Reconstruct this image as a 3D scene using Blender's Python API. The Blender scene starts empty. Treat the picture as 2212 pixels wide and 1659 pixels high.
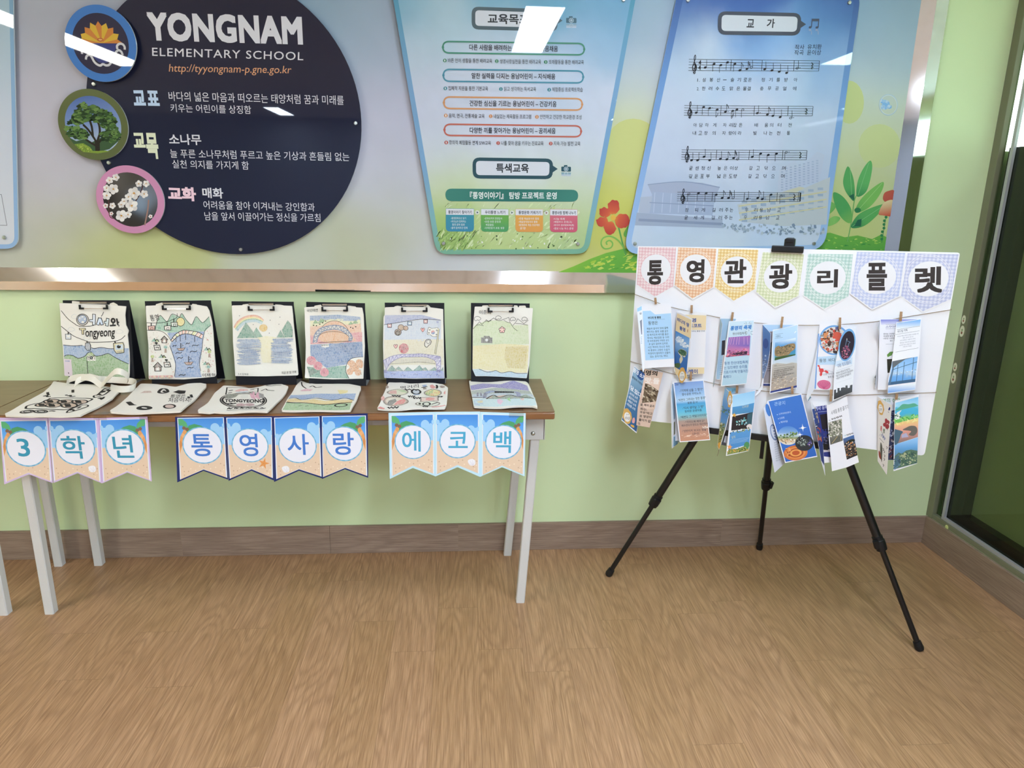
import bpy, bmesh, math, random
from math import sin, cos, tan, pi, radians, hypot, sqrt
from mathutils import Vector, Matrix
from mathutils.geometry import tessellate_polygon
from mathutils import noise as mnoise

SC = bpy.context.scene
COL = SC.collection
# ------------------------------------------------------------------ camera
F_PX, W_PX, H_PX = 1499.18, 2212.0, 1659.0
CAM_Z = 1.40
YAW, PITCH, ROLL = 0.0677060, 0.2592220, -0.0137874
_f = Vector((sin(YAW)*cos(PITCH), cos(YAW)*cos(PITCH), -sin(PITCH)))
_r = Vector((cos(YAW), -sin(YAW), 0)); _d = _f.cross(_r)
CR = _r*cos(ROLL) + _d*sin(ROLL)
CD = -_r*sin(ROLL) + _d*cos(ROLL)
CF = _f
EYE = Vector((0, 0, CAM_Z))
cam = bpy.data.cameras.new('camera'); cam.sensor_fit = 'HORIZONTAL'; cam.sensor_width = 36.0
cam.lens = F_PX / W_PX * 36.0; cam.clip_start = 0.05; cam.clip_end = 60
camo = bpy.data.objects.new('camera', cam); COL.objects.link(camo)
m = Matrix.Identity(4)
for i in range(3):
    m[i][0] = CR[i]; m[i][1] = -CD[i]; m[i][2] = -CF[i]; m[i][3] = EYE[i]
camo.matrix_world = m
SC.camera = camo
# ------------------------------------------------------------------ light and exposure
SC.view_settings.view_transform = 'Standard'; SC.view_settings.look = 'None'
SC.view_settings.exposure = 1.86; SC.view_settings.gamma = 1.0
SC.view_settings.use_curve_mapping = False
world = bpy.data.worlds.new('daylight'); SC.world = world; world.use_nodes = True
bg = world.node_tree.nodes['Background']
bg.inputs[0].default_value = (0.80, 0.92, 1.0, 1); bg.inputs[1].default_value = 2.8
LAMP_STRENGTH = 13.0
LAMP_COLOR = (0.86, 1.0, 1.17)
SC.cycles.max_bounces = 8; SC.cycles.diffuse_bounces = 5; SC.cycles.glossy_bounces = 4
SC.cycles.transparent_max_bounces = 8; SC.cycles.transmission_bounces = 4
SC.cycles.sample_clamp_indirect = 4.0
SC.cycles.caustics_reflective = False; SC.cycles.caustics_refractive = False

# ------------------------------------------------------------------ measuring: a pixel of the 2212 x 1659 photograph -> a point on a real plane
def ray(x, y):
    return CR*((x-W_PX/2)/F_PX) + CD*((y-H_PX/2)/F_PX) + CF
def on(x, y, O, N):
    d = ray(x, y); return EYE + d*((O-EYE).dot(N)/d.dot(N))
def on_y(x, y, Y): return on(x, y, Vector((0, Y, 0)), Vector((0, 1, 0)))
def on_z(x, y, Z): return on(x, y, Vector((0, 0, Z)), Vector((0, 0, 1)))
def on_x(x, y, X): return on(x, y, Vector((X, 0, 0)), Vector((1, 0, 0)))
def to_px(P):
    q = P-EYE; c = q.dot(CF); return F_PX*q.dot(CR)/c+W_PX/2, F_PX*q.dot(CD)/c+H_PX/2

WALL = 2.603          # inner face of the back wall
XW = 1.960            # inner face of the right wall
TT = 0.735            # table top height
TY = 2.145            # table front edge

# ------------------------------------------------------------------ colours
def lin(v): return v/12.92 if v <= .04045 else ((v+.055)/1.055)**2.4
GAIN = 1.16
def C(h, a=1.0, g=None):
    """colour of ink, paint or paper from its hex value; a<1 lets the cloth grain break it up like crayon"""
    if not isinstance(h, str): return h
    h = h.lstrip('#'); g = GAIN if g is None else g
    return tuple(min(.93, lin(int(h[i:i+2], 16)/255)*g) for i in (0, 2, 4)) + (a,)
def K(h): return C(h, 0.0, 1.06)      # crayon / felt pen rubbed onto cloth
def mixc(a, b, t): return tuple(x+(y-x)*t for x, y in zip(a, b))

# ------------------------------------------------------------------ materials
def mat(name, color=None, rough=.5, metal=0, spec=.5, coat=0, coat_rough=.03):
    m = bpy.data.materials.new(name); m.use_nodes = True
    b = m.node_tree.nodes['Principled BSDF']
    if color is not None: b.inputs['Base Color'].default_value = C(color)[:3]+(1,)
    b.inputs['Roughness'].default_value = rough; b.inputs['Metallic'].default_value = metal
    b.inputs['Specular IOR Level'].default_value = spec
    b.inputs['Coat Weight'].default_value = coat; b.inputs['Coat Roughness'].default_value = coat_rough
    return m
class NT:
    def __init__(s, m): s.m = m; s.t = m.node_tree; s.b = s.t.nodes['Principled BSDF']
    def n(s, typ, **kw):
        x = s.t.nodes.new(typ)
        for k, v in kw.items(): setattr(x, k, v)
        return x
    def put(s, sock, v):
        if hasattr(v, 'is_linked') or hasattr(v, 'links'): s.t.links.new(v, sock)
        else: sock.default_value = v
    def math(s, op, a, b=0, c=None):
        x = s.n('ShaderNodeMath', operation=op); s.put(x.inputs[0], a); s.put(x.inputs[1], b)
        if c is not None: s.put(x.inputs[2], c)
        return x.outputs[0]
    def comb(s, a, b, c):
        x = s.n('ShaderNodeCombineXYZ')
        for i, v in enumerate((a, b, c)): s.put(x.inputs[i], v)
        return x.outputs[0]
    def noise(s, vec, scale=5, detail=2, rough=.5, dist=0):
        x = s.n('ShaderNodeTexNoise'); s.put(x.inputs['Vector'], vec); x.inputs['Scale'].default_value = scale
        x.inputs['Detail'].default_value = detail; x.inputs['Roughness'].default_value = rough
        x.inputs['Distortion'].default_value = dist
        return x.outputs[0]
    def ramp(s, fac, stops):
        x = s.n('ShaderNodeValToRGB'); e = x.color_ramp.elements
        while len(e) < len(stops): e.new(.5)
        for i, (p, c) in enumerate(stops): e[i].position = p; e[i].color = C(c)[:3]+(1,)
        s.put(x.inputs[0], fac); return x.outputs[0]
    def mix(s, fac, a, b, mode='MIX'):
        x = s.n('ShaderNodeMix', data_type='RGBA', blend_type=mode); s.put(x.inputs[0], fac); s.put(x.inputs[6], a); s.put(x.inputs[7], b)
        return x.outputs[2]
    def bump(s, h, strength=.2, dist=.002):
        x = s.n('ShaderNodeBump'); x.inputs['Strength'].default_value = strength; x.inputs['Distance'].default_value = dist
        s.put(x.inputs['Height'], h); s.t.links.new(x.outputs[0], s.b.inputs['Normal'])
    def base(s, c): s.put(s.b.inputs['Base Color'], c)
    def xyz(s, which='Object'):
        tc = s.n('ShaderNodeTexCoord'); sp = s.n('ShaderNodeSeparateXYZ'); s.t.links.new(tc.outputs[which], sp.inputs[0])
        return tc.outputs[which], sp.outputs[0], sp.outputs[1], sp.outputs[2]

def col4(h): return C(h)[:3]+(1,)

def wood(name, plank_w, plank_l, light, mid, dark, axis='Y', seam=.0012, rough=.42, off=0.0, fine=1.0, figure=1.0, seamcol='#5e4630', var=.5, spec=.4, coat=0):
    """planks run along `axis`; every plank has its own tone and its own cathedral figure"""
    m = mat(name, mid, rough, spec=spec, coat=coat, coat_rough=.12); t = NT(m)
    vec, x, y, z = t.xyz()
    if axis == 'Y': a, b, c = x, y, z
    elif axis == 'YZ': a, b, c = z, y, x
    elif axis == 'X': a, b, c = t.math('ADD', z, y), x, y
    else: a, b, c = x, z, y
    a = t.math('SUBTRACT', a, off)
    u = t.math('DIVIDE', a, plank_w); row = t.math('FLOOR', u)
    wn = t.n('ShaderNodeTexWhiteNoise', noise_dimensions='1D'); t.put(wn.inputs['W'], row)
    v = t.math('ADD', t.math('DIVIDE', b, plank_l), t.math('MULTIPLY', wn.outputs['Value'], 7.31)); colm = t.math('FLOOR', v)
    wn2 = t.n('ShaderNodeTexWhiteNoise', noise_dimensions='2D'); t.put(wn2.inputs['Vector'], t.comb(row, colm, 0))
    r1 = wn2.outputs['Value']; offs = t.math('MULTIPLY', r1, 37.0)
    fu = t.math('SUBTRACT', u, row); fv = t.math('SUBTRACT', v, colm)
    # fine straight grain
    g1 = t.noise(t.comb(t.math('MULTIPLY', a, 380*fine), t.math('MULTIPLY', b, 9*fine), offs), 1, 3, .65)
    g2 = t.noise(t.comb(t.math('MULTIPLY', a, 90*fine), t.math('MULTIPLY', b, 2.2*fine), offs), 1, 4, .6, .6)
    # cathedral figure: contour lines of a stretched field
    fld = t.noise(t.comb(t.math('MULTIPLY', a, 7*fine), t.math('MULTIPLY', b, 1.25*fine), offs), 1, 1, .4, .15)
    wob = t.math('MULTIPLY', g2, .05)
    s1 = t.math('SINE', t.math('MULTIPLY', t.math('ADD', fld, wob), 105*figure))
    s1 = t.math('POWER', t.math('MULTIPLY_ADD', s1, .5, .5), 2.2)
    f = t.math('ADD', t.math('MULTIPLY', g1, .68), t.math('MULTIPLY', g2, .32))
    colr = t.ramp(f, [(.25, dark), (.46, mid), (.70, light)])
    colr = t.mix(t.math('MULTIPLY', t.math('MULTIPLY', s1, t.math('MULTIPLY_ADD', g2, 1.6, -.35)), .55), colr, col4(dark))
    tone = t.math('MULTIPLY_ADD', r1, .16*var, 1-.08*var)
    colr = t.mix(1.0, colr, t.comb(tone, tone, t.math('MULTIPLY', tone, tone)), 'MULTIPLY')
    if seam:
        e1 = t.math('MULTIPLY', t.math('MINIMUM', fu, t.math('SUBTRACT', 1, fu)), plank_w)
        e2 = t.math('MULTIPLY', t.math('MINIMUM', fv, t.math('SUBTRACT', 1, fv)), plank_l)
        s = t.math('LESS_THAN', t.math('MINIMUM', e1, e2), seam/2)
        colr = t.mix(t.math('MULTIPLY', s, .55), colr, col4(seamcol))
    t.base(colr)
    t.bump(t.math('ADD', g1, t.math('MULTIPLY', s1, .4)), .12, .0006)
    return m

def paint(name, c1, c2, rough=.55, bump=.12, scale=60, spec=.35):
    m = mat(name, c1, rough, spec=spec); t = NT(m); vec, x, y, z = t.xyz()
    n1 = t.noise(vec, 2.3, 3, .6); n2 = t.noise(vec, scale, 3, .6)
    t.base(t.mix(t.math('MULTIPLY', n1, .8), col4(c1), col4(c2)))
    t.bump(n2, bump, .002); return m

def printed(name, rough, coat=0, spec=.3, cloth=False):
    m = mat(name, '#ffffff', rough, spec=spec, coat=coat, coat_rough=.015); t = NT(m)
    at = t.n('ShaderNodeAttribute', attribute_name='Col')
    if cloth:
        vec, x, y, z = t.xyz()
        n1 = t.noise(t.comb(t.math('MULTIPLY', x, 520), t.math('MULTIPLY', y, 90), 0), 1, 3, .6, 1.2)
        n2 = t.noise(t.comb(t.math('MULTIPLY', x, 60), t.math('MULTIPLY', y, 330), 3), 1, 3, .6, 1.5)
        n = t.math('MULTIPLY_ADD', t.math('ADD', t.math('MULTIPLY', n1, 1.3), t.math('MULTIPLY', n2, .7)), 1.7, -1.3)
        n = t.math('MINIMUM', t.math('MAXIMUM', n, 0), .42)
        fac = t.math('MULTIPLY', n, t.math('SUBTRACT', 1, at.outputs['Alpha']))
        t.base(t.mix(fac, at.outputs['Color'], col4('#e6e1d8')))
        wv = t.noise(vec, 900, 2, .5); wv2 = t.noise(vec, 24, 3, .5)
        t.bump(t.math('ADD', t.math('MULTIPLY', wv, .15), wv2), .35, .003)
    else:
        t.put(t.b.inputs['Base Color'], at.outputs['Color'])
    return m

M = {}
M['paper'] = printed('printed_paper', .55)
M['acrylic'] = printed('acrylic_print', .5, coat=1.0, spec=.08)
M['cloth'] = printed('canvas_cloth', .95, spec=.1, cloth=True)
M['mural'] = printed('mural_print', .5)
M['wall'] = paint('green_wall_paint', '#cddcb0', '#c4d4a7', bump=.10)
M['farwall'] = paint('dim_hall_wall', '#6f7684', '#656c7a')  # the hall's dimness is put into this wall colour, keeping reflections dark
M['ceiling'] = paint('ceiling_tile', '#c6cbd8', '#cbc3bf', .9, .3, 25)
M['floor'] = wood('oak_plank_floor', .1405, .95, '#bd9773', '#9d7957', '#6f5038', 'Y', off=1.02-.1405*40, rough=.36)
M['skirt'] = wood('dark_skirting_wood', .6, 1.1, '#a38e7d', '#897465', '#655347', 'X', seam=.0, fine=1.1, figure=.5, rough=.5, var=.3)
M['skirt_r'] = wood('dark_skirting_wood_side', .6, 1.1, '#a38e7d', '#897465', '#655347', 'YZ', seam=.0, fine=1.1, figure=.4, rough=.5, var=.3)
M['steel'] = mat('polished_steel', '#e8e4e2', .06, 1.0)
M['screw'] = mat('brushed_steel', '#b9bab5', .28, 1.0)
M['chrome'] = mat('chrome', '#d8d2cc', .18, 1.0)
M['black'] = mat('black_plastic', '#141416', .42, spec=.4)
M['blackmetal'] = mat('black_anodised_tube', '#101012', .3, spec=.5)
M['blackboard'] = mat('black_board_cover', '#17181e', .6, spec=.3)
M['legpaint'] = paint('grey_leg_enamel', '#c6c4c1', '#bcbab8', .45, .25, 300)
M['tabletop'] = wood('walnut_laminate', .9, 2.2, '#8a6c4f', '#7a5c41', '#634830', 'X', seam=0, fine=1.0, figure=.35, rough=.3, var=.3, spec=.5)
M['tabledge'] = wood('walnut_edge', .9, 2.2, '#8d6440', '#7d5433', '#684326', 'X', seam=0, fine=.8, figure=.3, rough=.22, var=.3, spec=.6)
M['foam'] = mat('white_foam_board', '#dcdce0', .6)
M['twine'] = mat('jute_twine', '#8b7a63', .9)
M['peg'] = wood('clothespin_wood', .5, .5, '#b0906f', '#9c7d5f', '#7f634a', 'Z', seam=0, fine=3, figure=.3, rough=.7)
M['canvas'] = paint('natural_canvas', '#e2dcd0', '#d8d1c4', .95, .5, 400, .1)
M['frame'] = paint('taupe_frame_paint', '#77775f', '#6c6c56', .5, .15, 80)
M['bronze'] = mat('dark_bronze_aluminium', '#3a3b38', .22, .6, .5)
M['bead'] = mat('silver_glazing_bead', '#a9a9ab', .4, .3)
M['olive'] = paint('olive_dim_wall', '#a3a27c', '#989873', .8)

def glass_mat(name, tint, rough=.02):
    m = bpy.data.materials.new(name); m.use_nodes = True; t = m.node_tree; t.nodes.clear()
    o = t.nodes.new('ShaderNodeOutputMaterial'); mx = t.nodes.new('ShaderNodeMixShader'); tr = t.nodes.new('ShaderNodeBsdfTransparent')
    gl = t.nodes.new('ShaderNodeBsdfGlossy'); fr = t.nodes.new('ShaderNodeFresnel'); fr.inputs[0].default_value = 1.5
    tr.inputs[0].default_value = tint; gl.inputs['Roughness'].default_value = rough
    ge = t.nodes.new('ShaderNodeNewGeometry'); mu = t.nodes.new('ShaderNodeMath'); mu.operation = 'MULTIPLY'; inv = t.nodes.new('ShaderNodeMath'); inv.operation = 'SUBTRACT'; inv.inputs[0].default_value = 1.0
    t.links.new(ge.outputs['Backfacing'], inv.inputs[1]); t.links.new(fr.outputs[0], mu.inputs[0]); t.links.new(inv.outputs[0], mu.inputs[1]); t.links.new(mu.outputs[0], mx.inputs[0]); t.links.new(tr.outputs[0], mx.inputs[1]); t.links.new(gl.outputs[0], mx.inputs[2]); t.links.new(mx.outputs[0], o.inputs[0])
    return m
M['glass'] = glass_mat('tinted_window_glass', (.72, .78, .68, 1))
M['tape'] = glass_mat('clear_tape', (.93, .92, .90, 1), .12)
M['clearglass'] = glass_mat('clear_window_glass', (.9, .95, .95, 1))
def lamp_mat(name='lit_diffuser', color=LAMP_COLOR):
    m = bpy.data.materials.new(name); m.use_nodes = True; t = m.node_tree; t.nodes.clear()
    o = t.nodes.new('ShaderNodeOutputMaterial'); e = t.nodes.new('ShaderNodeEmission')
    e.inputs[0].default_value = color+(1,); e.inputs[1].default_value = LAMP_STRENGTH
    t.links.new(e.outputs[0], o.inputs[0]); return m
M['lamp'] = lamp_mat(); M['lamp_warm'] = lamp_mat('lit_diffuser_warm', (1.0, .98, .90))

# ------------------------------------------------------------------ objects
def tag(o, label=None, cat=None, group=None, kind=None):
    for k, v in (('label', label), ('category', cat), ('group', group), ('kind', kind)):
        if v: o[k] = v
    return o
def thing(name, loc, label, cat, group=None):
    o = bpy.data.objects.new(name, None); COL.objects.link(o); o.location = loc; o.empty_display_size = .05
    return tag(o, label, cat, group)
def place(o, parent, Mw):
    COL.objects.link(o)
    if parent is not None:
        o.parent = parent
        p = parent; inv = Matrix.Identity(4)
        chain = []
        while p is not None: chain.append(p.matrix_basis.copy()); p = p.parent
        W = Matrix.Identity(4)
        for b in reversed(chain): W = W @ b
        o.matrix_basis = W.inverted() @ Mw
    else: o.matrix_basis = Mw
    return o
def obj(name, bm, mats, parent=None, origin=None, smooth=False):
    """bm holds world coordinates; origin becomes the object's own origin"""
    if origin is None:
        if parent is None or parent.type != 'EMPTY':
            vs = [v.co for v in bm.verts]
            origin = Vector(((min(v.x for v in vs)+max(v.x for v in vs))/2, (min(v.y for v in vs)+max(v.y for v in vs))/2, min(v.z for v in vs)))
        else: origin = Vector(parent.location)
    origin = Vector(origin)
    bmesh.ops.recalc_face_normals(bm, faces=bm.faces)
    for v in bm.verts: v.co -= origin
    me = bpy.data.meshes.new(name); bm.to_mesh(me); bm.free()
    for x in (mats if isinstance(mats, (list, tuple)) else [mats]): me.materials.append(x)
    if smooth:
        for p in me.polygons: p.use_smooth = True
        try: me.set_sharp_from_angle(angle=radians(40))
        except Exception: pass
    o = bpy.data.objects.new(name, me)
    return place(o, parent, Matrix.Translation(origin))
def structure(name, bm, mats, parent=None):
    o = obj(name, bm, mats, parent, origin=(0, 0, 0))
    if parent is None: o['kind'] = 'structure'
    return o
def bm_box(a, b, bevel=0, bm=None, seg=2):
    own = bm is None
    bm = bm or bmesh.new()
    x0, y0, z0 = a; x1, y1, z1 = b
    vs = [bm.verts.new(p) for p in ((x0,y0,z0),(x1,y0,z0),(x1,y1,z0),(x0,y1,z0),(x0,y0,z1),(x1,y0,z1),(x1,y1,z1),(x0,y1,z1))]
    fs = [bm.faces.new([vs[i] for i in q]) for q in ((3,2,1,0),(4,5,6,7),(0,1,5,4),(1,2,6,5),(2,3,7,6),(3,0,4,7))]
    if bevel:
        es = list({e for f in fs for e in f.edges})
        bmesh.ops.bevel(bm, geom=es, offset=bevel, segments=seg, profile=.6, affect='EDGES')
    return bm
def basis(d, up=Vector((0, 0, 1))):
    d = d.normalized()
    if abs(d.dot(up)) > .98: up = Vector((0, 1, 0))
    a = d.cross(up).normalized(); b = a.cross(d).normalized(); return a, b
def bm_prism(p, q, prof, bm=None, up=Vector((0, 0, 1)), prof2=None):
    """sweep a closed 2D profile from p to q"""
    bm = bm or bmesh.new(); p = Vector(p); q = Vector(q); a, b = basis(q-p, up)
    r0 = [bm.verts.new(p+a*u+b*v) for u, v in prof]; r1 = [bm.verts.new(q+a*u+b*v) for u, v in (prof2 or prof)]
    n = len(prof)
    for i in range(n): bm.faces.new((r0[i], r0[(i+1) % n], r1[(i+1) % n], r1[i]))
    bm.faces.new(list(reversed(r0))); bm.faces.new(r1); return bm
def circ(r, n=16, rx=None): return [((rx or r)*cos(2*pi*i/n), r*sin(2*pi*i/n)) for i in range(n)]
def rect(w, d, c=0):
    w, d = w/2, d/2
    if not c: return [(-w,-d),(w,-d),(w,d),(-w,d)]
    return [(-w+c,-d),(w-c,-d),(w,-d+c),(w,d-c),(w-c,d),(-w+c,d),(-w,d-c),(-w,-d+c)]
def bm_tube(pts, r, n=8, bm=None, closed=False):
    bm = bm or bmesh.new(); pts = [Vector(p) for p in pts]; rings = []
    up = Vector((0.3, .2, 1)).normalized()
    for i, p in enumerate(pts):
        d = (pts[min(i+1, len(pts)-1)]-pts[max(i-1, 0)])
        a, b = basis(d, up); rr = r[i] if isinstance(r, (list, tuple)) else r
        rings.append([bm.verts.new(p+a*rr*cos(2*pi*k/n)+b*rr*sin(2*pi*k/n)) for k in range(n)])
    for i in range(len(rings)-1):
        for k in range(n): bm.faces.new((rings[i][k], rings[i][(k+1) % n], rings[i+1][(k+1) % n], rings[i+1][k]))
    bm.faces.new(list(reversed(rings[0]))); bm.faces.new(rings[-1]); return bm
def bm_strip(pts, width_vec, th_vec, bm=None):
    """a ribbon through pts: width along width_vec (one vector or one per point), thickness along th_vec"""
    bm = bm or bmesh.new(); rings = []
    for i, p in enumerate(pts):
        w = width_vec[i] if isinstance(width_vec, list) else width_vec
        t = th_vec[i] if isinstance(th_vec, list) else th_vec
        p = Vector(p); rings.append([bm.verts.new(p+a*w*.5+b*t*.5) for a, b in ((-1,-1),(1,-1),(1,1),(-1,1))])
    for i in range(len(rings)-1):
        for k in range(4): bm.faces.new((rings[i][k], rings[i][(k+1) % 4], rings[i+1][(k+1) % 4], rings[i+1][k]))
    bm.faces.new(list(reversed(rings[0]))); bm.faces.new(rings[-1]); return bm
def bm_lathe(p, q, prof, n=20, bm=None):
    """prof = [(distance along p->q in metres, radius)]"""
    bm = bm or bmesh.new(); p = Vector(p); d = (Vector(q)-p).normalized(); a, b = basis(d); rings = []
    for s, r in prof: rings.append([bm.verts.new(p+d*s+a*r*cos(2*pi*k/n)+b*r*sin(2*pi*k/n)) for k in range(n)])
    for i in range(len(rings)-1):
        for k in range(n): bm.faces.new((rings[i][k], rings[i][(k+1) % n], rings[i+1][(k+1) % n], rings[i+1][k]))
    bm.faces.new(list(reversed(rings[0]))); bm.faces.new(rings[-1]); return bm

# ------------------------------------------------------------------ text
_fc = {}
_curve = bpy.data.curves.new('lettering', 'FONT'); _curve.resolution_u = 3; _curve.size = 1
_tobj = bpy.data.objects.new('lettering', _curve)
def glyphs(s, res=3, spacing=1.0):
    key = (s, res, spacing)
    if key in _fc: return _fc[key]
    if _tobj.name not in COL.objects: COL.objects.link(_tobj)
    _curve.body = s; _curve.resolution_u = res; _curve.space_character = spacing
    bpy.context.view_layer.update()
    ev = _tobj.evaluated_get(bpy.context.evaluated_depsgraph_get()); me = ev.to_mesh()
    vs = [(v.co.x, v.co.y) for v in me.vertices]; fs = [tuple(p.vertices) for p in me.polygons]
    ev.to_mesh_clear()
    if not vs: vs, fs = [(0, 0), (1, 0), (0, 1)], []
    x0 = min(v[0] for v in vs); x1 = max(v[0] for v in vs); y0 = min(v[1] for v in vs); y1 = max(v[1] for v in vs)
    sx = max(x1-x0, 1e-6); sy = max(y1-y0, 1e-6)
    out = ([((x-x0)/sx, (y-y0)/sy) for x, y in vs], fs, sx, sy); _fc[key] = out; return out

# ------------------------------------------------------------------ drawing on real flat (or gently bent) sheets
EPS = 0.00008
def clip(poly, a, b, c):
    """keep the part of a convex polygon with a*u+b*v >= c"""
    out = []
    for i in range(len(poly)):
        p, q = poly[i], poly[(i+1) % len(poly)]
        dp = a*p[0]+b*p[1]-c; dq = a*q[0]+b*q[1]-c
        if dp >= 0: out.append(p)
        if (dp >= 0) != (dq >= 0):
            t = dp/(dp-dq); out.append((p[0]+(q[0]-p[0])*t, p[1]+(q[1]-p[1])*t))
    return out
def tess(poly):
    if len(poly) <= 3: return [poly]
    tri = tessellate_polygon([[Vector((x, y, 0)) for x, y in poly]])
    return [[poly[i] for i in t] for t in tri]
def smooth_path(pts, closed=False, n=6):
    out = []; L = len(pts)
    if L < 3: return list(pts)
    rng = range(L) if closed else range(L-1)
    for i in rng:
        p0 = pts[(i-1) % L] if closed or i > 0 else pts[i]; p1 = pts[i]; p2 = pts[(i+1) % L]
        p3 = pts[(i+2) % L] if closed or i+2 < L else p2
        for k in range(n):
            t = k/n; t2 = t*t; t3 = t2*t
            out.append(tuple(.5*((2*b)+(-a+c)*t+(2*a-5*b+4*c-d)*t2+(-a+3*b-3*c+d)*t3) for a, b, c, d in zip(p0, p1, p2, p3)))
    if not closed: out.append(tuple(pts[-1]))
    return out
def rpoly(pts, r, n=5):
    out = []; L = len(pts)
    for i in range(L):
        p0, p, p2 = pts[i-1], pts[i], pts[(i+1) % L]; rr = r[i] if isinstance(r, (list, tuple)) else r
        if rr <= 0: out.append(p); continue
        def tow(q):
            d = hypot(q[0]-p[0], q[1]-p[1]); k = min(rr/d, .5); return (p[0]+(q[0]-p[0])*k, p[1]+(q[1]-p[1])*k)
        a, b = tow(p0), tow(p2)
        for j in range(n+1):
            t = j/n; out.append(tuple((1-t)**2*x+2*t*(1-t)*y+t*t*z for x, y, z in zip(a, p, b)))
    return out
def ellpts(cx, cy, rx, ry=None, n=28, rot=0, a0=0, a1=2*pi):
    ry = rx if ry is None else ry; full = abs(a1-a0-2*pi) < 1e-6; N = n if full else n+1
    return [(cx+rx*cos(a)*cos(rot)-ry*sin(a)*sin(rot), cy+rx*cos(a)*sin(rot)+ry*sin(a)*cos(rot)) for a in (a0+(a1-a0)*i/n for i in range(N))]

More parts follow.
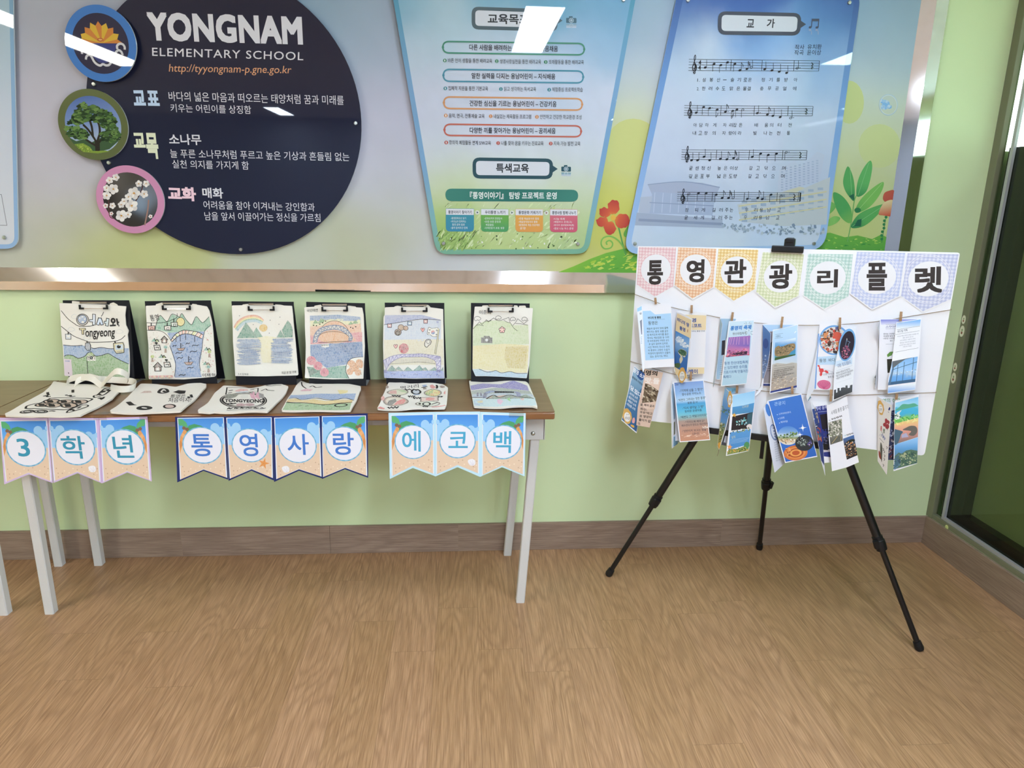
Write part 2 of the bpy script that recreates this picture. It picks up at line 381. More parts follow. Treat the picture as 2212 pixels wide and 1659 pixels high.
class Sheet:
    def __init__(s, O, U, V, bend=None, grid=.03):
        s.O = Vector(O); s.U = Vector(U).normalized(); V = Vector(V); s.V = (V-s.U*V.dot(s.U)).normalized(); s.N = s.U.cross(s.V)
        s.bend = bend; s.grid = grid; s.v = []; s.f = []; s.c = []; s.k = 1; s.vx = (0, 0, 1); s.auto = .1
    @classmethod
    def by3(cls, TL, BL, TR, **kw): return cls(BL, TR-TL, TL-BL, **kw)
    def view(s, x0, y0, sc): s.vx = (x0, y0, sc); return s
    def px(s, p): return (s.vx[0]+p[0]/s.vx[2], s.vx[1]+p[1]/s.vx[2])
    def uv(s, p):
        X = on(*s.px(p), s.O, s.N)-s.O; return (X.dot(s.U), X.dot(s.V))
    def uvs(s, pts): return [s.uv(p) for p in pts]
    def pt(s, p, h=0):
        u, v = s.uv(p); return s.O+s.U*u+s.V*v+s.N*h
    def up(s, n=1): s.k += n; return s
    def h(s, u, v): return s.bend(u, v) if s.bend else 0.0
    def raw(s, poly, color, h, flip=False, fn=None):
        i0 = len(s.v)
        for u, v in poly: s.v.append((u, v, h+s.h(u, v)))
        idx = list(range(i0, i0+len(poly))); s.f.append(idx[::-1] if flip else idx)
        if callable(color):
            if getattr(color, 'cell', False): cs = [color(sum(p[0] for p in poly)/len(poly), sum(p[1] for p in poly)/len(poly))]*len(poly)
            else: cs = [color(u, v) for u, v in poly]
        else: cs = [color]*len(poly)
        s.c.append(cs[::-1] if flip else cs)
    def fill(s, uvpoly, color, h, flip=False, cells=None):
        color = C(color) if isinstance(color, str) else color
        area = sum(uvpoly[i][0]*uvpoly[(i+1) % len(uvpoly)][1]-uvpoly[(i+1) % len(uvpoly)][0]*uvpoly[i][1] for i in range(len(uvpoly)))
        if area < 0: uvpoly = uvpoly[::-1]
        g = cells or (s.grid if s.bend else None)
        if callable(color) and hasattr(color, 'step'): g = min(g or 9, color.step)
        if g is None:
            s.raw(uvpoly, color, h, flip); return
        for t in tess(uvpoly):
            u0 = min(p[0] for p in t); u1 = max(p[0] for p in t)
            iu = int(math.floor(u0/g))
            while iu*g < u1:
                a = clip(clip(t, 1, 0, iu*g), -1, 0, -(iu+1)*g) if (u0 < iu*g or u1 > (iu+1)*g) else t
                if len(a) >= 3:
                    v0 = min(p[1] for p in a); v1 = max(p[1] for p in a); iv = int(math.floor(v0/g))
                    while iv*g < v1:
                        b = clip(clip(a, 0, 1, iv*g), 0, -1, -(iv+1)*g)
                        if len(b) >= 3: s.raw(b, color, h, flip)
                        iv += 1
                iu += 1
    def poly(s, pts, color, sm=False, k=None):
        if sm: pts = smooth_path(pts, True)
        if k is None: s.k += s.auto
        s.fill(s.uvs(pts), color, (s.k if k is None else k)*EPS); return s
    def rp(s, pts, r, color): return s.poly(rpoly(pts, r), color)
    def box(s, x0, y0, x1, y1, color): return s.poly([(x0,y0),(x1,y0),(x1,y1),(x0,y1)], color)
    def ell(s, cx, cy, rx, ry=None, color='#000000', rot=0, n=24, k=None): return s.poly(ellpts(cx, cy, rx, ry, n, rot), color, k=k)
    def line(s, pts, w, color, sm=False, closed=False, k=None):
        color = C(color) if isinstance(color, str) else color
        if sm: pts = smooth_path(pts, closed, 5)
        if closed: pts = list(pts)+[pts[0]]
        if k is None: s.k += s.auto
        P = s.uvs(pts); hh = (s.k if k is None else k)*EPS
        if s.bend: w *= 1.3          # felt-pen strokes on cloth run a little wide
        p0 = s.uv(pts[0]); p1 = s.uv((pts[0][0]+w, pts[0][1])); p2 = s.uv((pts[0][0], pts[0][1]+w))
        hw = .25*(hypot(p1[0]-p0[0], p1[1]-p0[1])+hypot(p2[0]-p0[0], p2[1]-p0[1]))
        n = len(P); L = []
        for i in range(n):
            a = P[max(i-1, 0)] if not closed or i > 0 else P[-2]; b = P[min(i+1, n-1)] if not closed or i < n-1 else P[1]
            d1 = (P[i][0]-a[0], P[i][1]-a[1]); d2 = (b[0]-P[i][0], b[1]-P[i][1])
            l1 = hypot(*d1) or 1e-9; l2 = hypot(*d2) or 1e-9
            if i == 0 and not closed: d1 = (d2[0]*l1/l2, d2[1]*l1/l2) if l2 > 1e-9 else d1
            if i == n-1 and not closed: d2 = d1; l2 = l1
            if i == 0 and not closed: t = (d2[0]/l2, d2[1]/l2); sc = 1
            else:
                t = (d1[0]/l1+d2[0]/l2, d1[1]/l1+d2[1]/l2); lt = hypot(*t)
                if lt < .2: t = (d2[0]/l2, d2[1]/l2); sc = 1
                else: t = (t[0]/lt, t[1]/lt); sc = min(1/max(lt/2, .5), 1.6)
            L.append(((P[i][0]-t[1]*hw*sc, P[i][1]+t[0]*hw*sc), (P[i][0]+t[1]*hw*sc, P[i][1]-t[0]*hw*sc)))
        for i in range(n-1):
            q = [L[i][1], L[i+1][1], L[i+1][0], L[i][0]]
            if s.bend: s.fill(q, color, hh)
            else: s.raw(q, color, hh)
        return s
    def loop(s, pts, w, color, sm=False): return s.line(pts, w, color, sm, True)
    def ring(s, cx, cy, rx, ry, w, color, rot=0, n=32, a0=0, a1=2*pi):
        full = abs(a1-a0-2*pi) < 1e-6
        return s.line(ellpts(cx, cy, rx, ry, n, rot, a0, a1), w, color, closed=full)
    def text(s, t, bl, br, h, color, bold=0, tl=None, res=3, sp=1.0, rough=0):
        """lettering whose inked box runs bl -> br along its foot and h upward (view pixels)"""
        color = C(color) if isinstance(color, str) else color
        vs, fs, gx, gy = glyphs(t, res, sp); A = s.uv(bl); B = s.uv(br); hh = s.k*EPS
        if tl is None:
            T0 = s.uv((bl[0], bl[1]-h)); T1 = s.uv((br[0], br[1]-h))
            ex = (B[0]-A[0], B[1]-A[1]); up = .5*(hypot(T0[0]-A[0], T0[1]-A[1])+hypot(T1[0]-B[0], T1[1]-B[1])); l = hypot(*ex) or 1e-9
            ey = (-ex[1]/l*up, ex[0]/l*up)
        else:
            T = s.uv(tl); ex = (B[0]-A[0], B[1]-A[1]); ey = (T[0]-A[0], T[1]-A[1])
        # heavier faces are overprinted a hair apart, as the stroke width asks
        b = bold*.9; D = [(0, 0)] if bold <= .002 else ([(-b, -b), (b, -b), (b, b), (-b, b)] if bold < .016 else [(i*b, j*b) for i in (-1, 1, 0) for j in (-1, 1, 0)])
        kx = gx/(gx+2*b); ky = gy/(gy+2*b)
        for n, (dx, dy) in enumerate(D):
            i0 = len(s.v); hz_ = hh+n*.03*EPS
            for x, y in vs:
                x = .5+(x-.5+dx/gx)*kx; y = .5+(y-.5+dy/gy)*ky
                u = A[0]+ex[0]*x+ey[0]*y; v = A[1]+ex[1]*x+ey[1]*y; s.v.append((u, v, hz_+s.h(u, v)))
            for f in fs: s.f.append([i0+i for i in f]); s.c.append([color]*len(f))
        return s
    def grad(s, p0, p1, stops, step=.02, a=1.0):
        """colour printed as a blend from view point p0 to p1"""
        A = s.uv(p0); B = s.uv(p1); d = (B[0]-A[0], B[1]-A[1]); l2 = d[0]**2+d[1]**2
        st = [(t, C(h, a)) for t, h in stops]
        def f(u, v):
            t = ((u-A[0])*d[0]+(v-A[1])*d[1])/l2
            if t <= st[0][0]: return st[0][1]
            for (ta, ca), (tb, cb) in zip(st, st[1:]):
                if t <= tb: return mixc(ca, cb, (t-ta)/max(tb-ta, 1e-6))
            return st[-1][1]
        f.step = step; return f
    def scatter(s, region, n, size, cols, seed=1, el=1.0, rot=None, k=None, sides=6):
        """printed specks inside a view-space polygon"""
        rnd = random.Random(seed); x0 = min(p[0] for p in region); x1 = max(p[0] for p in region); y0 = min(p[1] for p in region); y1 = max(p[1] for p in region)
        def inside(x, y):
            c = False
            for i in range(len(region)):
                (xa, ya), (xb, yb) = region[i-1], region[i]
                if (ya > y) != (yb > y) and x < (xb-xa)*(y-ya)/(yb-ya)+xa: c = not c
            return c
        done = 0; tries = 0
        while done < n and tries < n*20:
            tries += 1; x = rnd.uniform(x0, x1); y = rnd.uniform(y0, y1)
            if not inside(x, y): continue
            r = size*rnd.uniform(.5, 1.3); a = rnd.uniform(0, pi) if rot is None else rot+rnd.uniform(-.25, .25)
            pts = [(px+rnd.uniform(-.25, .25)*r, py+rnd.uniform(-.25, .25)*r) for px, py in ellpts(x, y, r, r*el, sides, a)]
            s.poly(pts, rnd.choice(cols), k=(s.k if k is None else k)+rnd.random()*.9); done += 1
        return s
    def slab(s, pts, th, front='#e8e8ec', side=None, back=None, uv=False):
        P = pts if uv else s.uvs(pts)
        area = sum(P[i][0]*P[(i+1) % len(P)][1]-P[(i+1) % len(P)][0]*P[i][1] for i in range(len(P)))
        if area < 0: P = P[::-1]
        front = C(front) if isinstance(front, str) else front
        fc = front if not callable(front) else C('#d8d8d8')
        side = C(side) if side else fc; back = C(back) if back else fc
        s.fill(P, front, 0); s.fill(P, back, -th, flip=True)
        for i in range(len(P)):
            p, q = P[i], P[(i+1) % len(P)]; n = max(1, int(hypot(q[0]-p[0], q[1]-p[1])/s.grid)) if s.bend else 1
            for j in range(n):
                a = (p[0]+(q[0]-p[0])*j/n, p[1]+(q[1]-p[1])*j/n); b = (p[0]+(q[0]-p[0])*(j+1)/n, p[1]+(q[1]-p[1])*(j+1)/n)
                i0 = len(s.v)
                for (u, v), z in ((a, -th), (b, -th), (b, 0), (a, 0)): s.v.append((u, v, z+s.h(u, v)))
                s.f.append([i0, i0+1, i0+2, i0+3]); s.c.append([side]*4)
        s.outline = P; return s
    def build(s, name, material, parent=None):
        me = bpy.data.meshes.new(name); me.from_pydata(s.v, [], s.f)
        at = me.color_attributes.new('Col', 'FLOAT_COLOR', 'CORNER')
        flat = []
        for cs in s.c:
            for c in cs: flat.extend(c)
        at.data.foreach_set('color', flat)
        me.materials.append(material); me.update()
        o = bpy.data.objects.new(name, me)
        Mw = Matrix.Identity(4)
        for i in range(3): Mw[i][0] = s.U[i]; Mw[i][1] = s.V[i]; Mw[i][2] = s.N[i]; Mw[i][3] = s.O[i]
        return place(o, parent, Mw)
def _field(s, ctrl, sig, step=.02, wob=0, wsc=6.0, amp=0, seed=0.0):
    """printed picture tones: smooth blend of colour spots given in view pixels, with cloudy edges"""
    P = []
    for x, y, h in ctrl:
        u, v = s.uv((x, y)); P.append((u, v, C(h)))
    a = s.uv((ctrl[0][0], ctrl[0][1])); b = s.uv((ctrl[0][0]+sig, ctrl[0][1])); sg = hypot(a[0]-b[0], a[1]-b[1])
    def f(u, v):
        if wob:
            n = Vector((u*wsc, v*wsc, seed)); d = mnoise.fractal(n, 1.0, 2.0, 4); e = mnoise.fractal(n+Vector((7, 3, 1)), 1.0, 2.0, 4)
            uu, vv = u+d*wob, v+e*wob
        else: uu, vv = u, v
        W = 1e-12; r = [0, 0, 0]
        for pu, pv, c in P:
            w = math.exp(-((uu-pu)**2+(vv-pv)**2)/(2*sg*sg))+1e-9; W += w
            for i in range(3): r[i] += w*c[i]
        k = 1.0
        if amp: k = 1+amp*mnoise.fractal(Vector((u*wsc*1.7, v*wsc*1.7, seed+5)), 1.0, 2.0, 5)
        return tuple(min(.95, max(0, q/W*k)) for q in r)+(1.0,)
    f.step = step; return f
Sheet.field = _field
def _disc(s, c, r, color, k=None, n=48):
    u, v = s.uv(c); s.fill([(u+r*cos(2*pi*i/n), v+r*sin(2*pi*i/n)) for i in range(n)], color, (s.k if k is None else k)*EPS); return s
Sheet.disc = _disc
# ------------------------------------------------------------------ the setting
X0, X1, Y0, ZC = -6.0, 6.0, -6.0, 2.55
YP = 0.70             # the right-hand partition ends here and the hall opens beyond it
structure('floor', bm_box((X0, Y0, -.05), (X1, WALL+.1, 0)), M['floor'])
bm = bm_box((X0, WALL, 0), (XW+.021, WALL+.1, ZC)); bm_box((XW+.021, WALL, 0), (4.2, WALL+.1, 1.60), bm=bm); bm_box((XW+.021, WALL, 2.4), (4.2, WALL+.1, ZC), bm=bm); bm_box((4.2, WALL, 0), (X1, WALL+.1, ZC), bm=bm)
structure('wall_back', bm, M['wall'])
structure('wall_left', bm_box((X0-.1, Y0, 0), (X0, WALL, ZC)), M['wall'])
structure('wall_front', bm_box((X0, Y0-.1, 0), (X1, Y0, ZC)), M['farwall'])
bm = bm_box((X1, Y0, 0), (X1+.1, WALL, .45)); bm_box((X1, Y0, 2.35), (X1+.1, WALL, ZC), bm=bm)
for a in (-6.0, -3.2, -.4, 2.35): bm_box((X1, a, .45), (X1+.1, a+.25, 2.35), bm=bm)
structure('wall_right', bm, M['wall'])
# ceiling of small mineral tiles on a grid
cm = M['ceiling']; t = NT(cm); vec, x, y, z = t.xyz()
def gridline(s, p):
    u = t.math('DIVIDE', s, p); fu = t.math('FRACT', t.math('ADD', u, 100)); return t.math('MULTIPLY', t.math('MINIMUM', fu, t.math('SUBTRACT', 1, fu)), p)
ln = t.math('LESS_THAN', t.math('MINIMUM', gridline(x, .3), gridline(y, .6)), 0.0045)
vo = t.n('ShaderNodeTexVoronoi'); t.put(vo.inputs['Vector'], t.comb(t.math('MULTIPLY', x, 28), t.math('MULTIPLY', y, 11), 0)); vo.inputs['Scale'].default_value = 1
dots = t.math('LESS_THAN', vo.outputs['Distance'], .2)
t.base(t.mix(t.math('MAXIMUM', t.math('MULTIPLY', dots, .7), t.math('MULTIPLY', ln, .6)), col4('#c8cad6'), col4('#55545c')))
structure('ceiling', bm_box((X0, Y0, ZC), (X1, WALL+.1, ZC+.05)), cm)
# skirting along the back wall, in two lengths with a butt joint, and along the right partition
bm = bm_box((X0, WALL-.012, 0), (-.553, WALL, .121), .0015); bm_box((-.5525, WALL-.012, 0), (XW, WALL, .121), .0015, bm)
structure('baseboard_back', bm, M['skirt'])
structure('baseboard_right', bm_box((XW-.012, YP, 0), (XW, WALL-.0125, .124), .0015), M['skirt_r'])
# glazed partition on the right: low sill, taupe jamb, dark aluminium sash, silver bead, tinted pane
bm = bm_box((XW, YP, 0), (XW+.12, WALL, .125)); bm_box((XW, YP, 2.36), (XW+.12, WALL, ZC), bm=bm); bm_box((XW, YP, .125), (XW+.12, YP+.09, 2.36), bm=bm)
pw = structure('wall_partition', bm, M['wall'])
w1 = bpy.data.objects.new('window_1', None); COL.objects.link(w1); w1['kind'] = 'structure'; w1['label'] = 'tinted glazed partition in the right corner with a thin silver bead'
jam = bm_box((XW-.004, 2.566, .124), (XW+.022, WALL, 2.36), .002); bm_box((XW-.002, YP+.09, .1255), (XW+.022, 2.566, .146), .002, jam)
obj('window_frame', jam, M['frame'], w1)
sash = bm_box((XW+.035, 2.452, .146), (XW+.075, 2.566, 1.61)); bm_box((XW+.035, YP+.09, .146), (XW+.075, 2.452, .195), bm=sash)
obj('window_sash', sash, M['bronze'], w1)
bead = bm_box((XW+.001, 2.503, .147), (XW+.012, 2.517, 2.36)); bm_box((XW+.001, YP+.09, .147), (XW+.012, 2.5028, .160), bm=bead)
obj('glazing_bead', bead, M['bead'], w1)
obj('window_pane', bm_box((XW+.014, YP+.09, .147), (XW+.019, 2.566, 2.36)), M['glass'], w1)
structure('wall_behind_glass', bm_box((XW+.076, YP, 0), (XW+.12, WALL, 1.61)), M['olive'])
sp = bm_lathe(on_x(2045, 1139, XW-.0025), on_x(2045, 1139, XW-.0025)-Vector((1, 0, 0)), [(0, .010), (.0008, .009), (.0012, .003)], 14)
obj('paint_spot', sp, mat('yellow_green_paint_drip', '#c9cf8c', .5), w1)
# windows in the far right wall, trees outside
for i, (a, b) in enumerate(((-5.75, -3.2), (-2.95, -.4), (-.15, 2.35))):
    w = bpy.data.objects.new('window_%d' % (i+2), None); COL.objects.link(w); w['kind'] = 'structure'
    bm = bm_box((X1-.02, a, .45), (X1+.06, a+.05, 2.35)); bm_box((X1-.02, b-.05, .45), (X1+.06, b, 2.35), bm=bm); bm_box((X1-.02, a, .45), (X1+.06, b, .5), bm=bm); bm_box((X1-.02, a, 2.3), (X1+.06, b, 2.35), bm=bm); bm_box((X1-.02, (a+b)/2-.03, .5), (X1+.06, (a+b)/2+.03, 2.3), bm=bm)
    obj('window_frame', bm, M['bead'], w); obj('window_pane', bm_box((X1+.02, a+.05, .5), (X1+.025, b-.05, 2.3)), M['clearglass'], w)
# ------------------------------------------------------------------ ceiling lights
def ceiling_light(x, y, label, w=.24, l=1.36):
    t = thing('ceiling_light', (x, y, ZC), label, 'light', 'ceiling lights over the hall')
    fr = bmesh.new()
    for a, b in (((x-w/2-.015, y-l/2-.015), (x+w/2+.015, y-l/2)), ((x-w/2-.015, y+l/2), (x+w/2+.015, y+l/2+.015)), ((x-w/2-.015, y-l/2), (x-w/2, y+l/2)), ((x+w/2, y-l/2), (x+w/2+.015, y+l/2))):
        bm_box((a[0], a[1], ZC-.022), (b[0], b[1], ZC-.001), bm=fr)
    obj('light_frame', fr, M['bead'], t)
    obj('diffuser', bm_box((x-w/2, y-l/2, ZC-.018), (x+w/2, y+l/2, ZC-.002)), M['lamp_warm' if -4 < x < -1.5 and y > -1 else 'lamp'], t)
ceiling_light(-3.08, -.14, 'long flat ceiling light mirrored at the far left of the school boards')
ceiling_light(.485, -.14, 'long flat ceiling light mirrored in the middle school board')
ceiling_light(3.08, -.3, 'long flat ceiling light mirrored in the school song board')
ceiling_light(-1.75, 1.45, 'long flat ceiling light close above the display table', .15, .45)
ceiling_light(.75, 1.45, 'long flat ceiling light close above the easel', .17, .6)
for x, y, w in ((-5.6, -3.0, 'unseen fill light added at the far left of the second row'), (-.87, -3.0, 'unseen fill light added left of the middle in the second row'), (1.85, -3.0, 'unseen fill light added right of the middle in the second row'), (4.7, -3.0, 'unseen fill light added at the far right of the second row'), (-1.13, -5.0, 'unseen fill light added left of the middle in the last row'), (2.2, -5.0, 'unseen fill light added right of the middle in the last row')): ceiling_light(x, y, 'long flat '+w, .24, .74 if 1 < x < 3 else 1.36)  # unseen lamps added behind the camera for frontal fill
ceiling_light(-2.55, -5.2, 'long flat ceiling light far back in the hall', .2, .9)

# ------------------------------------------------------------------ the two folding tables
TL, TR_ = -1.494, .287
def table(x0, x1, label, feet, tops, bracket_at=None):
    t = thing('folding_table', ((x0+x1)/2, (TY+2.578)/2, 0), label, 'table', 'folding tables along the wall')
    obj('tabletop', bm_box((x0, TY+.006, TT-.003), (x1, 2.578, TT), .001), M['tabletop'], t)
    obj('edge_band', bm_box((x0, TY, TT-.026), (x1, 2.578, TT-.0031), .006, seg=3), M['tabledge'], t)
    ap = bm_box((x0+.05, TY+.065, TT-.062), (x1-.05, TY+.085, TT-.0265)); bm_box((x0+.05, 2.53, TT-.062), (x1-.05, 2.55, TT-.0265), bm=ap)
    obj('apron_rail', ap, M['legpaint'], t)
    for (fx, fy), (tx, ty) in zip(feet, tops):
        lg = obj('leg', bm_prism((fx, fy, 0), (tx, ty, TT-.0265), rect(.031, .031, .003), up=Vector((0, 1, 0))), M['legpaint'], t, smooth=False)
    return t
t1 = table(TL, TR_, 'brown laminate folding table with tote bags and clipboards on it',
      [(-1.436, 2.216), (-1.436, 2.545), (.190, 2.216), (.164, 2.56)],
      [(-1.436, 2.222), (-1.436, 2.54), (.236, 2.222), (.215, 2.54)])
bk = bm_box((.195, 2.2005, TT-.115), (.262, 2.204, TT-.0268), .002); bm_box((.258, 2.2005, TT-.115), (.262, 2.236, TT-.0268), bm=bk)
b = obj('leg_bracket', bk, M['legpaint'], t1)
obj('rivet', bm_lathe((.222, 2.2005, TT-.092), (.222, 2.19, TT-.092), [(0, .0075), (.002, .007), (.0042, .004), (.005, .001)], 14), M['screw'], b, smooth=True)
t2 = table(-3.28, TL-.004, 'brown laminate folding table mostly cut off by the left edge of the photo',
      [(-3.2, 2.216), (-3.2, 2.545), (-1.588, 2.216), (-1.586, 2.545)], [(-3.2, 2.222), (-3.2, 2.54), (-1.588, 2.222), (-1.588, 2.54)])

# ------------------------------------------------------------------ easel with the white board
BO = Vector((.5701, 2.33, .6594)); BYAW, BTILT = -.483, .0166
BU = Vector((cos(BYAW), sin(BYAW), 0)); BB = Vector((-sin(BYAW), cos(BYAW), 0)); BV = (Vector((0, 0, 1))*cos(BTILT)+BB*sin(BTILT)).normalized(); BN = BU.cross(BV)
def bplane(off): return Sheet(BO+BN*off, BU, BV)
def obox(S, u0, u1, v0, v1, n0, n1, bevel=0, bm=None):
    own = bm_box((u0, v0, n0), (u1, v1, n1), bevel)
    for v in own.verts: v.co = S.O+S.U*v.co.x+S.V*v.co.y+S.N*v.co.z
    if bm is None: return own
    me = bpy.data.meshes.new('tmp'); own.to_mesh(me); own.free(); bm.from_mesh(me); bpy.data.meshes.remove(me); return bm
LP = bplane(-.05)
APEX = LP.pt((1697, 640)); FEET = [on_z(1313, 1243, .0), on_z(1988, 1405, .0), on_z(1640, 1186, 0)]
easel = thing('tripod_easel', (APEX.x, APEX.y, 0), 'black folding tripod easel holding up the white leaflet board', 'easel')
def leg_t(F, A, py):
    best = min(range(401), key=lambda i: abs(to_px(F+(A-F)*(i/400))[1]-py)); return best/400
APR = APEX-BN*.03
for F, A, cy in ((FEET[0], APEX, 1080), (FEET[1], APEX, 1170), (FEET[2], APR, 1043)):
    t = leg_t(F, A, cy); J = F+(A-F)*t; d = (A-F).normalized()
    lg = obj('leg', bm_tube([J, A], .0135, 12), M['blackmetal'], easel, smooth=True)
    obj('lower_tube', bm_tube([F+d*.018, J], .0092, 12), M['blackmetal'], lg, smooth=True)
    a, b2 = basis(d); cb = bm_lathe(J-d*.028, A, [(0, .0125), (.001, .0165), (.02, .0185), (.034, .0185), (.036, .016), (.048, .0165), (.049, .0138)], 18)
    side = a if a.dot(EYE-J) > 0 else -a
    bm_prism(J-d*.012+side*.016-b2*.009, J+d*.014+side*.021-b2*.006, rect(.012, .016, .003), cb)
    obj('lock_collar', cb, M['black'], lg, smooth=True)
    obj('rubber_foot', bm_lathe(F-Vector((0, 0, 0)), A, [(0, .006), (.003, .0125), (.012, .0145), (.02, .0135), (.032, .0125), (.033, .0095)], 16), M['black'], lg, smooth=True)
S = bplane(0)
obj('hub', obox(LP, *(lambda q: (q[0]-.035, q[0]+.035, q[1]-.045, q[1]+.03))(((APEX-LP.O).dot(LP.U), (APEX-LP.O).dot(LP.V))), -.05, .02, .006), M['black'], easel)
ua = (APEX-LP.O).dot(LP.U); va = (APEX-LP.O).dot(LP.V)
ct = S.uv((1706, 540))
obj('mast', bm_tube([LP.O+LP.U*ua+LP.V*va, LP.O+LP.U*ct[0]+LP.V*(ct[1]+.01)], .0095, 12), M['blackmetal'], easel, smooth=True)
# spring clamp gripping the board's top edge
S.view(1360, 500, 5.821)
(u0, v0), (u1, v1) = S.uv((1785, 252)), S.uv((2195, 198)); vt = S.uv((2010, 90))[1]; (b0, _), (b1, _) = S.uv((1945, 150)), S.uv((2078, 150)); um = (u0+u1)/2; vtop = S.uv((2000, 226))[1]
cl = obox(S, u0, u1, vtop-.009, vtop+.011, .003, .016, .003)
clo = obj('top_clamp', cl, M['black'], easel)
k = obox(S, b0, b1, vtop+.004, vt, -.045, .012, .004); obox(S, b0+.004, b1-.004, vt-.012, vt+.002, -.05, .015, .003, bm=k)
obj('clamp_jaw', k, M['black'], clo)
# ledge under the board
S.view(0, 0, 1); (l0, lv), (l1, _) = S.uv((1500, 922)), S.uv((1790, 958))
led = obox(S, l0, l1, -.016, -.001, -.05, .014, .002); obox(S, l0, l1, -.016, .004, .0115, .015, .001, bm=led)
obj('ledge', led, M['black'], easel)
st = [S.pt((1647, 940), -.055), S.pt((1645, 965), -.058), S.pt((1643, 985), -.055), S.pt((1641, 1002), -.056)]
obj('strap', bm_strip(st, BU*.012, BN*.002), M['black'], easel)
# foam board: outline read on its own plane
fb = Sheet(BO, BU, BV)
fb.slab(rpoly([(1378, 532), (1362, 780), (1353.5, 904), (1531, 923), (1700, 945), (1852, 967), (1997, 984.5), (2074, 546), (1878.0, 541.5), (1600, 535.5)], [2, 0, 4, 0, 0, 0, 9, 6, 0, 0]), .010, '#dedee3', '#e6e6ea', '#dedee3')
tag(fb.build('foam_board', M['paper']), 'large white foam board of pegged leaflets standing on the black easel', 'board')
GAIN = .98
# ------------------------------------------------------------------ the big mural board in a polished steel frame
YM = 2.590
BX0, BX1, BZ0, BZ1 = -3.3, 1.590, 1.1455, 2.36
board = thing('display_board', ((BX0+BX1)/2, WALL, 1.066), 'wide wall board printed with sky and meadow inside a polished steel frame', 'board')
S = Sheet((0, YM, 0), (1, 0, 0), (0, 0, 1)); S.view(0, 0, 1)
ctrl = [(-300,0,'#a5a9b6'),(-300,300,'#b9b8c6'),(-300,560,'#b9bda0'),(60,40,'#a3a7b4'),(100,250,'#b9b8c6'),(90,420,'#bab9c4'),(60,520,'#bcbeb4'),(160,560,'#b7bd8a'),(330,560,'#b9bf88'),(620,570,'#bfc5b4'),(500,300,'#b9b9cb'),(700,20,'#8fa9bd'),(800,90,'#a4b3c6'),(820,250,'#bcbed2'),(860,400,'#bfc3d0'),(840,520,'#b8bd9c'),(930,570,'#c4c7cf'),(1080,575,'#c6c9c6'),
 (1000,-150,'#7f9fb8'),(1390,20,'#93adc2'),(1420,150,'#b5c2d4'),(1400,250,'#c9cfc4'),(1370,330,'#c8cd8e'),(1340,420,'#c9ca62'),(1300,500,'#c3c45c'),(1240,575,'#c6c98a'),(1860,20,'#8da9c2'),(1930,60,'#93aec6'),(1930,130,'#a9bccd'),(1880,200,'#c2cbcf'),(1860,290,'#c4cca0'),(1930,300,'#c9d0b0'),(1900,400,'#c2ca94'),(1820,480,'#bcc678'),(1930,500,'#bfc88a'),(2000,300,'#c6cdb4')]
S.slab([S.uv((0, 0)), S.uv((1, 0))] and [(BX0, BZ0), (BX1, BZ0), (BX1, BZ1), (BX0, BZ1)], .012, S.field(ctrl, 75, .028, .035, 4.0, .05), '#8a8f92', uv=True)
# faint circles, meadow, flowers
S.view(1340, 0, 2.537)
S.ell(70, 800, 150, 150, '#c8cc84'); S.up()
S.ell(1255, 560, 80, 118, '#c0c98c'); S.ell(1420, 800, 115, 120, '#c4cd94')
S.up()
g = S.grad((0, 1240), (0, 1480), [(0, '#a6c352'), (.35, '#6fb04a'), (1, '#4f9a45')], .03)
S.poly([(1000, 1290), (1150, 1275), (1230, 1300), (1300, 1290), (1380, 1310), (1430, 1285), (1460, 1300), (1480, 1500), (1000, 1500)], g)
S.up(); S.scatter([(1130, 1300), (1430, 1310), (1430, 1400), (1130, 1400)], 60, 9, ['#8cc152', '#5aa546', '#b4cf66', '#3f8f45'], 3, .35, 0)
S.up(2)
leaf = [([(1245,912),(1272,960),(1284,1030),(1281,1097),(1262,1088),(1230,1040),(1221,985)], '#55a35c', '#2f7f4e'), ([(1370,880),(1379,930),(1350,1045),(1297,1077),(1299,1000),(1330,925)], '#5fae63', '#3a8a53'), ([(1440,997),(1428,1055),(1365,1135),(1290,1166),(1308,1105),(1370,1040)], '#79b85e', '#5ea457'),
 ([(1168,1055),(1222,1080),(1266,1150),(1260,1222),(1212,1195),(1176,1125)], '#4f9f5a', '#7ab45c'), ([(1452,1120),(1402,1185),(1332,1240),(1264,1246),(1300,1180),(1372,1140)], '#5aa75c', '#2f7d50'), ([(1130,1110),(1165,1110),(1180,1135),(1150,1170),(1120,1175)], '#7ab860', '#68aa58'), ([(1130,1215),(1170,1185),(1205,1195),(1180,1225),(1135,1240)], '#86bf66', '#68aa58')]
S.line([(1300, 1060), (1282, 1100), (1270, 1190), (1257, 1262), (1244, 1325)], 6, '#6fa860', True)
S.up()
for p, c1, c2 in leaf:
    S.poly(p, S.grad(p[0], p[len(p)//2], [(0, c1), (.6, c1), (1, c2)], .02), True)
S.up()
S.line([(1258, 915), (1268, 1080)], 2, '#8cc58a'); S.line([(1362, 890), (1302, 1070)], 2, '#8cc58a'); S.line([(1435, 1002), (1295, 1160)], 2, '#a8d28a'); S.line([(1445, 1125), (1270, 1240)], 2, '#8cc58a')
S.poly([(1252,1075),(1278,1062),(1281,1096)], '#23604a'); S.poly([(1280,1240),(1300,1205),(1322,1200),(1318,1240)], '#23604a'); S.ell(1300, 1152, 18, 14, '#2d7a4c')
for i in range(8): S.ell(1457+3*sin(i*2)-i*4, 1170+i*20, 8, 8, '#2f7f4e', n=10)
S.line([(1462, 1150), (1432, 1330)], 3, '#2f7f4e')
S.up()
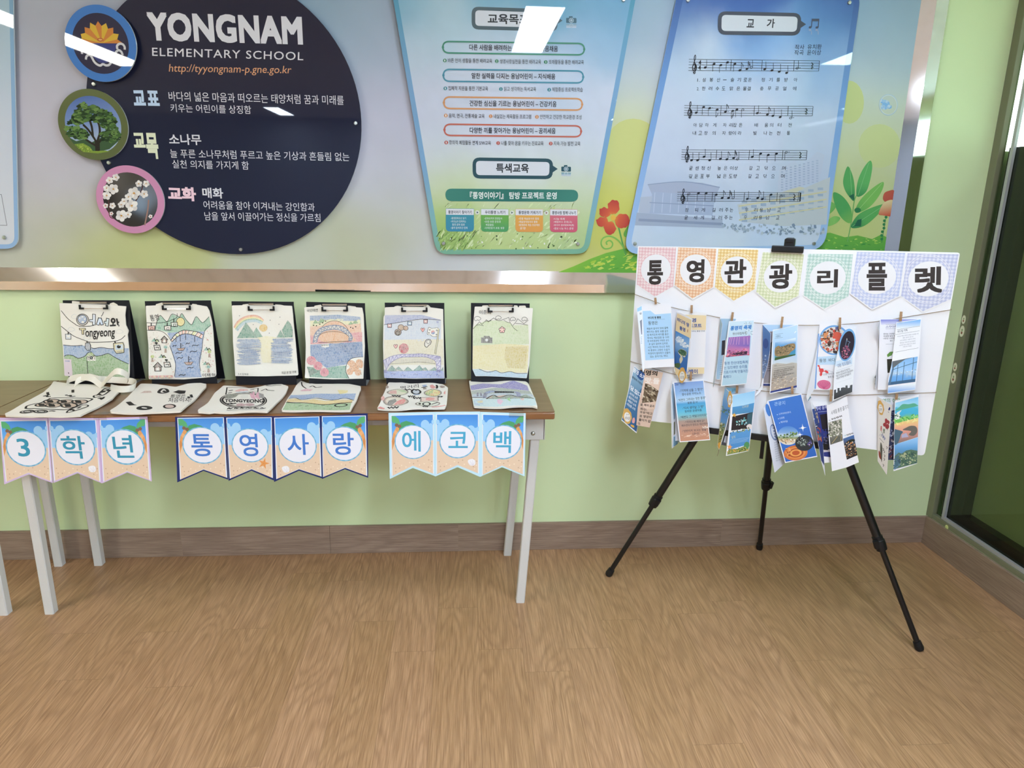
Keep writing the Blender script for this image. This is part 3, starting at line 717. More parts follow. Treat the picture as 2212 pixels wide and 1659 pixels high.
S.poly([(1445,1060),(1470,1046),(1500,1046),(1500,1110),(1470,1115),(1440,1095)], S.grad((1440,1050),(1500,1120), [(0,'#c0604c'),(1,'#b54a44')], .02), True)
S.poly([(1445,1110),(1500,1100),(1500,1180),(1440,1180),(1415,1170)], S.grad((1450,1110),(1450,1180), [(0,'#d9c79a'),(1,'#c8604a')], .02), True)
S.scatter([(1425, 545), (1470, 560), (1480, 590), (1450, 605), (1430, 590)], 40, 8, ['#9cc0e2', '#7fb0e0', '#b9cfe4'], 5)
S.up(); S.ring(1468, 575, 50, 57, 3, '#a9c3d8')
S.ring(1468, 575, 46, 53, 3, '#d3dcdf')
# left meadow and red flower
S.view(820, 0, 2.676)
g = S.grad((1100, 1420), (1200, 1580), [(0, '#a8c93f'), (.5, '#86bd42'), (1, '#6aae44')], .03)
S.poly([(1035,1572),(1120,1540),(1220,1495),(1310,1462),(1400,1440),(1480,1428),(1560,1425),(1700,1440),(1700,1580),(1035,1580)], g)
S.up(); S.scatter([(1200,1530),(1300,1480),(1500,1440),(1500,1560),(1150,1562)], 90, 16, ['#b9cf4e', '#a4c648', '#6fb244', '#5aa53f', '#c4d364'], 9, .3, -.25)
S.up()
S.line([(1378, 1300), (1395, 1370), (1412, 1440), (1425, 1475)], 9, '#5c9f52', True)
S.line([(1415,1440),(1380,1390),(1335,1366),(1292,1376),(1280,1410),(1300,1437),(1335,1432),(1347,1408),(1330,1390),(1310,1400),(1315,1415)], 8, '#7fba58', True)
S.poly([(1410,1350),(1440,1300),(1470,1290),(1460,1330),(1425,1370)], '#68a94c', True)
S.up()
for x, y, a, b, r in ((1352,1197,34,42,.1),(1302,1227,34,28,.3),(1287,1282,35,28,0),(1331,1318,34,38,-.2),(1402,1277,44,42,0)):
    S.poly([(px+3*sin(i*1.7), py+3*cos(i*2.3)) for i, (px, py) in enumerate(ellpts(x, y, a, b, 18, r))], S.grad((1345,1258),(x+(x-1345)*.6, y+(y-1258)*.6), [(0,'#dba23f'),(.35,'#d1603f'),(1,'#b84038')], .02), True)
S.up(); S.ell(1350, 1258, 15, 17, '#e0b44c')
S.build('mural_print', M['mural'], board)
prof = lambda s: [(s[0], YM), (s[1], YM-.0135), (s[2], WALL), (s[0], WALL)]
def rail(e0, e1):
    bm = bmesh.new(); r = [[bm.verts.new(p) for p in e] for e in (e0, e1)]
    n = len(e0)
    for i in range(n): bm.faces.new((r[0][i], r[0][(i+1) % n], r[1][(i+1) % n], r[1][i]))
    bm.faces.new(r[0][::-1]); bm.faces.new(r[1]); return bm
W3 = (0, .0475, .0785); R3 = (0, .048, .096)
xs = [BX1+a for a in R3]; xl = [BX0-a for a in W3]; zb = [BZ0-a for a in W3]; zt = [BZ1+a for a in W3]
ys = (YM, YM-.0135, YM-.0090, WALL, WALL); q = lambda X, Z: [(X[0], ys[0], Z[0]), (X[1], ys[1], Z[1]), (X[2], ys[2], Z[2]), (X[2], ys[3], Z[2]), (X[0], ys[4], Z[0])]
for e0, e1 in ((q(xl, zb), q(xs, zb)), (q(xs, zb), q(xs, zt)), (q(xs, zt), q(xl, zt)), (q(xl, zt), q(xl, zb))): obj('frame_rail', rail(e0, e1), M['steel'], board)

# ------------------------------------------------------------------ acrylic signs screwed on in front of the mural
YS = 2.573
def screw(parent, S, p, r=.0062):
    P = S.pt(p); o = obj('standoff_screw', bm_lathe(P+Vector((0, .012, 0)), P-Vector((0, .01, 0)), [(0, r*.7), (.0121, r*.7), (.0122, r*1.05), (.0165, r*1.05), (.018, r*.85), (.0182, r*.3)], 18), M['screw'], parent, smooth=True)
def sheet(): return Sheet((0, YS, 0), (1, 0, 0), (0, 0, 1))
WHITE = '#dcdde6'
# --- navy round sign
S = sheet().view(0, 0, 2.676)
pts = [S.uv(p) for p in ((1730,0),(1870,150),(2050,480),(2107,750),(1990,1090),(1800,1300),(1560,1460),(1340,1482),(1100,1420),(900,1310),(508,470),(585,935),(735,0),(685,50))]
import numpy as np
A_ = np.array([[2*u, 2*v, 1] for u, v in pts]); B_ = np.array([u*u+v*v for u, v in pts]); sol = np.linalg.lstsq(A_, B_, rcond=None)[0]
cu, cv = float(sol[0]), float(sol[1]); cr = sqrt(float(sol[2])+cu*cu+cv*cv)
navy = thing('round_sign', (cu, YS, cv-cr), 'big navy round school sign with three picture discs on its left edge', 'sign')
S.slab([(cu+cr*cos(2*pi*i/96), cv+cr*sin(2*pi*i/96)) for i in range(96)], .006, '#1f2238', '#b9bfc9', uv=True)
t = S.text
t('YONGNAM', (862, 235), (1752, 260), 0, WHITE, .045, tl=(845, 68), sp=1.05)
t('ELEMENTARY SCHOOL', (880, 323), (1753, 349), 0, WHITE, .004, tl=(879, 275), sp=1.12)
t('http://tyyongnam-p.gne.go.kr', (975, 428), (1680, 438), 0, '#d9a27a', .0, tl=(980, 370))
S.view(110, 170, 4.738)
t('교', (853, 275), (975, 275), 155, '#bcd3ef', .05); t('표', (995, 277), (1116, 279), 155, '#bcd3ef', .05)
t('교', (853, 705), (972, 706), 150, '#dde3c8', .05); t('목', (990, 820), (1113, 822), 264, '#dde3c8', .05)
S.view(0, 0, 2.676)
t('교화', (974, 1158), (1136, 1164), 80, '#f0cfdd', .05)
for s_, bl, br, h, b in (('바다의 넓은 마음과 떠오르는 태양처럼 꿈과 미래를',(978,583),(1988,607),54,0),('키우는 어린이를 상징함',(988,648),(1453,659),48,0),('소나무',(980,836),(1166,839),62,.02),('늘 푸른 소나무처럼 푸르고 높은 기상과 흔들림 없는',(986,912),(2020,932),50,0),('실천 의지를 가지게 함',(998,972),(1440,981),48,0),('매화',(1172,1144),(1292,1148),60,.025),('어려움을 참아 이겨내는 강인함과',(1178,1208),(1820,1222),48,0),('남을 앞서 이끌어가는 정신을 가르침',(1185,1273),(1853,1283),48,0)): t(s_, bl, br, h, WHITE, b)
S.build('navy_panel', M['acrylic'], navy)
for p in ((545,487),(631,941),(2057,713),(1393,1442)): screw(navy, S, p)
def badge(vw, l, r, top, bot, ringcol, inner, paint_fn, name, mirror_tilt=0):
    B = Sheet((0, YS-.0085, 0), (1, 0, 0), (0, 0, 1)).view(*vw)
    if mirror_tilt:      # disc tilted a few degrees so its gloss mirrors the left ceiling light
        O = B.pt(((l+r)/2, (top+bot)/2))-Vector((0, .0065, 0)); B = Sheet(O, (cos(mirror_tilt), -sin(mirror_tilt), 0), (0, .02, 1)).view(*vw)
    a = B.uv(((l+r)/2, (top+bot)/2)); rad = .25*(abs(B.uv((r, (top+bot)/2))[0]-B.uv((l, (top+bot)/2))[0])+abs(B.uv(((l+r)/2, top))[1]-B.uv(((l+r)/2, bot))[1]))
    B.slab([(a[0]+rad*cos(2*pi*i/72), a[1]+rad*sin(2*pi*i/72)) for i in range(72)], .006, ringcol, '#ccd2d8', uv=True)
    B.ctr = ((l+r)/2, (top+bot)/2); B.rad = rad
    paint_fn(B, inner*rad); o = B.build(name, M['acrylic'], navy); return o
def emblem(B, ri):
    B.disc(B.ctr, ri, '#2a2a44'); B.up()
    B.poly([(545,772),(1115,782),(1010,1050),(930,1120),(855,1135),(770,1115),(690,1035)], '#363f7c'); B.up()
    val = [(440,770),(470,690),(530,590),(615,512),(715,460),(825,465),(940,515),(1036,600),(1106,706),(1110,778)]
    tip = [(430,740),(440,660),(520,485),(620,405),(760,380),(905,415),(1035,495),(1132,610),(1190,762)]
    tip = [(400,745),(452,610),(520,485),(620,405),(760,380),(905,415),(1035,495),(1132,612),(1195,765)]
    for i in range(9): B.poly([(830,775), val[i], tip[i], val[i+1]], ['#c9803f', '#d3ae3e'][i % 2])
    B.up(); B.ring(803, 712, 48, 26, 12, '#a8503a'); B.ell(803, 712, 30, 12, '#e0a878')
    w = '#cfd0d6'
    for p in ([(545,1068),(556,1010),(598,985),(640,1010),(690,1100),(740,1150),(800,1175),(850,1150),(905,1172),(965,1160),(1010,1090),(1035,1020),(1080,990),(1130,1020),(1152,1075)], [(475,968),(478,905),(520,875),(570,890),(610,950),(640,1010)], [(412,880),(392,830),(420,780),(470,770),(520,810),(560,880)], [(1035,1020),(1080,940),(1130,900),(1180,930),(1205,990)], [(1108,880),(1105,820),(1150,785),(1205,795),(1238,840),(1240,890)]): B.line(p, 40, w, True)
badge((120,0,8.295), 160, 1453, 102, 1463, '#4079c2', .79, emblem, 'emblem_disc', radians(3.7))
def pine(B, ri):
    x, y = B.ctr; B.disc(B.ctr, ri, B.grad((300,180),(420,640), [(0,'#4f6aa8'),(.6,'#7d95c4'),(1,'#a3b4cc')], .02)); B.up()
    B.poly([(185,600),(260,640),(330,620),(420,650),(520,600),(640,590),(712,560),(690,640),(600,720),(480,752),(330,735),(230,665)], '#3f5a3c'); B.up()
    B.poly([(240,670),(330,660),(400,700),(430,740),(560,735),(600,745),(480,765),(330,750)], '#7f9a3e'); B.up(2)
    for p in ([(470,735),(462,650),(430,590),(380,520),(330,470)], [(480,740),(478,640),(500,560),(495,480),(470,420)], [(470,690),(400,650),(330,600),(270,560)], [(485,660),(540,600),(600,560),(640,500)], [(430,590),(420,500),(400,430),(380,350)]): B.line(p, 22, '#2f2a22', True)
    B.poly([(455,740),(450,640),(500,640),(502,738)], '#2f2a22'); B.up(2)
    crown = [([(180,460),(235,370),(290,270),(340,240),(400,275),(470,280),(560,330),(640,380),(670,450),(690,540),(640,570),(560,520),(480,440),(380,430),(280,470),(190,465)], 230), ([(155,500),(240,490),(330,520),(390,570),(330,620),(230,600),(170,550)], 70), ([(520,560),(600,520),(705,560),(700,620),(640,650),(540,640)], 70)]
    for i, (p, n) in enumerate(crown): B.scatter(p, int(n*1.5), 27, ['#2a3f26', '#34502c', '#456434', '#57763f', '#22331f', '#6a8a4c'], 20+i, .5, 0, sides=7)
    B.scatter([(240,680),(330,665),(400,715),(420,745),(330,745)], 60, 9, ['#8fa848', '#6d8a38', '#a6b857'], 31, .6)
badge((110,170,4.738), 80, 785, 106, 838, '#5f6840', .805, pine, 'tree_disc')
def plum(B, ri):
    B.disc(B.ctr, ri, B.field([(560,1200,'#2c2824'),(700,1060,'#5a5651'),(850,1050,'#47433f'),(1000,1200,'#6f7480'),(930,1260,'#8fa5bd'),(1050,1350,'#3f3b37'),(850,1450,'#35312d'),(620,1400,'#3a3531'),(760,1250,'#4a4540')], 70, .01)); B.up()
    B.line([(1000,1240),(990,1350),(960,1500)], 14, '#9c7a70', True); B.line([(700,1460),(800,1340),(900,1200),(960,1040)], 10, '#4d2f2c', True); B.line([(590,1240),(600,1400),(640,1430)], 9, '#5a3a36', True); B.up()
    fl = [(850,1172,62),(828,1300,62),(722,1402,58),(900,1075,34),(975,1075,34),(570,1120,34),(640,1130,52),(572,1195,44),(600,1040,36),(665,1010,36),(560,1300,26),(630,1300,32),(720,1290,34),(750,1255,34),(795,1210,38),(955,1180,40),(790,1390,36),(1020,1410,20),(620,1380,20)]
    for j, (x, y, r) in enumerate(fl):
        a0 = j*.7
        for i in range(5): B.ell(x+r*.55*cos(a0+i*1.257), y+r*.55*sin(a0+i*1.257), r*.52, r*.47, ['#e2dfdc', '#d6d2cf', '#ebe8e4'][(i+j) % 3], a0+i*1.257, n=14, k=B.k+.1*i+.02*j)
    B.up(2)
    for j, (x, y, r) in enumerate(fl):
        if r > 30: B.ell(x, y, r*.2, r*.18, '#c79a5c', n=10); B.scatter(ellpts(x, y, r*.4, r*.4, 10), 7, r*.05, ['#8a4a35', '#b9803f'], j)
        else: B.ell(x, y, r*.4, r*.4, '#c58a86', n=10)
badge((110,170,4.738), 465, 1162, 893, 1585, '#cb8db2', .80, plum, 'blossom_disc')

# --- trapezoid sign with the school aims
S = sheet().view(820, 0, 2.676); S.auto = .01
aims = thing('aims_sign', tuple(S.pt((765, 1470))), 'tall tapering acrylic sign of school aims with boxed headings, blue sky to grass', 'sign')
out = rpoly([(8, -420), (1556, -420), (1205, 1468), (328, 1470)], [30, 30, 70, 70], 7)
S.slab(out, .006, S.grad((700, 0), (700, 1468), [(0, '#5b9cb8'), (.3, '#79a4cc'), (.65, '#7ba5cb'), (.85, '#7fb0b4'), (1, '#78ad92')], .03), '#c9d3da')
inn = rpoly([(40, -392), (1526, -392), (1178, 1440), (353, 1442)], [20, 20, 40, 40], 6)
ctrl = [(100,-300,'#5f9fc0'),(700,-300,'#5f9fc0'),(1450,-300,'#5f9fc0'),(150,20,'#7db0ca'),(300,60,'#a9c6d6'),(420,120,'#b4cddb'),(650,30,'#78adc6'),(700,220,'#c0cfdf'),(950,30,'#74aac6'),(1300,60,'#77a9cb'),(1250,250,'#9bbbd8'),(200,300,'#b9cbdc'),(600,420,'#c6cfe0'),(1100,450,'#bccbe0'),(260,600,'#c6cde0'),(700,700,'#ccd2e4'),(1250,650,'#c8d0e2'),(300,900,'#c9d1dd'),(750,1000,'#ccd5d9'),(1180,900,'#c9d1dc'),(350,1080,'#c3d1a8'),(700,1150,'#c3d2a2'),(1150,1100,'#c6d2b4'),(400,1300,'#a8c274'),(800,1330,'#bccd92'),(1150,1320,'#b9cb94'),(360,1430,'#8fb264'),(800,1440,'#b3c884'),(1150,1430,'#aac58c')]
S.poly(inn, S.field(ctrl, 105, .018, .012, 14, .03)); S.up()
S.scatter([(330,1330),(560,1330),(520,1435),(360,1435)], 190, 22, ['#8fb064', '#9cbb6f', '#a9c879', '#7b9f58', '#c3d69a', '#93b566'], 4, .09, -1.0)
S.scatter([(370,1180),(1180,1180),(1165,1435),(520,1435)], 240, 22, ['#c6d79f', '#cddcab', '#b8cd8c', '#b4ca86', '#d6e2ba'], 6, .1, -.9)
S.scatter([(340,1350),(1190,1350),(1170,1440),(350,1440)], 34, 5, ['#2c3a28', '#e8ece4', '#e8ece4', '#4d6a3c'], 8, .8)
S.up(2)
def bubble(S, q, r, col, w, inner='#d3d7e0'):
    """speech box: rounded frame with a small pointer on its right"""
    S.rp(q, r, col); mx, my = (q[1][0]+q[2][0])/2, (q[1][1]+q[2][1])/2
    S.poly([(mx-4, my-22), (mx+28, my), (mx-4, my+22)], col); S.up()
    S.rp([(q[0][0]+w, q[0][1]+w), (q[1][0]-w, q[1][1]+w), (q[2][0]-w, q[2][1]-w), (q[3][0]+w, q[3][1]-w)], r*.55, inner); S.up()
bubble(S, [(532,38),(1030,55),(1028,183),(532,170)], 42, '#55666f', 21)
bubble(S, [(537,910),(1003,917),(1000,1036),(538,1032)], 42, '#2f4f59', 20)
S.text('교육목표', (625,138), (865,142), 58, '#3a4046', .03); S.text('특색교육', (673,998), (862,1000), 54, '#33383e', .03)
def camera_icon(S, x, y, s_, c1, c2, c3):
    S.rp([(x-s_, y-.5*s_), (x+s_, y-.45*s_), (x+s_, y+.55*s_), (x-s_, y+.5*s_)], s_*.2, c1); S.box(x-.45*s_, y-.8*s_, x+.25*s_, y-.45*s_, c1)
    S.up(); S.ell(x, y, .48*s_, .48*s_, c2); S.up(); S.ell(x, y, .34*s_, .34*s_, c1); S.up(); S.ell(x, y, .24*s_, .24*s_, c2)
    S.poly([(x-s_, y+.72*s_), (x+s_, y+.75*s_), (x+.95*s_, y+1.45*s_), (x-.95*s_, y+1.42*s_)], S.grad((x, y+.7*s_), (x, y+1.45*s_), [(0, c3), (1, '#c4cede')], .01)); S.ring(x, y+1.0*s_, .36*s_, .3*s_, .14*s_, c2)
camera_icon(S, 1108, 118, 30, '#4f6f80', '#a6bccb', '#7f9fb4'); camera_icon(S, 1078, 977, 28, '#2f5560', '#b3c4cf', '#5f93a0')
rows = [(240,252,318,306,'#4d8e78','다른 사람을 배려하는 용남어린이 – 마음채움',(518,290),(1030,300),[('바른 언어 생활을 통한 배려교육',(395,362),(651,366)),('생명사랑실천을 통한 배려교육',(695,368),(933,371)),('또래활동을 통한 배려교육',(978,371),(1180,373))],((377,350),(677,354),(960,359)),'#3f8468'),
 (401,411,480,470,'#4f8fa6','알찬 실력을 다지는 용남어린이 – 지식배움',(532,455),(1015,460),[('입체적 지원을 통한 기본교육',(398,523),(627,526)),('읽고 생각하는 독서교육',(719,527),(904,529)),('체험중심 프로젝트학습',(997,530),(1174,532))],((380,511),(701,515),(980,519)),'#3c8496'),
 (560,571,637,627,'#cf9569','건강한 심신을 기르는 용남어린이 – 건강키움',(520,614),(1022,619),[('음악, 연극, 전통예술 교육',(400,682),(607,685)),('내실있는 체육활동 프로그램',(660,685),(876,688)),('안전하고 건강한 학교환경 조성',(927,688),(1167,691))],((383,668),(642,672),(909,676)),'#cc8a5a'),
 (718,728,791,783,'#bf6a5c','다양한 끼를 찾아가는 용남어린이 – 꿈끼세움',(521,770),(1017,774),[('창의적 체험활동 연계 S/W교육',(402,836),(643,840)),('나를 찾아 꿈을 키우는 진로교육',(703,840),(947,842)),('지속 가능 발전 교육',(1006,842),(1160,844))],((385,824),(685,827),(989,830)),'#b9574c')]
for i, (yl, yr, yr2, yl2, col, tx, bl, br, sub, dots, dc) in enumerate(rows):
    xl_, xr_ = 366+i*3, 1183-i*6
    S.loop(rpoly([(xl_, yl), (xr_, yr), (xr_-1, yr2), (xl_, yl2)], 38, 7), 9, col)
    S.text(tx, bl, br, 34, '#33363e', .016, sp=1)
    for (s_, a, b), d in zip(sub, dots):
        S.text(s_, a, b, 26, '#41454e', .004, res=2); S.ell(d[0], d[1], 10.5, 10.5, dc, n=16)
    S.up()
    for j, d in enumerate(dots): S.text(str(j+1), (d[0]-3, d[1]+6), (d[0]+3, d[1]+6), 12, '#dfe5e6', .01)
    S.up(-1)
S.rp([(380,1090),(1148,1097),(1147,1166),(381,1163)], 38, S.grad((380,1100),(1148,1100), [(0,'#3f8173'),(.5,'#2f6f66'),(1,'#3f8173')], .03)); S.up()
S.text('『통영이야기』 탐방 프로젝트 운영', (522,1150), (1023,1152), 42, '#dfe7e4', .022)
S.view(940, 430, 6.506)
heads = ['통영이야기 찾아가기', '우리통영 느끼기', '통영문화 키워가기', '통영사랑 함께 나누기']
bods = [['•통영문화유산 읽기', '•부모님과 함께하는', '통영 문화 탐방', '•꿈끼 탐색주간 연계'], ['•문화유적지 현장답사', '•유람·유람 운동장', '체험활동', '•지역전문가 초청, 방문'], ['•전통 예술동아리 활동', '•예술창작동아리 활동', '•통영문화 계승 프로젝트', '운영'], ['•나눔 축제', '•체험부스 운영(고)', '•동아리 결과발표회(중)', '•홍보 나눔 부스 운영']]
cols = [('#3f8fa0', '#3f88a8'), ('#6faa4c', '#4f9a64'), ('#dba650', '#d99a52'), ('#cf6f7e', '#c75c74')]
hx = [(185, 515), (700, 985), (1172, 1485), (1643, 1975)]; bx = [(222, 480), (692, 972), (1172, 1470), (1663, 1950)]
for i, (x0, x1) in enumerate(((150,545),(643,1032),(1128,1516),(1613,2000))):
    y0 = 132+i*3
    S.rp([(x0,y0),(x1,y0+4),(x1,y0+326),(x0,y0+322)], [8,8,60,60], S.grad((x0,y0+90),(x0,y0+320), [(0,cols[i][0]),(1,cols[i][1])], .02)); S.up()
    S.poly([(x0+3,y0+4),(x1-3,y0+8),(x1-3,y0+92),(x0+3,y0+88)], '#dadce4'); S.up()
    S.text(heads[i], (hx[i][0], y0+76), (hx[i][1], y0+78), 50, '#2c3440', .02, res=2)
    for j, s_ in enumerate(bods[i]):
        w_ = (bx[i][1]-bx[i][0])*min(1, .12+len(s_)/12.5*.88); xx = bx[i][0] if s_[0] == '•' else bx[i][0]+18
        S.text(s_, (xx, y0+153+j*45), (min(xx+w_, x1-8), y0+154+j*45), 32, '#dfe6e6', .0, res=2)
    if i < 3: S.ell(x1+48, y0+56, 29, 29, '#d9ddd6'); S.up(); S.poly([(x1+38,y0+40),(x1+64,y0+56),(x1+38,y0+72)], ['#3f5a6a', '#4d6a58', '#8a5a4a'][i]); S.up(-1)
    S.up(-2)
S.view(820, 0, 2.676); S.build('printed_panel', M['acrylic'], aims)
for p in ((370,1407),(1146,1410),(1410,0)): screw(aims, S, p)

# --- school song sign
S = sheet().view(1340, 0, 2.537)
song = thing('song_sign', tuple(S.pt((560, 1385))), 'slanted acrylic sign with four staves of sheet music over a pale school photo', 'sign')
out = rpoly([(313,-38),(1319,-38),(1118,1372),(15,1394)], [40,70,95,95], 7)
S.slab(out, .006, S.grad((700,-40),(600,1390), [(0,'#3f5f9f'),(.35,'#6f9ad2'),(.7,'#8fb2e0'),(1,'#a6c4ea')], .03), '#cbd5de')
inn = rpoly([(345,-10),(1284,-10),(1084,1342),(52,1362)], [20,45,60,60], 6)
ctrl = [(350,-10,'#4161a8'),(700,-10,'#3f60a8'),(1250,-10,'#4a6cae'),(330,100,'#4f74b4'),(700,90,'#4a73b6'),(1150,100,'#557fba'),(300,170,'#6b95c8'),(340,230,'#b9cce2'),(480,290,'#c9d5e6'),(650,240,'#7aa6dc'),(850,260,'#86b0e2'),(1100,200,'#6f9ccf'),(1150,330,'#8fb0da'),(260,350,'#b4c8e2'),(600,380,'#b2c9e6'),(900,400,'#b7cae6'),(1200,500,'#a3bcde'),(230,520,'#c2cee4'),(700,600,'#c6d0e6'),(1150,700,'#bccae2'),(180,800,'#c3cee4'),(600,900,'#c8d2e6'),(1050,950,'#bac7de'),(120,1050,'#b6c4dc'),(500,1150,'#b9c7dc'),(1000,1150,'#b9c8dc'),(100,1280,'#c9d5e6'),(500,1290,'#cdd8e8'),(1000,1290,'#ccd7e8'),(200,1350,'#c6d4e8'),(900,1350,'#c2d2ea')]
S.poly(inn, S.field(ctrl, 85, .018, .012, 16, .02)); S.up()
# the pale school buildings
S.poly([(150,1012),(250,1000),(350,996),(450,1002),(545,1025),(530,1060),(500,1100),(180,1080)], '#a9b2cb'); S.poly([(175,1050),(520,1075),(505,1180),(160,1170)], '#a8b5cf'); S.poly([(110,1080),(175,1075),(160,1170),(100,1165)], '#b3bccf')
S.poly([(90,1165),(560,1200),(560,1250),(80,1235)], '#a6b0c6')
S.poly([(640,1120),(880,1050),(930,1015),(1010,1030),(1150,970),(1130,1230),(900,1240),(660,1215)], '#bfc6cc'); S.poly([(880,1050),(935,1012),(1012,1030),(960,1055)], '#c9c8b4')
S.poly([(870,930),(955,880),(985,920),(1080,830),(1120,850),(1090,990),(860,1060)], '#bcc6dc'); S.up()
for i in range(7):
    S.line([(190+i*45,1055+i*2.4),(182+i*45,1165)], 3, '#c4cde0')
S.line([(160,1110),(510,1128)], 5, '#93a0bd'); S.line([(100,1205),(555,1228)], 14, '#8f9bb4'); S.line([(150,1012),(350,996),(545,1027)], 5, '#93a0bd', True)
for i in range(4):
    for j in range(9): S.box(665+j*52, 1098+i*34-j*9+(0 if j < 5 else 2), 695+j*52, 1114+i*34-j*9, ['#a4b3c8', '#9fb0c6'][i % 2])
for i in range(3): S.line([(650,1130+i*38),(1130,1050+i*42)], 7, '#cfc9a4')
for j in range(9):
    for i in range(9): S.box(880+j*24, 925+i*14-j*6, 892+j*24, 932+i*14-j*6, '#aab7d2')
S.scatter([(560,1225),(1120,1235),(1120,1285),(700,1280),(560,1250)], 110, 9, ['#93a2b4', '#a3b0be', '#7f90a6', '#b3bfcc'], 12, .7)
S.poly([(870,1250),(940,1235),(985,1250),(985,1275),(870,1272)], '#c8d3e2')
S.up(2)
S.auto = .004
bubble(S, [(535,62),(992,72),(985,195),(533,190)], 44, '#4a5160', 20, '#d0d5e0')
S.text('교', (690,151), (731,152), 46, '#2c3038', .025); S.text('가', (800,153), (843,154), 50, '#2c3038', .025)
nc = '#4f566a'
S.line([(1046,150),(1050,108)], 5, nc); S.line([(1083,152),(1087,108)], 5, nc); S.poly([(1048,103),(1089,103),(1089,117),(1048,117)], nc); S.ell(1039,150,8,6,nc,-.3); S.ell(1076,151,8,6,nc,-.3)
S.line([(1046,170),(1046,190)], 5, '#8fa0c0'); S.line([(1083,170),(1083,190)], 5, '#8fa0c0'); S.ell(1038,165,8,6,'#8fa0c0'); S.ell(1075,165,8,6,'#8fa0c0')
S.text('작사  유치환', (955,272), (1101,270), 27, '#3a4152', 0); S.text('작곡  윤이상', (952,303), (1098,301), 27, '#3a4152', 0)
INK = '#23262e'
def staff(x0, yt, yb, x1, yt1, yb1, bars, final=False):
    for i in range(5):
        f = i/4; S.line([(x0-(i*.6), yt+(yb-yt)*f), (x1-(i*1.2), yt1+(yb1-yt1)*f)], 1.7, INK)
    for b in bars+[x1]:
        f = (b-x0)/(x1-x0); a = yt+(yt1-yt)*f; c = yb+(yb1-yb)*f; S.line([(b, a), (b-4, c)], 2.6, INK)
    if final: S.line([(x1, yt1), (x1-4, yb1)], 7, INK); S.line([(x1-11, yt1), (x1-15, yb1)], 2.4, INK)
    k = (yb-yt)/60; X = lambda a, b: (x0+30+a*.55, yt+b*k)
    S.line([X(-6,48),X(2,54),X(13,45),X(10,31),X(-6,30),X(-18,42),X(-14,58),X(2,64),X(18,56),X(20,38),X(6,22),X(-2,18)][::-1], 4.6, INK, True)
    S.line([X(-18,44),X(-12,28),X(4,8),X(13,-8),X(10,-22),X(3,-18),X(-1,-4),X(4,30),X(9,66),X(6,76),X(-4,78),X(-8,70)], 3.6, INK, True); S.ell(x0+27, yt+72*k, 4.5, 4, INK, n=10)
def note(x, y, k, up=True):
    k0 = k[0]
    if k0 == 'r': S.line([(x-3,y-17),(x+5,y-6),(x-3,y+1),(x+5,y+10),(x-4,y+12),(x,y+19)], 4, INK); return
    if k0 == 'h': S.ring(x, y, 7, 5, 2.4, INK, -.35, 14)
    else: S.ell(x, y, 8, 5.6, INK, -.35, 14)
    sx = x+7 if up else x-7; ey = y-42 if up else y+42; S.line([(sx, y-1 if up else y+1), (sx-(0 if up else 1), ey)], 2.2, INK)
    if k0 in 'es':
        for n in range(1 if k0 == 'e' else 2): S.line([(sx, ey+n*9*(1 if up else -1)), (sx+9, ey+(14+n*9)*(1 if up else -1)), (sx+10, ey+(24+n*9)*(1 if up else -1))], 2.6, INK, True)
    if '.' in k: S.ell(x+15, y-2, 2.2, 2.2, INK, n=8)
U, Dn = True, False
staff(375,325,386,1090,333,390,[608,777,952]); staff(350,578,632,1055,583,635,[552,735,920]); staff(335,821,873,1022,825,876,[528,707,890]); staff(312,1053,1101,987,1056,1104,[505,680,860],True)
for n in ((465,370,'q',U),(513,350,'q',Dn),(550,357,'q',Dn),(587,342,'q',Dn),(627,350,'q',Dn),(655,385,'e',U),(693,378,'s',U),(717,370,'h',U),(790,380,'q',U),(830,386,'q',U),(870,393,'q',U),(910,400,'q',U),(968,374,'h.',U),(1050,360,'r'),
 (415,618,'q',U),(456,587,'q',Dn),(489,593,'q.',Dn),(530,601,'e',Dn),(575,613,'e.',U),(615,608,'s',Dn),(638,601,'q',Dn),(670,602,'h',Dn),(750,620,'q.',U),(805,628,'e',U),(835,635,'q',U),(875,642,'q',U),(933,647,'h.',U),(1018,610,'r'),
 (390,878,'q',U),(423,878,'q',U),(458,859,'q',U),(489,878,'q',U),(547,871,'q',U),(583,873,'e',U),(620,866,'s',U),(642,872,'h',U),(722,860,'q',U),(768,842,'q',Dn),(810,849,'q',Dn),(855,842,'q',Dn),(908,835,'h.',Dn),(985,850,'r'),
 (375,1063,'h',Dn),(428,1058,'q',Dn),(470,1058,'q',Dn),(525,1067,'q',Dn),(557,1085,'e',U),(592,1085,'s',U),(617,1084,'h',U),(695,1090,'q.',U),(752,1085,'e',U),(777,1091,'q',U),(825,1067,'q',Dn),(880,1075,'h.',Dn),(952,1080,'r')): note(*n)
S.text('4', (428,356), (442,356), 26, INK, .03); S.text('4', (426,384), (440,384), 26, INK, .03)
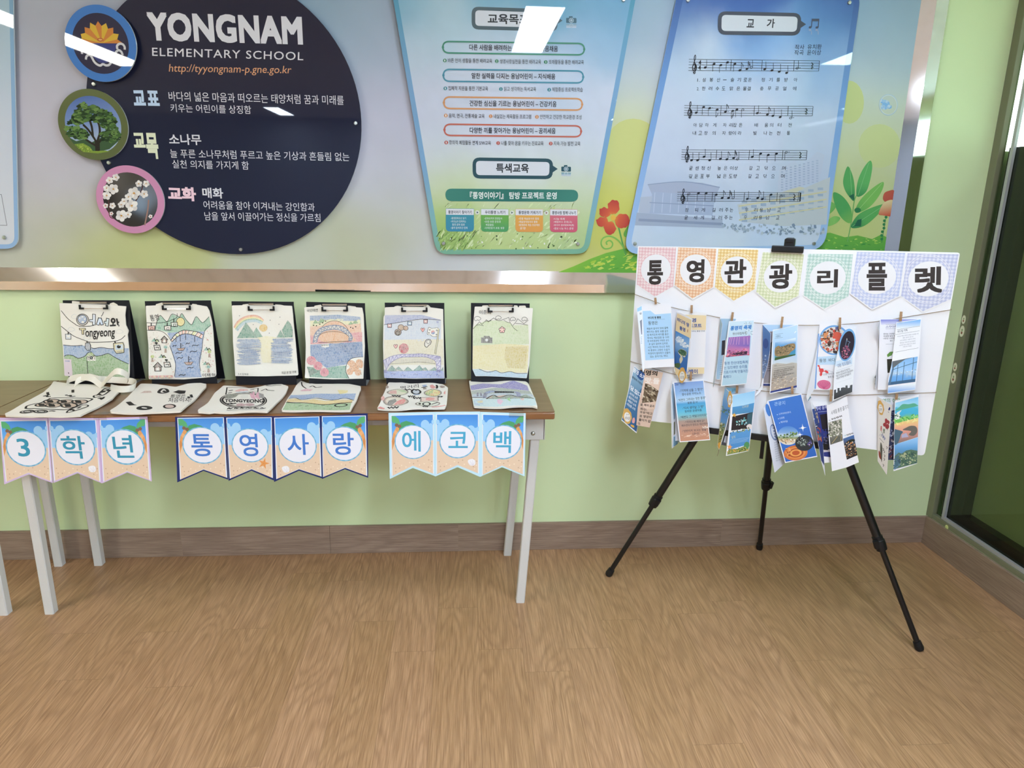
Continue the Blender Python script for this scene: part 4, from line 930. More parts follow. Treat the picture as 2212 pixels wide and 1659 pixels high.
for y, ly in ((448,'1.430 삼458 봉497 산536 –571 슬612 기649 로683 운708 정780 기822 를863 받906 아958'),(496,'2.427 한455 려492 수530 도564 맑607 은645 물680 결703 충773 무815 공856 얼898 에953'),(696,'아408 담440 하472 게515 자570 리605 잡626 은657 배742 움798 의826 터870 전927'),(740,'내404 고436 장467 의511 자566 랑601 이621 라652 빛736 나793 는822 전864 통919'),(932,'굳385 센418 정451 신483 높540 은575 이608 상632 갈713 고752 닦797 으839 며894'),(976,'깊382 은414 포446 부478 넓537 은570 도603 량627 갈708 고747 닦791 으834 며888'),(1161,'참363 되415 게452 길510 러549 주581 는607 우690 리740 용770 남812 교867'),(1203,'굳359 세409 게447 길506 러545 주577 는604 우683 리738 용765 남805 교860')):
    for w in ly.split():
        i = next(k for k, c in enumerate(w) if c.isdigit() and k > 0) if w[0] not in '12' else 2
        ch, x = w[:i], float(w[i:]); hh = 3 if ch == '–' else (17 if ch in ('1.', '2.') else 21)
        S.text(ch, (x-9, y-(9 if ch == '–' else 0)), (x+(4 if ch in ('1.', '2.') else 10), y-(9 if ch == '–' else 0)), hh, '#363b48', .0, res=2)
S.build('printed_panel', M['acrylic'], song)
for p in ((80,1335),(1060,1335),(370,2),(1253,15)): screw(song, S, p)

# --- sign cut off by the left edge
S = sheet().view(0, 0, 2.676)
lf = thing('notice_sign', tuple(S.pt((-200, 1440))), 'pale acrylic notice sign with a blue border cut off by the left edge', 'sign')
S.slab(rpoly([(-700,-420),(66,-420),(106,1438),(-700,1442)], [60,60,75,75], 7), .006, S.grad((0,-400),(0,1440), [(0,'#6f9cb4'),(.4,'#86abd0'),(1,'#93b4de')], .04), '#cbd5de')
S.poly(rpoly([(-670,-395),(45,-395),(84,1412),(-670,1416)], [30,30,45,45], 6), S.field([(-300,-300,'#93b4c6'),(-300,300,'#b9c6d8'),(-300,900,'#c6cdde'),(0,100,'#9dbac8'),(30,350,'#b0c4d6'),(20,700,'#c6cede'),(20,1300,'#ced3de')], 200, .04)); S.up()
S.loop([(-160,1122),(8,1124),(40,1303),(-160,1300)], 3, '#6f7480')
S.build('printed_panel', M['acrylic'], lf); screw(lf, S, (27,1372)); screw(lf, S, (-640,1374))

GAIN = 1.12
# ------------------------------------------------------------------ clipboard stands and the tote bags clipped to them
CANV = '#e3ded5'
def stand(vw, tl, tr, bl, br, bar, label, yb):
    """black A-frame display clipboard; vw = zoom window the corner readings were taken in"""
    lean = radians(4)
    S = Sheet((0, yb, TT), (1, 0, 0), (0, sin(lean), cos(lean))).view(*vw)
    (ua, va), (ub, vb) = S.uv(tl), S.uv(tr); uc = S.uv(bl)[0]; ud = S.uv(br)[0]; top = (va+vb)/2
    t = thing('clipboard_stand', ((ua+ub)/2, yb, TT), label, 'clipboard stand', 'black clipboard stands on the brown table')
    S.slab([(uc, .001), (ud, .001), (ub, vb), (ua, va)], .004, '#17181e', uv=True)
    S.build('board', M['paper'], t)
    # back support: hinged at the top, foot near the wall
    hT = S.O+S.V*(top-.004)-S.N*.006; yr = min(2.594, yb+.085)
    bm = bmesh.new(); P = []
    for y, z, u0, u1 in ((hT.y, hT.z, ua+.002, ub-.002), (yr, TT+.001, uc+.002, ud+.004)):
        for u in (u0, u1): P.append(bm.verts.new((u, y, z)))
    for y, z, u0, u1 in ((hT.y+.003, hT.z, ua+.002, ub-.002), (yr+.003, TT+.001, uc+.002, ud+.004)):
        for u in (u0, u1): P.append(bm.verts.new((u, y, z)))
    for f in ((0,1,3,2),(4,6,7,5),(0,2,6,4),(1,5,7,3),(0,4,5,1),(2,3,7,6)): bm.faces.new([P[i] for i in f])
    obj('back_support', bm, M['blackboard'], t)
    bm = bmesh.new(); P = [bm.verts.new(p) for p in ((ud-.012, yb+.006, TT+.0012), (ud+.002, yb+.006, TT+.0012), (ud+.002, yr-.001, TT+.0012), (ud-.012, yr-.001, TT+.0012), (ud-.012, yb+.006, TT+.0022), (ud+.002, yb+.006, TT+.0022), (ud+.002, yr-.001, TT+.0022), (ud-.012, yr-.001, TT+.0022))]
    for f in ((3,2,1,0),(4,5,6,7),(0,1,5,4),(1,2,6,5),(2,3,7,6),(3,0,4,7)): bm.faces.new([P[i] for i in f])
    obj('spreader_tab', bm, M['bead'], t)
    # wire clip
    x0, x1, y = bar; a = S.pt((x0, y), .008); b = S.pt((x1, y), .008)
    k = bmesh.new(); bm_prism(a, b, rect(.008, .0065, .002), k, up=Vector((0, 0, 1)))
    ck = obj('clip', k, M['chrome'], t)
    w = x1-x0
    for sgn, xe in ((1, x0-18), (-1, x1+18)):
        k = obox(S, *sorted((S.uv((xe, y))[0], S.uv((xe+sgn*34, y))[0])), S.uv((xe, y+118))[1], S.uv((xe, y+38))[1], .010, .0145, .001)
        obox(S, *sorted((S.uv((xe, y))[0], S.uv((xe+sgn*88, y))[0])), S.uv((xe, y+120))[1], S.uv((xe, y+88))[1], .010, .0145, .001, bm=k)
        obj('clip_bracket', k, M['black'], ck)
    obj('clip_wire', bm_tube([S.pt((x0+55, y+104), .013), S.pt((x1-55, y+104), .013)], .0011, 8), M['chrome'], ck, smooth=True)
    return S, t
def bag(name_lbl, S0, vw, outline, art, bumps, off=.0055, seed=0, group='tote bags clipped to the stands'):
    rnd = random.Random(seed); ph = rnd.uniform(0, 6)
    bend = lambda u, v: .0016*sin(u*31+ph)*cos(v*23+ph)+.0012*sin(u*42+v*30+ph)+.0009*sin(v*55+u*12+ph*2)
    S = Sheet(S0.O+S0.N*off, S0.U, S0.V, bend=bend, grid=.014).view(*vw)
    P = S.uvs(outline); c = S.O+S.U*sum(p[0] for p in P)/len(P)+S.V*min(p[1] for p in P)
    b = thing('tote_bag', tuple(c), name_lbl, 'tote bag', group)
    S.slab(rpoly(outline, 14, 3), .004, CANV, '#d9d3c8', CANV); S.up(3); art(S); S.build('bag_body', M['cloth'], b)
    if bumps:
        H = Sheet(S0.O+S0.N*(off-.0052), S0.U, S0.V).view(*vw)
        for q in bumps:
            H.v, H.f, H.c, H.k = [], [], [], 1
            H.slab(rpoly(q, 20, 4), .0022, '#ddd6c9', '#cfc8bb'); H.build('handle', M['cloth'], b)
    return b
BK = C('#211f1e', .9); SL = '#33302e'
def cab(S, x, y, w, h, c, win='#e3ded5'):
    S.rp([(x-w/2,y),(x+w/2,y),(x+w*.45,y+h),(x-w*.45,y+h)], 4, K(c)); S.up(); S.loop([(x-w/2,y),(x+w/2,y),(x+w*.45,y+h),(x-w*.45,y+h)], 6, BK); S.poly([(x-w*.25,y+h*.25),(x+w*.25,y+h*.25),(x+w*.22,y+h*.6),(x-w*.22,y+h*.6)], C(win)); S.up(-1)
def art1(S):
    S.poly([(222,960),(400,970),(560,962),(640,990),(740,1012),(900,1000),(1050,1015),(1390,1015),(1400,1300),(900,1280),(240,1160)], K('#7393bd')); S.up()
    S.poly([(236,1170),(300,1135),(400,1150),(490,1190),(600,1160),(650,1110),(720,1085),(800,1150),(900,1150),(1030,1110),(1120,1160),(1250,1230),(1390,1290),(1395,1545),(800,1540),(250,1490)], K('#6f9c5a')); S.up()
    for p in ([(222,955),(400,972),(560,962)], [(720,1005),(780,1018),(900,1000),(1050,1018),(1150,1018)], [(236,1160),(290,1135),(390,1145),(490,1192),(600,1160),(660,1095),(720,1082),(790,1150),(900,1145),(1030,1108),(1130,1165),(1260,1235),(1390,1295)], [(180,340),(300,480),(420,570),(500,615),(640,620),(760,605),(800,570)], [(185,618),(300,710),(420,800),(620,880),(720,905),(1000,900),(1160,885),(1260,850),(1330,785)], [(940,365),(920,410),(895,445)], [(640,1170),(655,1300),(670,1500)]): S.line(p, 8, BK, True)
    S.rp([(232,1200),(365,1215),(388,1520),(238,1505)], 6, '#d6c6cc')
    for i in range(3): S.line([(258+i*28,1245),(280+i*28,1243)], 18, K('#4a68a8'))
    S.text('1', (308,1478), (322,1478), 32, SL, .01); S.up()
    S.ell(568,500,110,104,C('#d9d4cc')); S.up(); S.ring(568,500,105,100,9,BK); S.ell(566,495,82,80,K('#8ea3c4')); S.up(); S.ring(566,495,82,80,8,BK)
    for x, y, r in ((522,472,16),(570,450,18),(608,492,17),(575,545,24)): S.ell(x, y, r, r*.7, '#e3ded5')
    S.line([(770,400),(770,600)], 44, BK, True); S.line([(690,520),(770,522)], 40, BK); S.line([(872,470),(835,600)], 44, BK); S.line([(872,470),(915,600)], 44, BK); S.line([(1015,475),(995,620)], 44, BK); S.line([(945,550),(1010,555)], 38, BK); S.up()
    S.line([(770,410),(770,592)], 28, C('#d6dae0')); S.line([(700,520),(770,522)], 24, C('#d6dae0')); S.line([(872,482),(838,590)], 28, C('#cdd6e2')); S.line([(872,482),(912,590)], 28, C('#cdd6e2')); S.line([(1014,487),(996,610)], 28, C('#cfd8da')); S.line([(955,551),(1010,555)], 22, C('#cfd8da'))
    S.ring(1112,520,30,34,24,BK); S.line([(1112,556),(1108,600)], 18, BK); S.line([(1050,610),(1160,604)], 22, BK); S.line([(1180,480),(1198,600)], 22, BK); S.line([(1195,545),(1225,548)], 14, BK); S.text(',', (1208,628), (1228,628), 34, SL, .02)
    S.line([(510,668),(630,672)], 30, BK); S.line([(572,680),(578,768)], 32, BK); S.up(); S.line([(520,668),(620,672)], 16, K('#e0cf8a')); S.line([(572,676),(577,758)], 16, K('#e0cf8a')); S.up(-1)
    S.text('ongyeong', (622,858), (1145,850), 158, SL, .012, tl=(622,700)); S.up()
    cab(S,315,760,100,90,'#c9cfd4'); S.rp([(620,920),(690,915),(712,960),(705,1050),(650,1055),(608,1010)], 14, K('#8d97a8')); S.loop([(620,920),(690,915),(712,960),(705,1050),(650,1055),(608,1010)], 8, BK); S.line([(645,880),(650,915)], 14, BK); S.line([(316,725),(316,765)], 14, BK); S.line([(1150,885),(1158,915)], 18, BK)
    S.rp([(1125,925),(1290,910),(1312,960),(1310,1090),(1180,1105),(1140,1050)], 22, K('#cdbf8e')); S.up(); S.loop([(1125,925),(1290,910),(1312,960),(1310,1090),(1180,1105),(1140,1050)], 8, BK); S.poly([(1160,955),(1290,940),(1298,1030),(1165,1045)], C('#c3ccd4')); S.ell(1222,985,34,30,BK); S.line([(1190,1075),(1290,1068)], 12, K('#7f7050'))
    S.rp([(650,1150),(800,1155),(805,1240),(650,1235)], 6, '#e3ded5'); S.rp([(650,1110),(740,1090),(770,1140),(650,1145)], 12, K('#9cb072')); S.up(); S.scatter([(650,1150),(800,1155),(805,1240),(650,1235)], 26, 10, [BK], 4, .6); S.up(); S.ell(725,1185,36,34,'#e3ded5'); S.up(); S.ell(725,1185,30,29,BK); S.up(); S.ell(725,1185,14,14,K('#6f7a8a'))
    for x, y in ((430,440),(370,670),(1230,710),(650,820)): S.loop([(x-60,y+20),(x-40,y-20),(x,y-35),(x+45,y-15),(x+65,y+15),(x+20,y+35),(x-25,y+38)], 3, K('#aab4c0'), True)
def art2(S):
    S.poly([(290,640),(330,470),(380,385),(500,495),(600,360),(730,410),(775,350),(850,460),(950,555),(1030,405),(1140,515),(1260,405),(1290,560),(1180,670),(900,680),(560,700),(420,660)], K('#7fb398')); S.up()
    S.poly([(510,700),(620,690),(860,665),(1165,675),(1150,800),(1140,900),(1110,1150),(1080,1300),(1130,1490),(640,1500),(660,1280),(600,1050),(555,930),(590,840)], K('#6f8fbf')); S.up()
    S.poly([(580,830),(680,700),(780,655),(900,655),(1060,680),(1150,730),(1130,800),(1000,740),(860,715),(760,720),(670,760),(600,855)], C('#e3ded5')); S.up()
    arc1 = smooth_path([(575,835),(650,730),(780,655),(900,655),(1060,685),(1150,735)], n=6); arc2 = smooth_path([(600,855),(690,770),(780,722),(880,715),(1010,748),(1130,803)], n=6)
    cl = ['#e2b8a4','#e3d8c0','#dcdca0','#e8c4bc','#efb8ac']
    for i in range(0, min(len(arc1), len(arc2))-3, 3): S.poly([arc1[i],arc1[i+2],arc2[i+2],arc2[i]], K(cl[(i//3) % 5])); S.line([arc1[i],arc2[i]], 6, BK)
    S.up(); S.line(arc1, 8, BK); S.line(arc2, 8, BK)
    for p in ([(290,640),(330,470),(385,385),(500,495),(595,360),(730,412)], [(735,420),(775,350),(850,460),(945,552),(1030,405),(1140,515),(1260,405)], [(140,515),(340,520),(500,500),(610,455),(680,420),(690,345)], [(150,650),(380,660),(500,730),(580,830)], [(1285,565),(1190,640),(1150,800),(1130,1000),(1080,1200),(1110,1380)], [(560,930),(610,1080),(660,1250),(640,1480)]): S.line(p, 6, BK, True)
    for x, y0, y1 in ((668,790,860),(742,740,850),(840,725,820),(1000,760,860)): S.line([(x,y0),(x+3,y1)], 7, BK)
    S.ell(748,498,75,76,K('#ddcc74')); S.up(); S.ring(748,498,75,76,6,BK)
    for x, y, c in ((230,575,'#e0a496'),(515,575,'#e6ddd6'),(635,510,'#cfd8d0')): S.poly([(x-60,y),(x+55,y-5),(x+58,y+75),(x-50,y+70)], K(c)); S.up(); S.loop([(x-60,y),(x+55,y-5),(x+58,y+75),(x-50,y+70)], 8, BK); S.line([(x-8,y-60),(x-8,y)], 12, BK); S.loop([(x-15,y+30),(x+25,y+28),(x+27,y+68),(x-13,y+66)], 6, BK); S.up(-1)
    S.text('통영', (215,492), (368,468), 110, SL, 0)
    for x, y, f in ((460,820,.9),(340,1310,1.15)):
        S.poly([(x-50*f,y),(x+55*f,y),(x+50*f,y+60*f),(x-45*f,y+60*f)], K('#8b6a5e')); S.poly([(x-70*f,y),(x,y-75*f),(x+75*f,y)], K('#6f5a52')); S.up(); S.loop([(x-50*f,y),(x+55*f,y),(x+50*f,y+60*f),(x-45*f,y+60*f)], 8, BK); S.line([(x-70*f,y),(x,y-75*f),(x+75*f,y)], 9, BK); S.box(x-22*f,y-5*f,x+25*f,y+55*f,'#e3ded5'); S.up(-1)
    for x, y in ((330,960),(510,1265)): S.poly([(x-60,y-40),(x+45,y-45),(x+65,y+40),(x-45,y+45)], C('#d9d4cc')); S.up(); S.loop([(x-60,y-40),(x+45,y-45),(x+65,y+40),(x-45,y+45)], 9, BK); S.line([(x-30,y),(x+20,y-5),(x+30,y+20)], 9, BK, True); S.line([(x-40,y-85),(x+10,y-80)], 22, BK); S.line([(x-12,y-70),(x-10,y-40)], 9, BK); S.up(-1)
    for x, y in ((290,825),(415,1115),(1225,985),(1205,1245)):
        S.poly([(x-65,y+28),(x-12,y-35),(x+25,y+25)], K('#5f9f8a')); S.poly([(x+5,y+28),(x+38,y-15),(x+75,y+28)], K('#9ab45c')); S.up(); S.line([(x-12,y-35),(x+25,y+25)], 8, BK); S.line([(x+5,y+18),(x+38,y-15),(x+75,y+28)], 9, BK); S.up(-1)
    for x, y, c in ((482,950,'#5fa39a'),(243,1120,'#a9b84c'),(1268,1035,'#a9b84c'),(1250,1305,'#5fa39a')): S.poly([(x-14,y+30),(x+14,y+30),(x+22,y+100),(x-22,y+100)], K('#8a5f4a')); S.ell(x,y,34,26,K(c))
    for x, y, f in ((755,975,1),(890,1225,1.15)):
        S.poly([(x-70*f,y),(x+75*f,y-10),(x+40*f,y+38*f),(x-30*f,y+38*f)], K('#a0705f')); S.up(); S.loop([(x-70*f,y),(x+75*f,y-10),(x+40*f,y+38*f),(x-30*f,y+38*f)], 5, BK); S.line([(x,y),(x-2,y-95*f)], 8, BK); S.loop([(x,y-90*f),(x+45*f,y-50*f),(x,y-40*f)], 5, BK); S.up(-1)
    for x, y, w in ((645,925,60),(880,885,70),(1015,920,120),(715,1055,110),(980,1030,130),(740,1145,100),(925,1320,110),(780,1450,120)): S.line([(x-w/2,y+18),(x-w/4,y-5),(x+w/4,y+3),(x+w/2,y-14)], 8, BK, True)
    S.scatter([(170,680),(400,690),(540,850),(600,1080),(650,1280),(630,1430),(190,1430)], 70, 10, [K('#c9705f'), K('#8aa06a'), K('#d08a6a'), K('#b9a08a')], 5, .5, 1.2)
    S.scatter([(1190,680),(1300,620),(1330,1000),(1370,1400),(1130,1400),(1090,1250),(1150,900)], 60, 11, [K('#c9606a'), K('#8aa06a'), K('#c9504f')], 6, .5, 1.1)
    for i in range(22):
        for j in range(3): S.box(190+i*19, 1462+j*18-i*.2, 209+i*19, 1480+j*18-i*.2, K(['#cf7a68','#e3b088','#9fbf98','#c9605c','#ddd0a8','#7fa79c','#e0a0a0'][(i*5+j*3+i*i) % 7]))
    S.up(2); S.text('이재', (1145,1485), (1290,1478), 62, SL, .005); S.text('혁', (1310,1478), (1372,1480), 60, SL, 0)
def art3(S):
    for i, (c, o) in enumerate((('#d68a72',0),('#e3ac82',16),('#e6d590',40),('#7fae94',66),('#a9c4cc',88))):
        S.line([(135+o*.5,565+o*.55),(215+o*.3,450+o),(350,372+o),(500,352+o),(590,385+o*.9),(650-o*.2,440+o*.5)], 34, K(c), True); S.up()
    for p, c in (([(185,748),(345,470),(545,742)],'#4f8a74'),([(485,645),(530,562),(640,725),(540,735)],'#6fa38c'),([(895,735),(960,610),(1035,742)],'#4f8a74'),([(985,610),(1095,432),(1150,500),(1180,600),(1175,730),(1040,735)],'#55907a')): S.poly(p, K(c)); S.up(); S.loop(p, 4, K('#3f7a66')); S.up(-1)
    S.ell(655,568,72,66,K('#d9b04e'))
    rnd = random.Random(7)
    S.poly([(540,735),(720,712),(890,735),(820,830),(790,950),(815,1100),(790,1190),(640,1190),(610,1050),(600,950),(630,850)], K('#e2d9b4'))
    S.poly([(440,945),(700,920),(880,930),(860,955),(560,965)], K('#e2d9b4'))
    S.up()
    for i in range(95):
        y = rnd.uniform(765,1220); x0 = rnd.uniform(170,330); x1 = rnd.uniform(420,620) if y < 1000 else rnd.uniform(500,610)
        S.line([(x0,y),((x0+x1)/2,y+rnd.uniform(-8,8)),(x1,y+rnd.uniform(-10,10))], rnd.uniform(6,15), K(rnd.choice(['#8094b4','#7088ae','#9aaac2','#6a7fa6'])))
        y = rnd.uniform(760,1190); x0 = rnd.uniform(790,900); x1 = rnd.uniform(1050,1195)
        S.line([(x0,y),((x0+x1)/2,y+rnd.uniform(-8,8)),(x1,y+rnd.uniform(-10,10))], rnd.uniform(6,15), K(rnd.choice(['#8094b4','#7088ae','#9aaac2','#6a7fa6'])))
    S.up()
    for x, y in ((235,348),(478,505),(202,588),(778,428),(935,500),(762,660),(955,372)): S.ell(x, y, 7, 7, BK, n=8)
    S.text('3-4 김채윤', (205,1405), (395,1412), 34, SL, 0); S.text('지금 본 빛 거북', (985,1395), (1245,1378), 60, SL, 0, tl=(985,1345))
def art4(S):
    S.poly([(200,350),(700,330),(1105,370),(1120,500),(205,460)], K('#8097b8')); S.poly([(205,440),(560,400),(1110,420),(1115,520),(210,540)], K('#dcd6a8')); S.up()
    S.poly([(205,540),(1115,490),(1140,820),(215,860)], K('#dfae8c')); S.poly([(210,700),(1140,640),(1140,820),(215,860)], K('#d4848a')); S.up()
    S.poly(ellpts(640,690,265,250,24,0,pi,2*pi)+[(900,800),(400,810)], K('#dfa67c')); S.up(); S.line(ellpts(640,690,265,250,24,0,pi*1.05,2*pi), 5, BK)
    S.poly([(210,870),(640,840),(1140,812),(1155,1085),(960,1110),(860,1220),(500,1280),(215,1060)], K('#5f7fae')); S.up()
    S.poly([(150,1260),(450,1300),(600,1260),(850,1240),(840,1350),(900,1475),(200,1450)], K('#5a9580')); S.up()
    o = smooth_path([(265,835),(290,690),(370,590),(480,545),(640,520),(790,545),(890,620),(960,720),(945,805)], n=4); n_ = smooth_path([(325,825),(350,720),(420,640),(520,605),(640,590),(760,610),(850,670),(905,760),(900,805)], n=4)
    for i in range(len(o)-1): S.poly([o[i],o[i+1],n_[i+1],n_[i]], C('#d9d2c8'))
    S.up(); S.line(o, 16, K('#4a6490')); S.line(n_, 14, K('#4a6490'))
    for i in range(0, len(o)-1): S.line([o[i], n_[min(i+1, len(n_)-1)]] if i % 2 else [n_[i], o[i+1]], 10, K('#3f5580'))
    S.poly(ellpts(630,740,272,105,24), K('#dfa87c')); S.up(); S.ring(630,735,272,105,4,BK, a0=pi, a1=2*pi)
    S.line([(355,830),(640,818),(900,800)], 6, BK)
    for p in ([(262,490),(300,425),(350,480)], [(345,490),(400,395),(470,435),(450,460)], [(895,510),(935,455),(975,495)], [(970,490),(1015,425),(1065,480)]): S.poly(p, K('#6fa060')); S.loop(p, 4, K('#4f7a4c'))
    for x, y in ((270,520),(320,528),(380,500),(430,475),(485,445),(935,555),(975,570),(1025,545)): S.ell(x, y, 12, 10, BK, n=8)
    rnd = random.Random(3)
    for i in range(46):
        x = rnd.uniform(230,1080); y = rnd.uniform(870,1210)
        if x+y < 2150 and y-880 < (x-150)*1.0: S.line([(x,y),(x+rnd.uniform(30,80),y+rnd.uniform(-8,10))], 6, K('#42608f'))
    S.rp([(405,862),(540,848),(548,905),(480,915),(495,940),(460,915),(412,905)], 6, '#e3ded5'); S.up(); S.text('통영대교', (412,896), (538,884), 30, SL, .01)
    for x, y, r in ((230,1150,85),(350,1245,82),(465,1360,82)): S.ell(x, y, r, r*.95, K('#d46f82')); S.up(); S.scatter(ellpts(x,y,30,30,10), 9, 8, [K('#a84f62')], int(x)); S.ring(x, y, r*.6, r*.55, 5, K('#c25a70')); S.up(-1)
    S.poly([(190,1400),(150,1260),(230,1330),(250,1270),(290,1340),(370,1340),(260,1400),(200,1440)], K('#3f6a5c'))
    S.poly([(905,1470),(850,1350),(870,1210),(940,1120),(1060,1090),(1160,1085),(1160,1478)], C(CANV)); S.up(); S.line([(905,1470),(848,1345),(868,1210),(940,1120),(1060,1092),(1155,1086)], 5, BK, True)
    for x, y, a, b in ((945,1200,68,55),(1085,1180,60,55),(920,1350,58,62),(1065,1365,58,58),(1000,1270,90,80),(1120,1220,40,70)): S.ell(x, y, a, b, K('#d99a68'))
    S.up(); S.scatter([(880,1160),(1150,1140),(1140,1400),(880,1400)], 70, 6, [K('#8a5534')], 9); S.text('국민태연', (150,285), (350,275), 56, SL, 0)
def art5(S):
    S.poly([(135,340),(800,330),(1130,420),(1130,500),(800,415),(560,440),(130,505)], K('#9aa2c6')); S.poly([(125,510),(560,445),(860,415),(1140,430),(1140,800),(130,800)], K('#c3cbd8')); S.up()
    S.poly([(118,780),(1180,770),(1190,1230),(120,1230)], K('#ddd3b6')); S.up(); S.line([(120,510),(250,492),(440,460),(560,440),(700,420),(870,410),(1140,428)], 6, BK, True)
    cab(S,218,497,74,64,'#cf8a92'); cab(S,580,455,80,64,'#8fb0cf'); cab(S,866,420,72,64,'#cf8a92')
    for x, y, r, c in ((425,560,55,'#b08b6a'),(510,570,42,'#b98f72'),(370,645,60,'#8f6f58'),(368,655,40,'#5f4a3e')): S.ell(x, y, r, r*.95, K(c)); S.up(); S.ring(x, y, r, r*.95, 5, BK)
    for x, y in ((815,600),(330,895)): S.poly([(x,y+38),(x-34,y-8),(x-26,y-32),(x-6,y-28),(x,y-12),(x+12,y-34),(x+32,y-26),(x+30,y)], K('#df8f8c'), True); S.up(); S.loop([(x,y+38),(x-34,y-8),(x-26,y-32),(x-6,y-28),(x,y-12),(x+12,y-34),(x+32,y-26),(x+30,y)], 4, BK, True)
    S.ell(475,935,88,92,K('#cf5f68')); S.up()
    for i in range(6): S.ring(475+45*cos(i*1.05), 935+45*sin(i*1.05), 34, 34, 5, K('#8a3a44'), n=14)
    S.ell(475,925,34,30,K('#a84a54')); S.up()
    S.poly([(905,600),(925,555),(980,575),(1090,572),(1085,710),(1000,722),(950,690),(898,680)], '#e3ded5', True); S.loop([(905,600),(925,555),(980,575),(1090,572),(1085,710),(1000,722),(950,690),(898,680)], 5, BK, True); S.up()
    S.poly(ellpts(998,648,34,34,20,.3,pi,2*pi), K('#cf6a6a')); S.poly(ellpts(998,648,34,34,20,.3,0,pi), K('#5a78b4')); S.ell(983,643,17,17,K('#cf6a6a')); S.up(); S.ell(1014,654,17,17,K('#5a78b4'))
    for x, y, a in ((940,602,.6),(1065,612,-.6),(925,655,-.6),(1060,688,.6)):
        for k in (-9, 0, 9): S.line([(x-12*cos(a)-k*sin(a), y-12*sin(a)+k*cos(a)), (x+12*cos(a)-k*sin(a), y+12*sin(a)+k*cos(a))], 4, BK)
    S.line([(1100,580),(1078,800),(1035,1035)], 22, K('#d9cfa0')); S.up(); S.line([(1110,590),(1090,800),(1046,1040)], 4, BK); S.line([(1088,600),(1065,800),(1024,1030)], 4, BK)
    S.poly([(855,890),(850,840),(880,780),(930,768),(965,800),(955,850),(920,880),(890,910)], '#ded8ce', True); S.loop([(855,890),(850,840),(880,780),(930,768),(965,800),(955,850),(920,880),(890,910)], 7, BK, True); S.ring(915,815,30,32,5,BK)
    o = smooth_path([(112,1150),(250,1075),(420,1042),(640,1038),(760,1030),(900,1045),(1090,1070),(1135,1110),(1130,1330)], n=5); n_ = smooth_path([(150,1330),(240,1190),(400,1100),(560,1088),(700,1085),(840,1085),(960,1115),(1045,1170),(1070,1330)], n=5)
    for i in range(len(o)-1): S.poly([o[i],o[i+1],n_[i+1],n_[i]], C('#d6d0d8'))
    S.up(); S.line(o, 8, K('#6a62a4')); S.line(n_, 7, K('#6a62a4'))
    for i in range(0, len(o)-2, 2): S.line([o[i], n_[i+1], o[i+2]], 9, K('#6f66ac'))
    for i in range(34): S.line([(330+i*20,1110+abs(i-17)*.9),(328+i*20,1185)], 3, K('#8f8a9a'))
    S.line([(240,1205),(500,1192),(760,1180),(1040,1205)], 7, K('#7a6a50'), True)
    for p in ([(180,1335),(265,1240),(345,1330)], [(335,1300),(385,1258),(465,1335)], [(480,1330),(550,1262),(640,1335)], [(640,1335),(760,1238),(830,1330)], [(810,1300),(865,1275),(915,1335)], [(925,1335),(1030,1270),(1075,1330)], [(1140,1330),(1180,1262),(1182,1335)]): S.poly(p, K('#5f8f86')); S.loop(p, 5, K('#2f4f48'))
    S.up(); S.poly([(120,1340),(1190,1330),(1200,1468),(125,1462)], K('#8a9ad0')); S.up(); S.box(118,1315,172,1370,K('#4a4aa0')); S.box(1062,1312,1132,1355,K('#4a4aa0'))
    for x, y in ((285,1385),(470,1410),(690,1395),(935,1400),(1095,1410)): S.line([(x-40,y+10),(x-10,y-12),(x+15,y+12),(x+40,y-8)], 9, K('#5a62a8'), True)
def art6(S):
    S.poly([(140,560),(200,500),(380,440),(620,430),(800,470),(860,520),(1130,510),(1140,860),(135,900)], K('#c3cfa0')); S.up()
    S.poly([(135,890),(700,850),(1140,880),(1110,1370),(640,1360),(250,1300),(130,1300)], K('#ddcf90')); S.up()
    S.poly([(720,900),(1110,900),(1100,1050),(1080,1300),(760,1280),(700,1100)], K('#cdb868')); S.up()
    S.poly([(130,1310),(210,1305),(260,1300),(380,1355),(540,1330),(640,1370),(800,1350),(930,1380),(1112,1380),(1100,1465),(350,1425),(180,1425)], K('#a9c3d2')); S.up()
    for p in ([(140,585),(200,520),(255,455),(300,505),(380,420),(410,460),(510,388),(560,430),(620,440)], [(620,440),(780,378),(800,460),(840,530),(880,580),(935,622)], [(850,525),(900,470),(940,402),(1050,490),(1130,425)], [(200,520),(250,510),(330,530)], [(360,460),(390,440),(430,450),(470,430)], [(690,430),(760,470),(800,475)], [(900,485),(980,490),(1120,515)]): S.line(p, 5, BK)
    S.line([(245,1300),(380,1352),(470,1350),(550,1330),(650,1372),(800,1348),(930,1380),(1110,1378)], 6, BK, True)
    for x, y, r in ((220,405,58),(595,390,50),(855,412,48),(1062,412,50)): S.loop([(x-r,y+10),(x-r*.8,y-r*.5),(x,y-r*.8),(x+r*.7,y-r*.5),(x+r,y),(x+r*.4,y+r*.5),(x,y+r*.25),(x-r*.5,y+r*.6)], 5, BK, True)
    S.rp([(285,735),(330,740),(330,710),(440,712),(440,735),(488,740),(486,840),(285,836)], 6, K('#3a3836')); S.up(); S.ell(384,783,26,26,C('#d9d9d6'))
    for k in range(5): S.ell(660+34*cos(k*1.257-1.57), 602+34*sin(k*1.257-1.57), 24, 24, K('#e3a69c')); S.ring(660+34*cos(k*1.257-1.57), 602+34*sin(k*1.257-1.57), 24, 24, 6, BK, n=14)
    S.up(); S.ell(660,602,24,24,K('#e8b8a8')); S.text('이준희', (248,322), (455,318), 68, SL, .004, tl=(248,250))
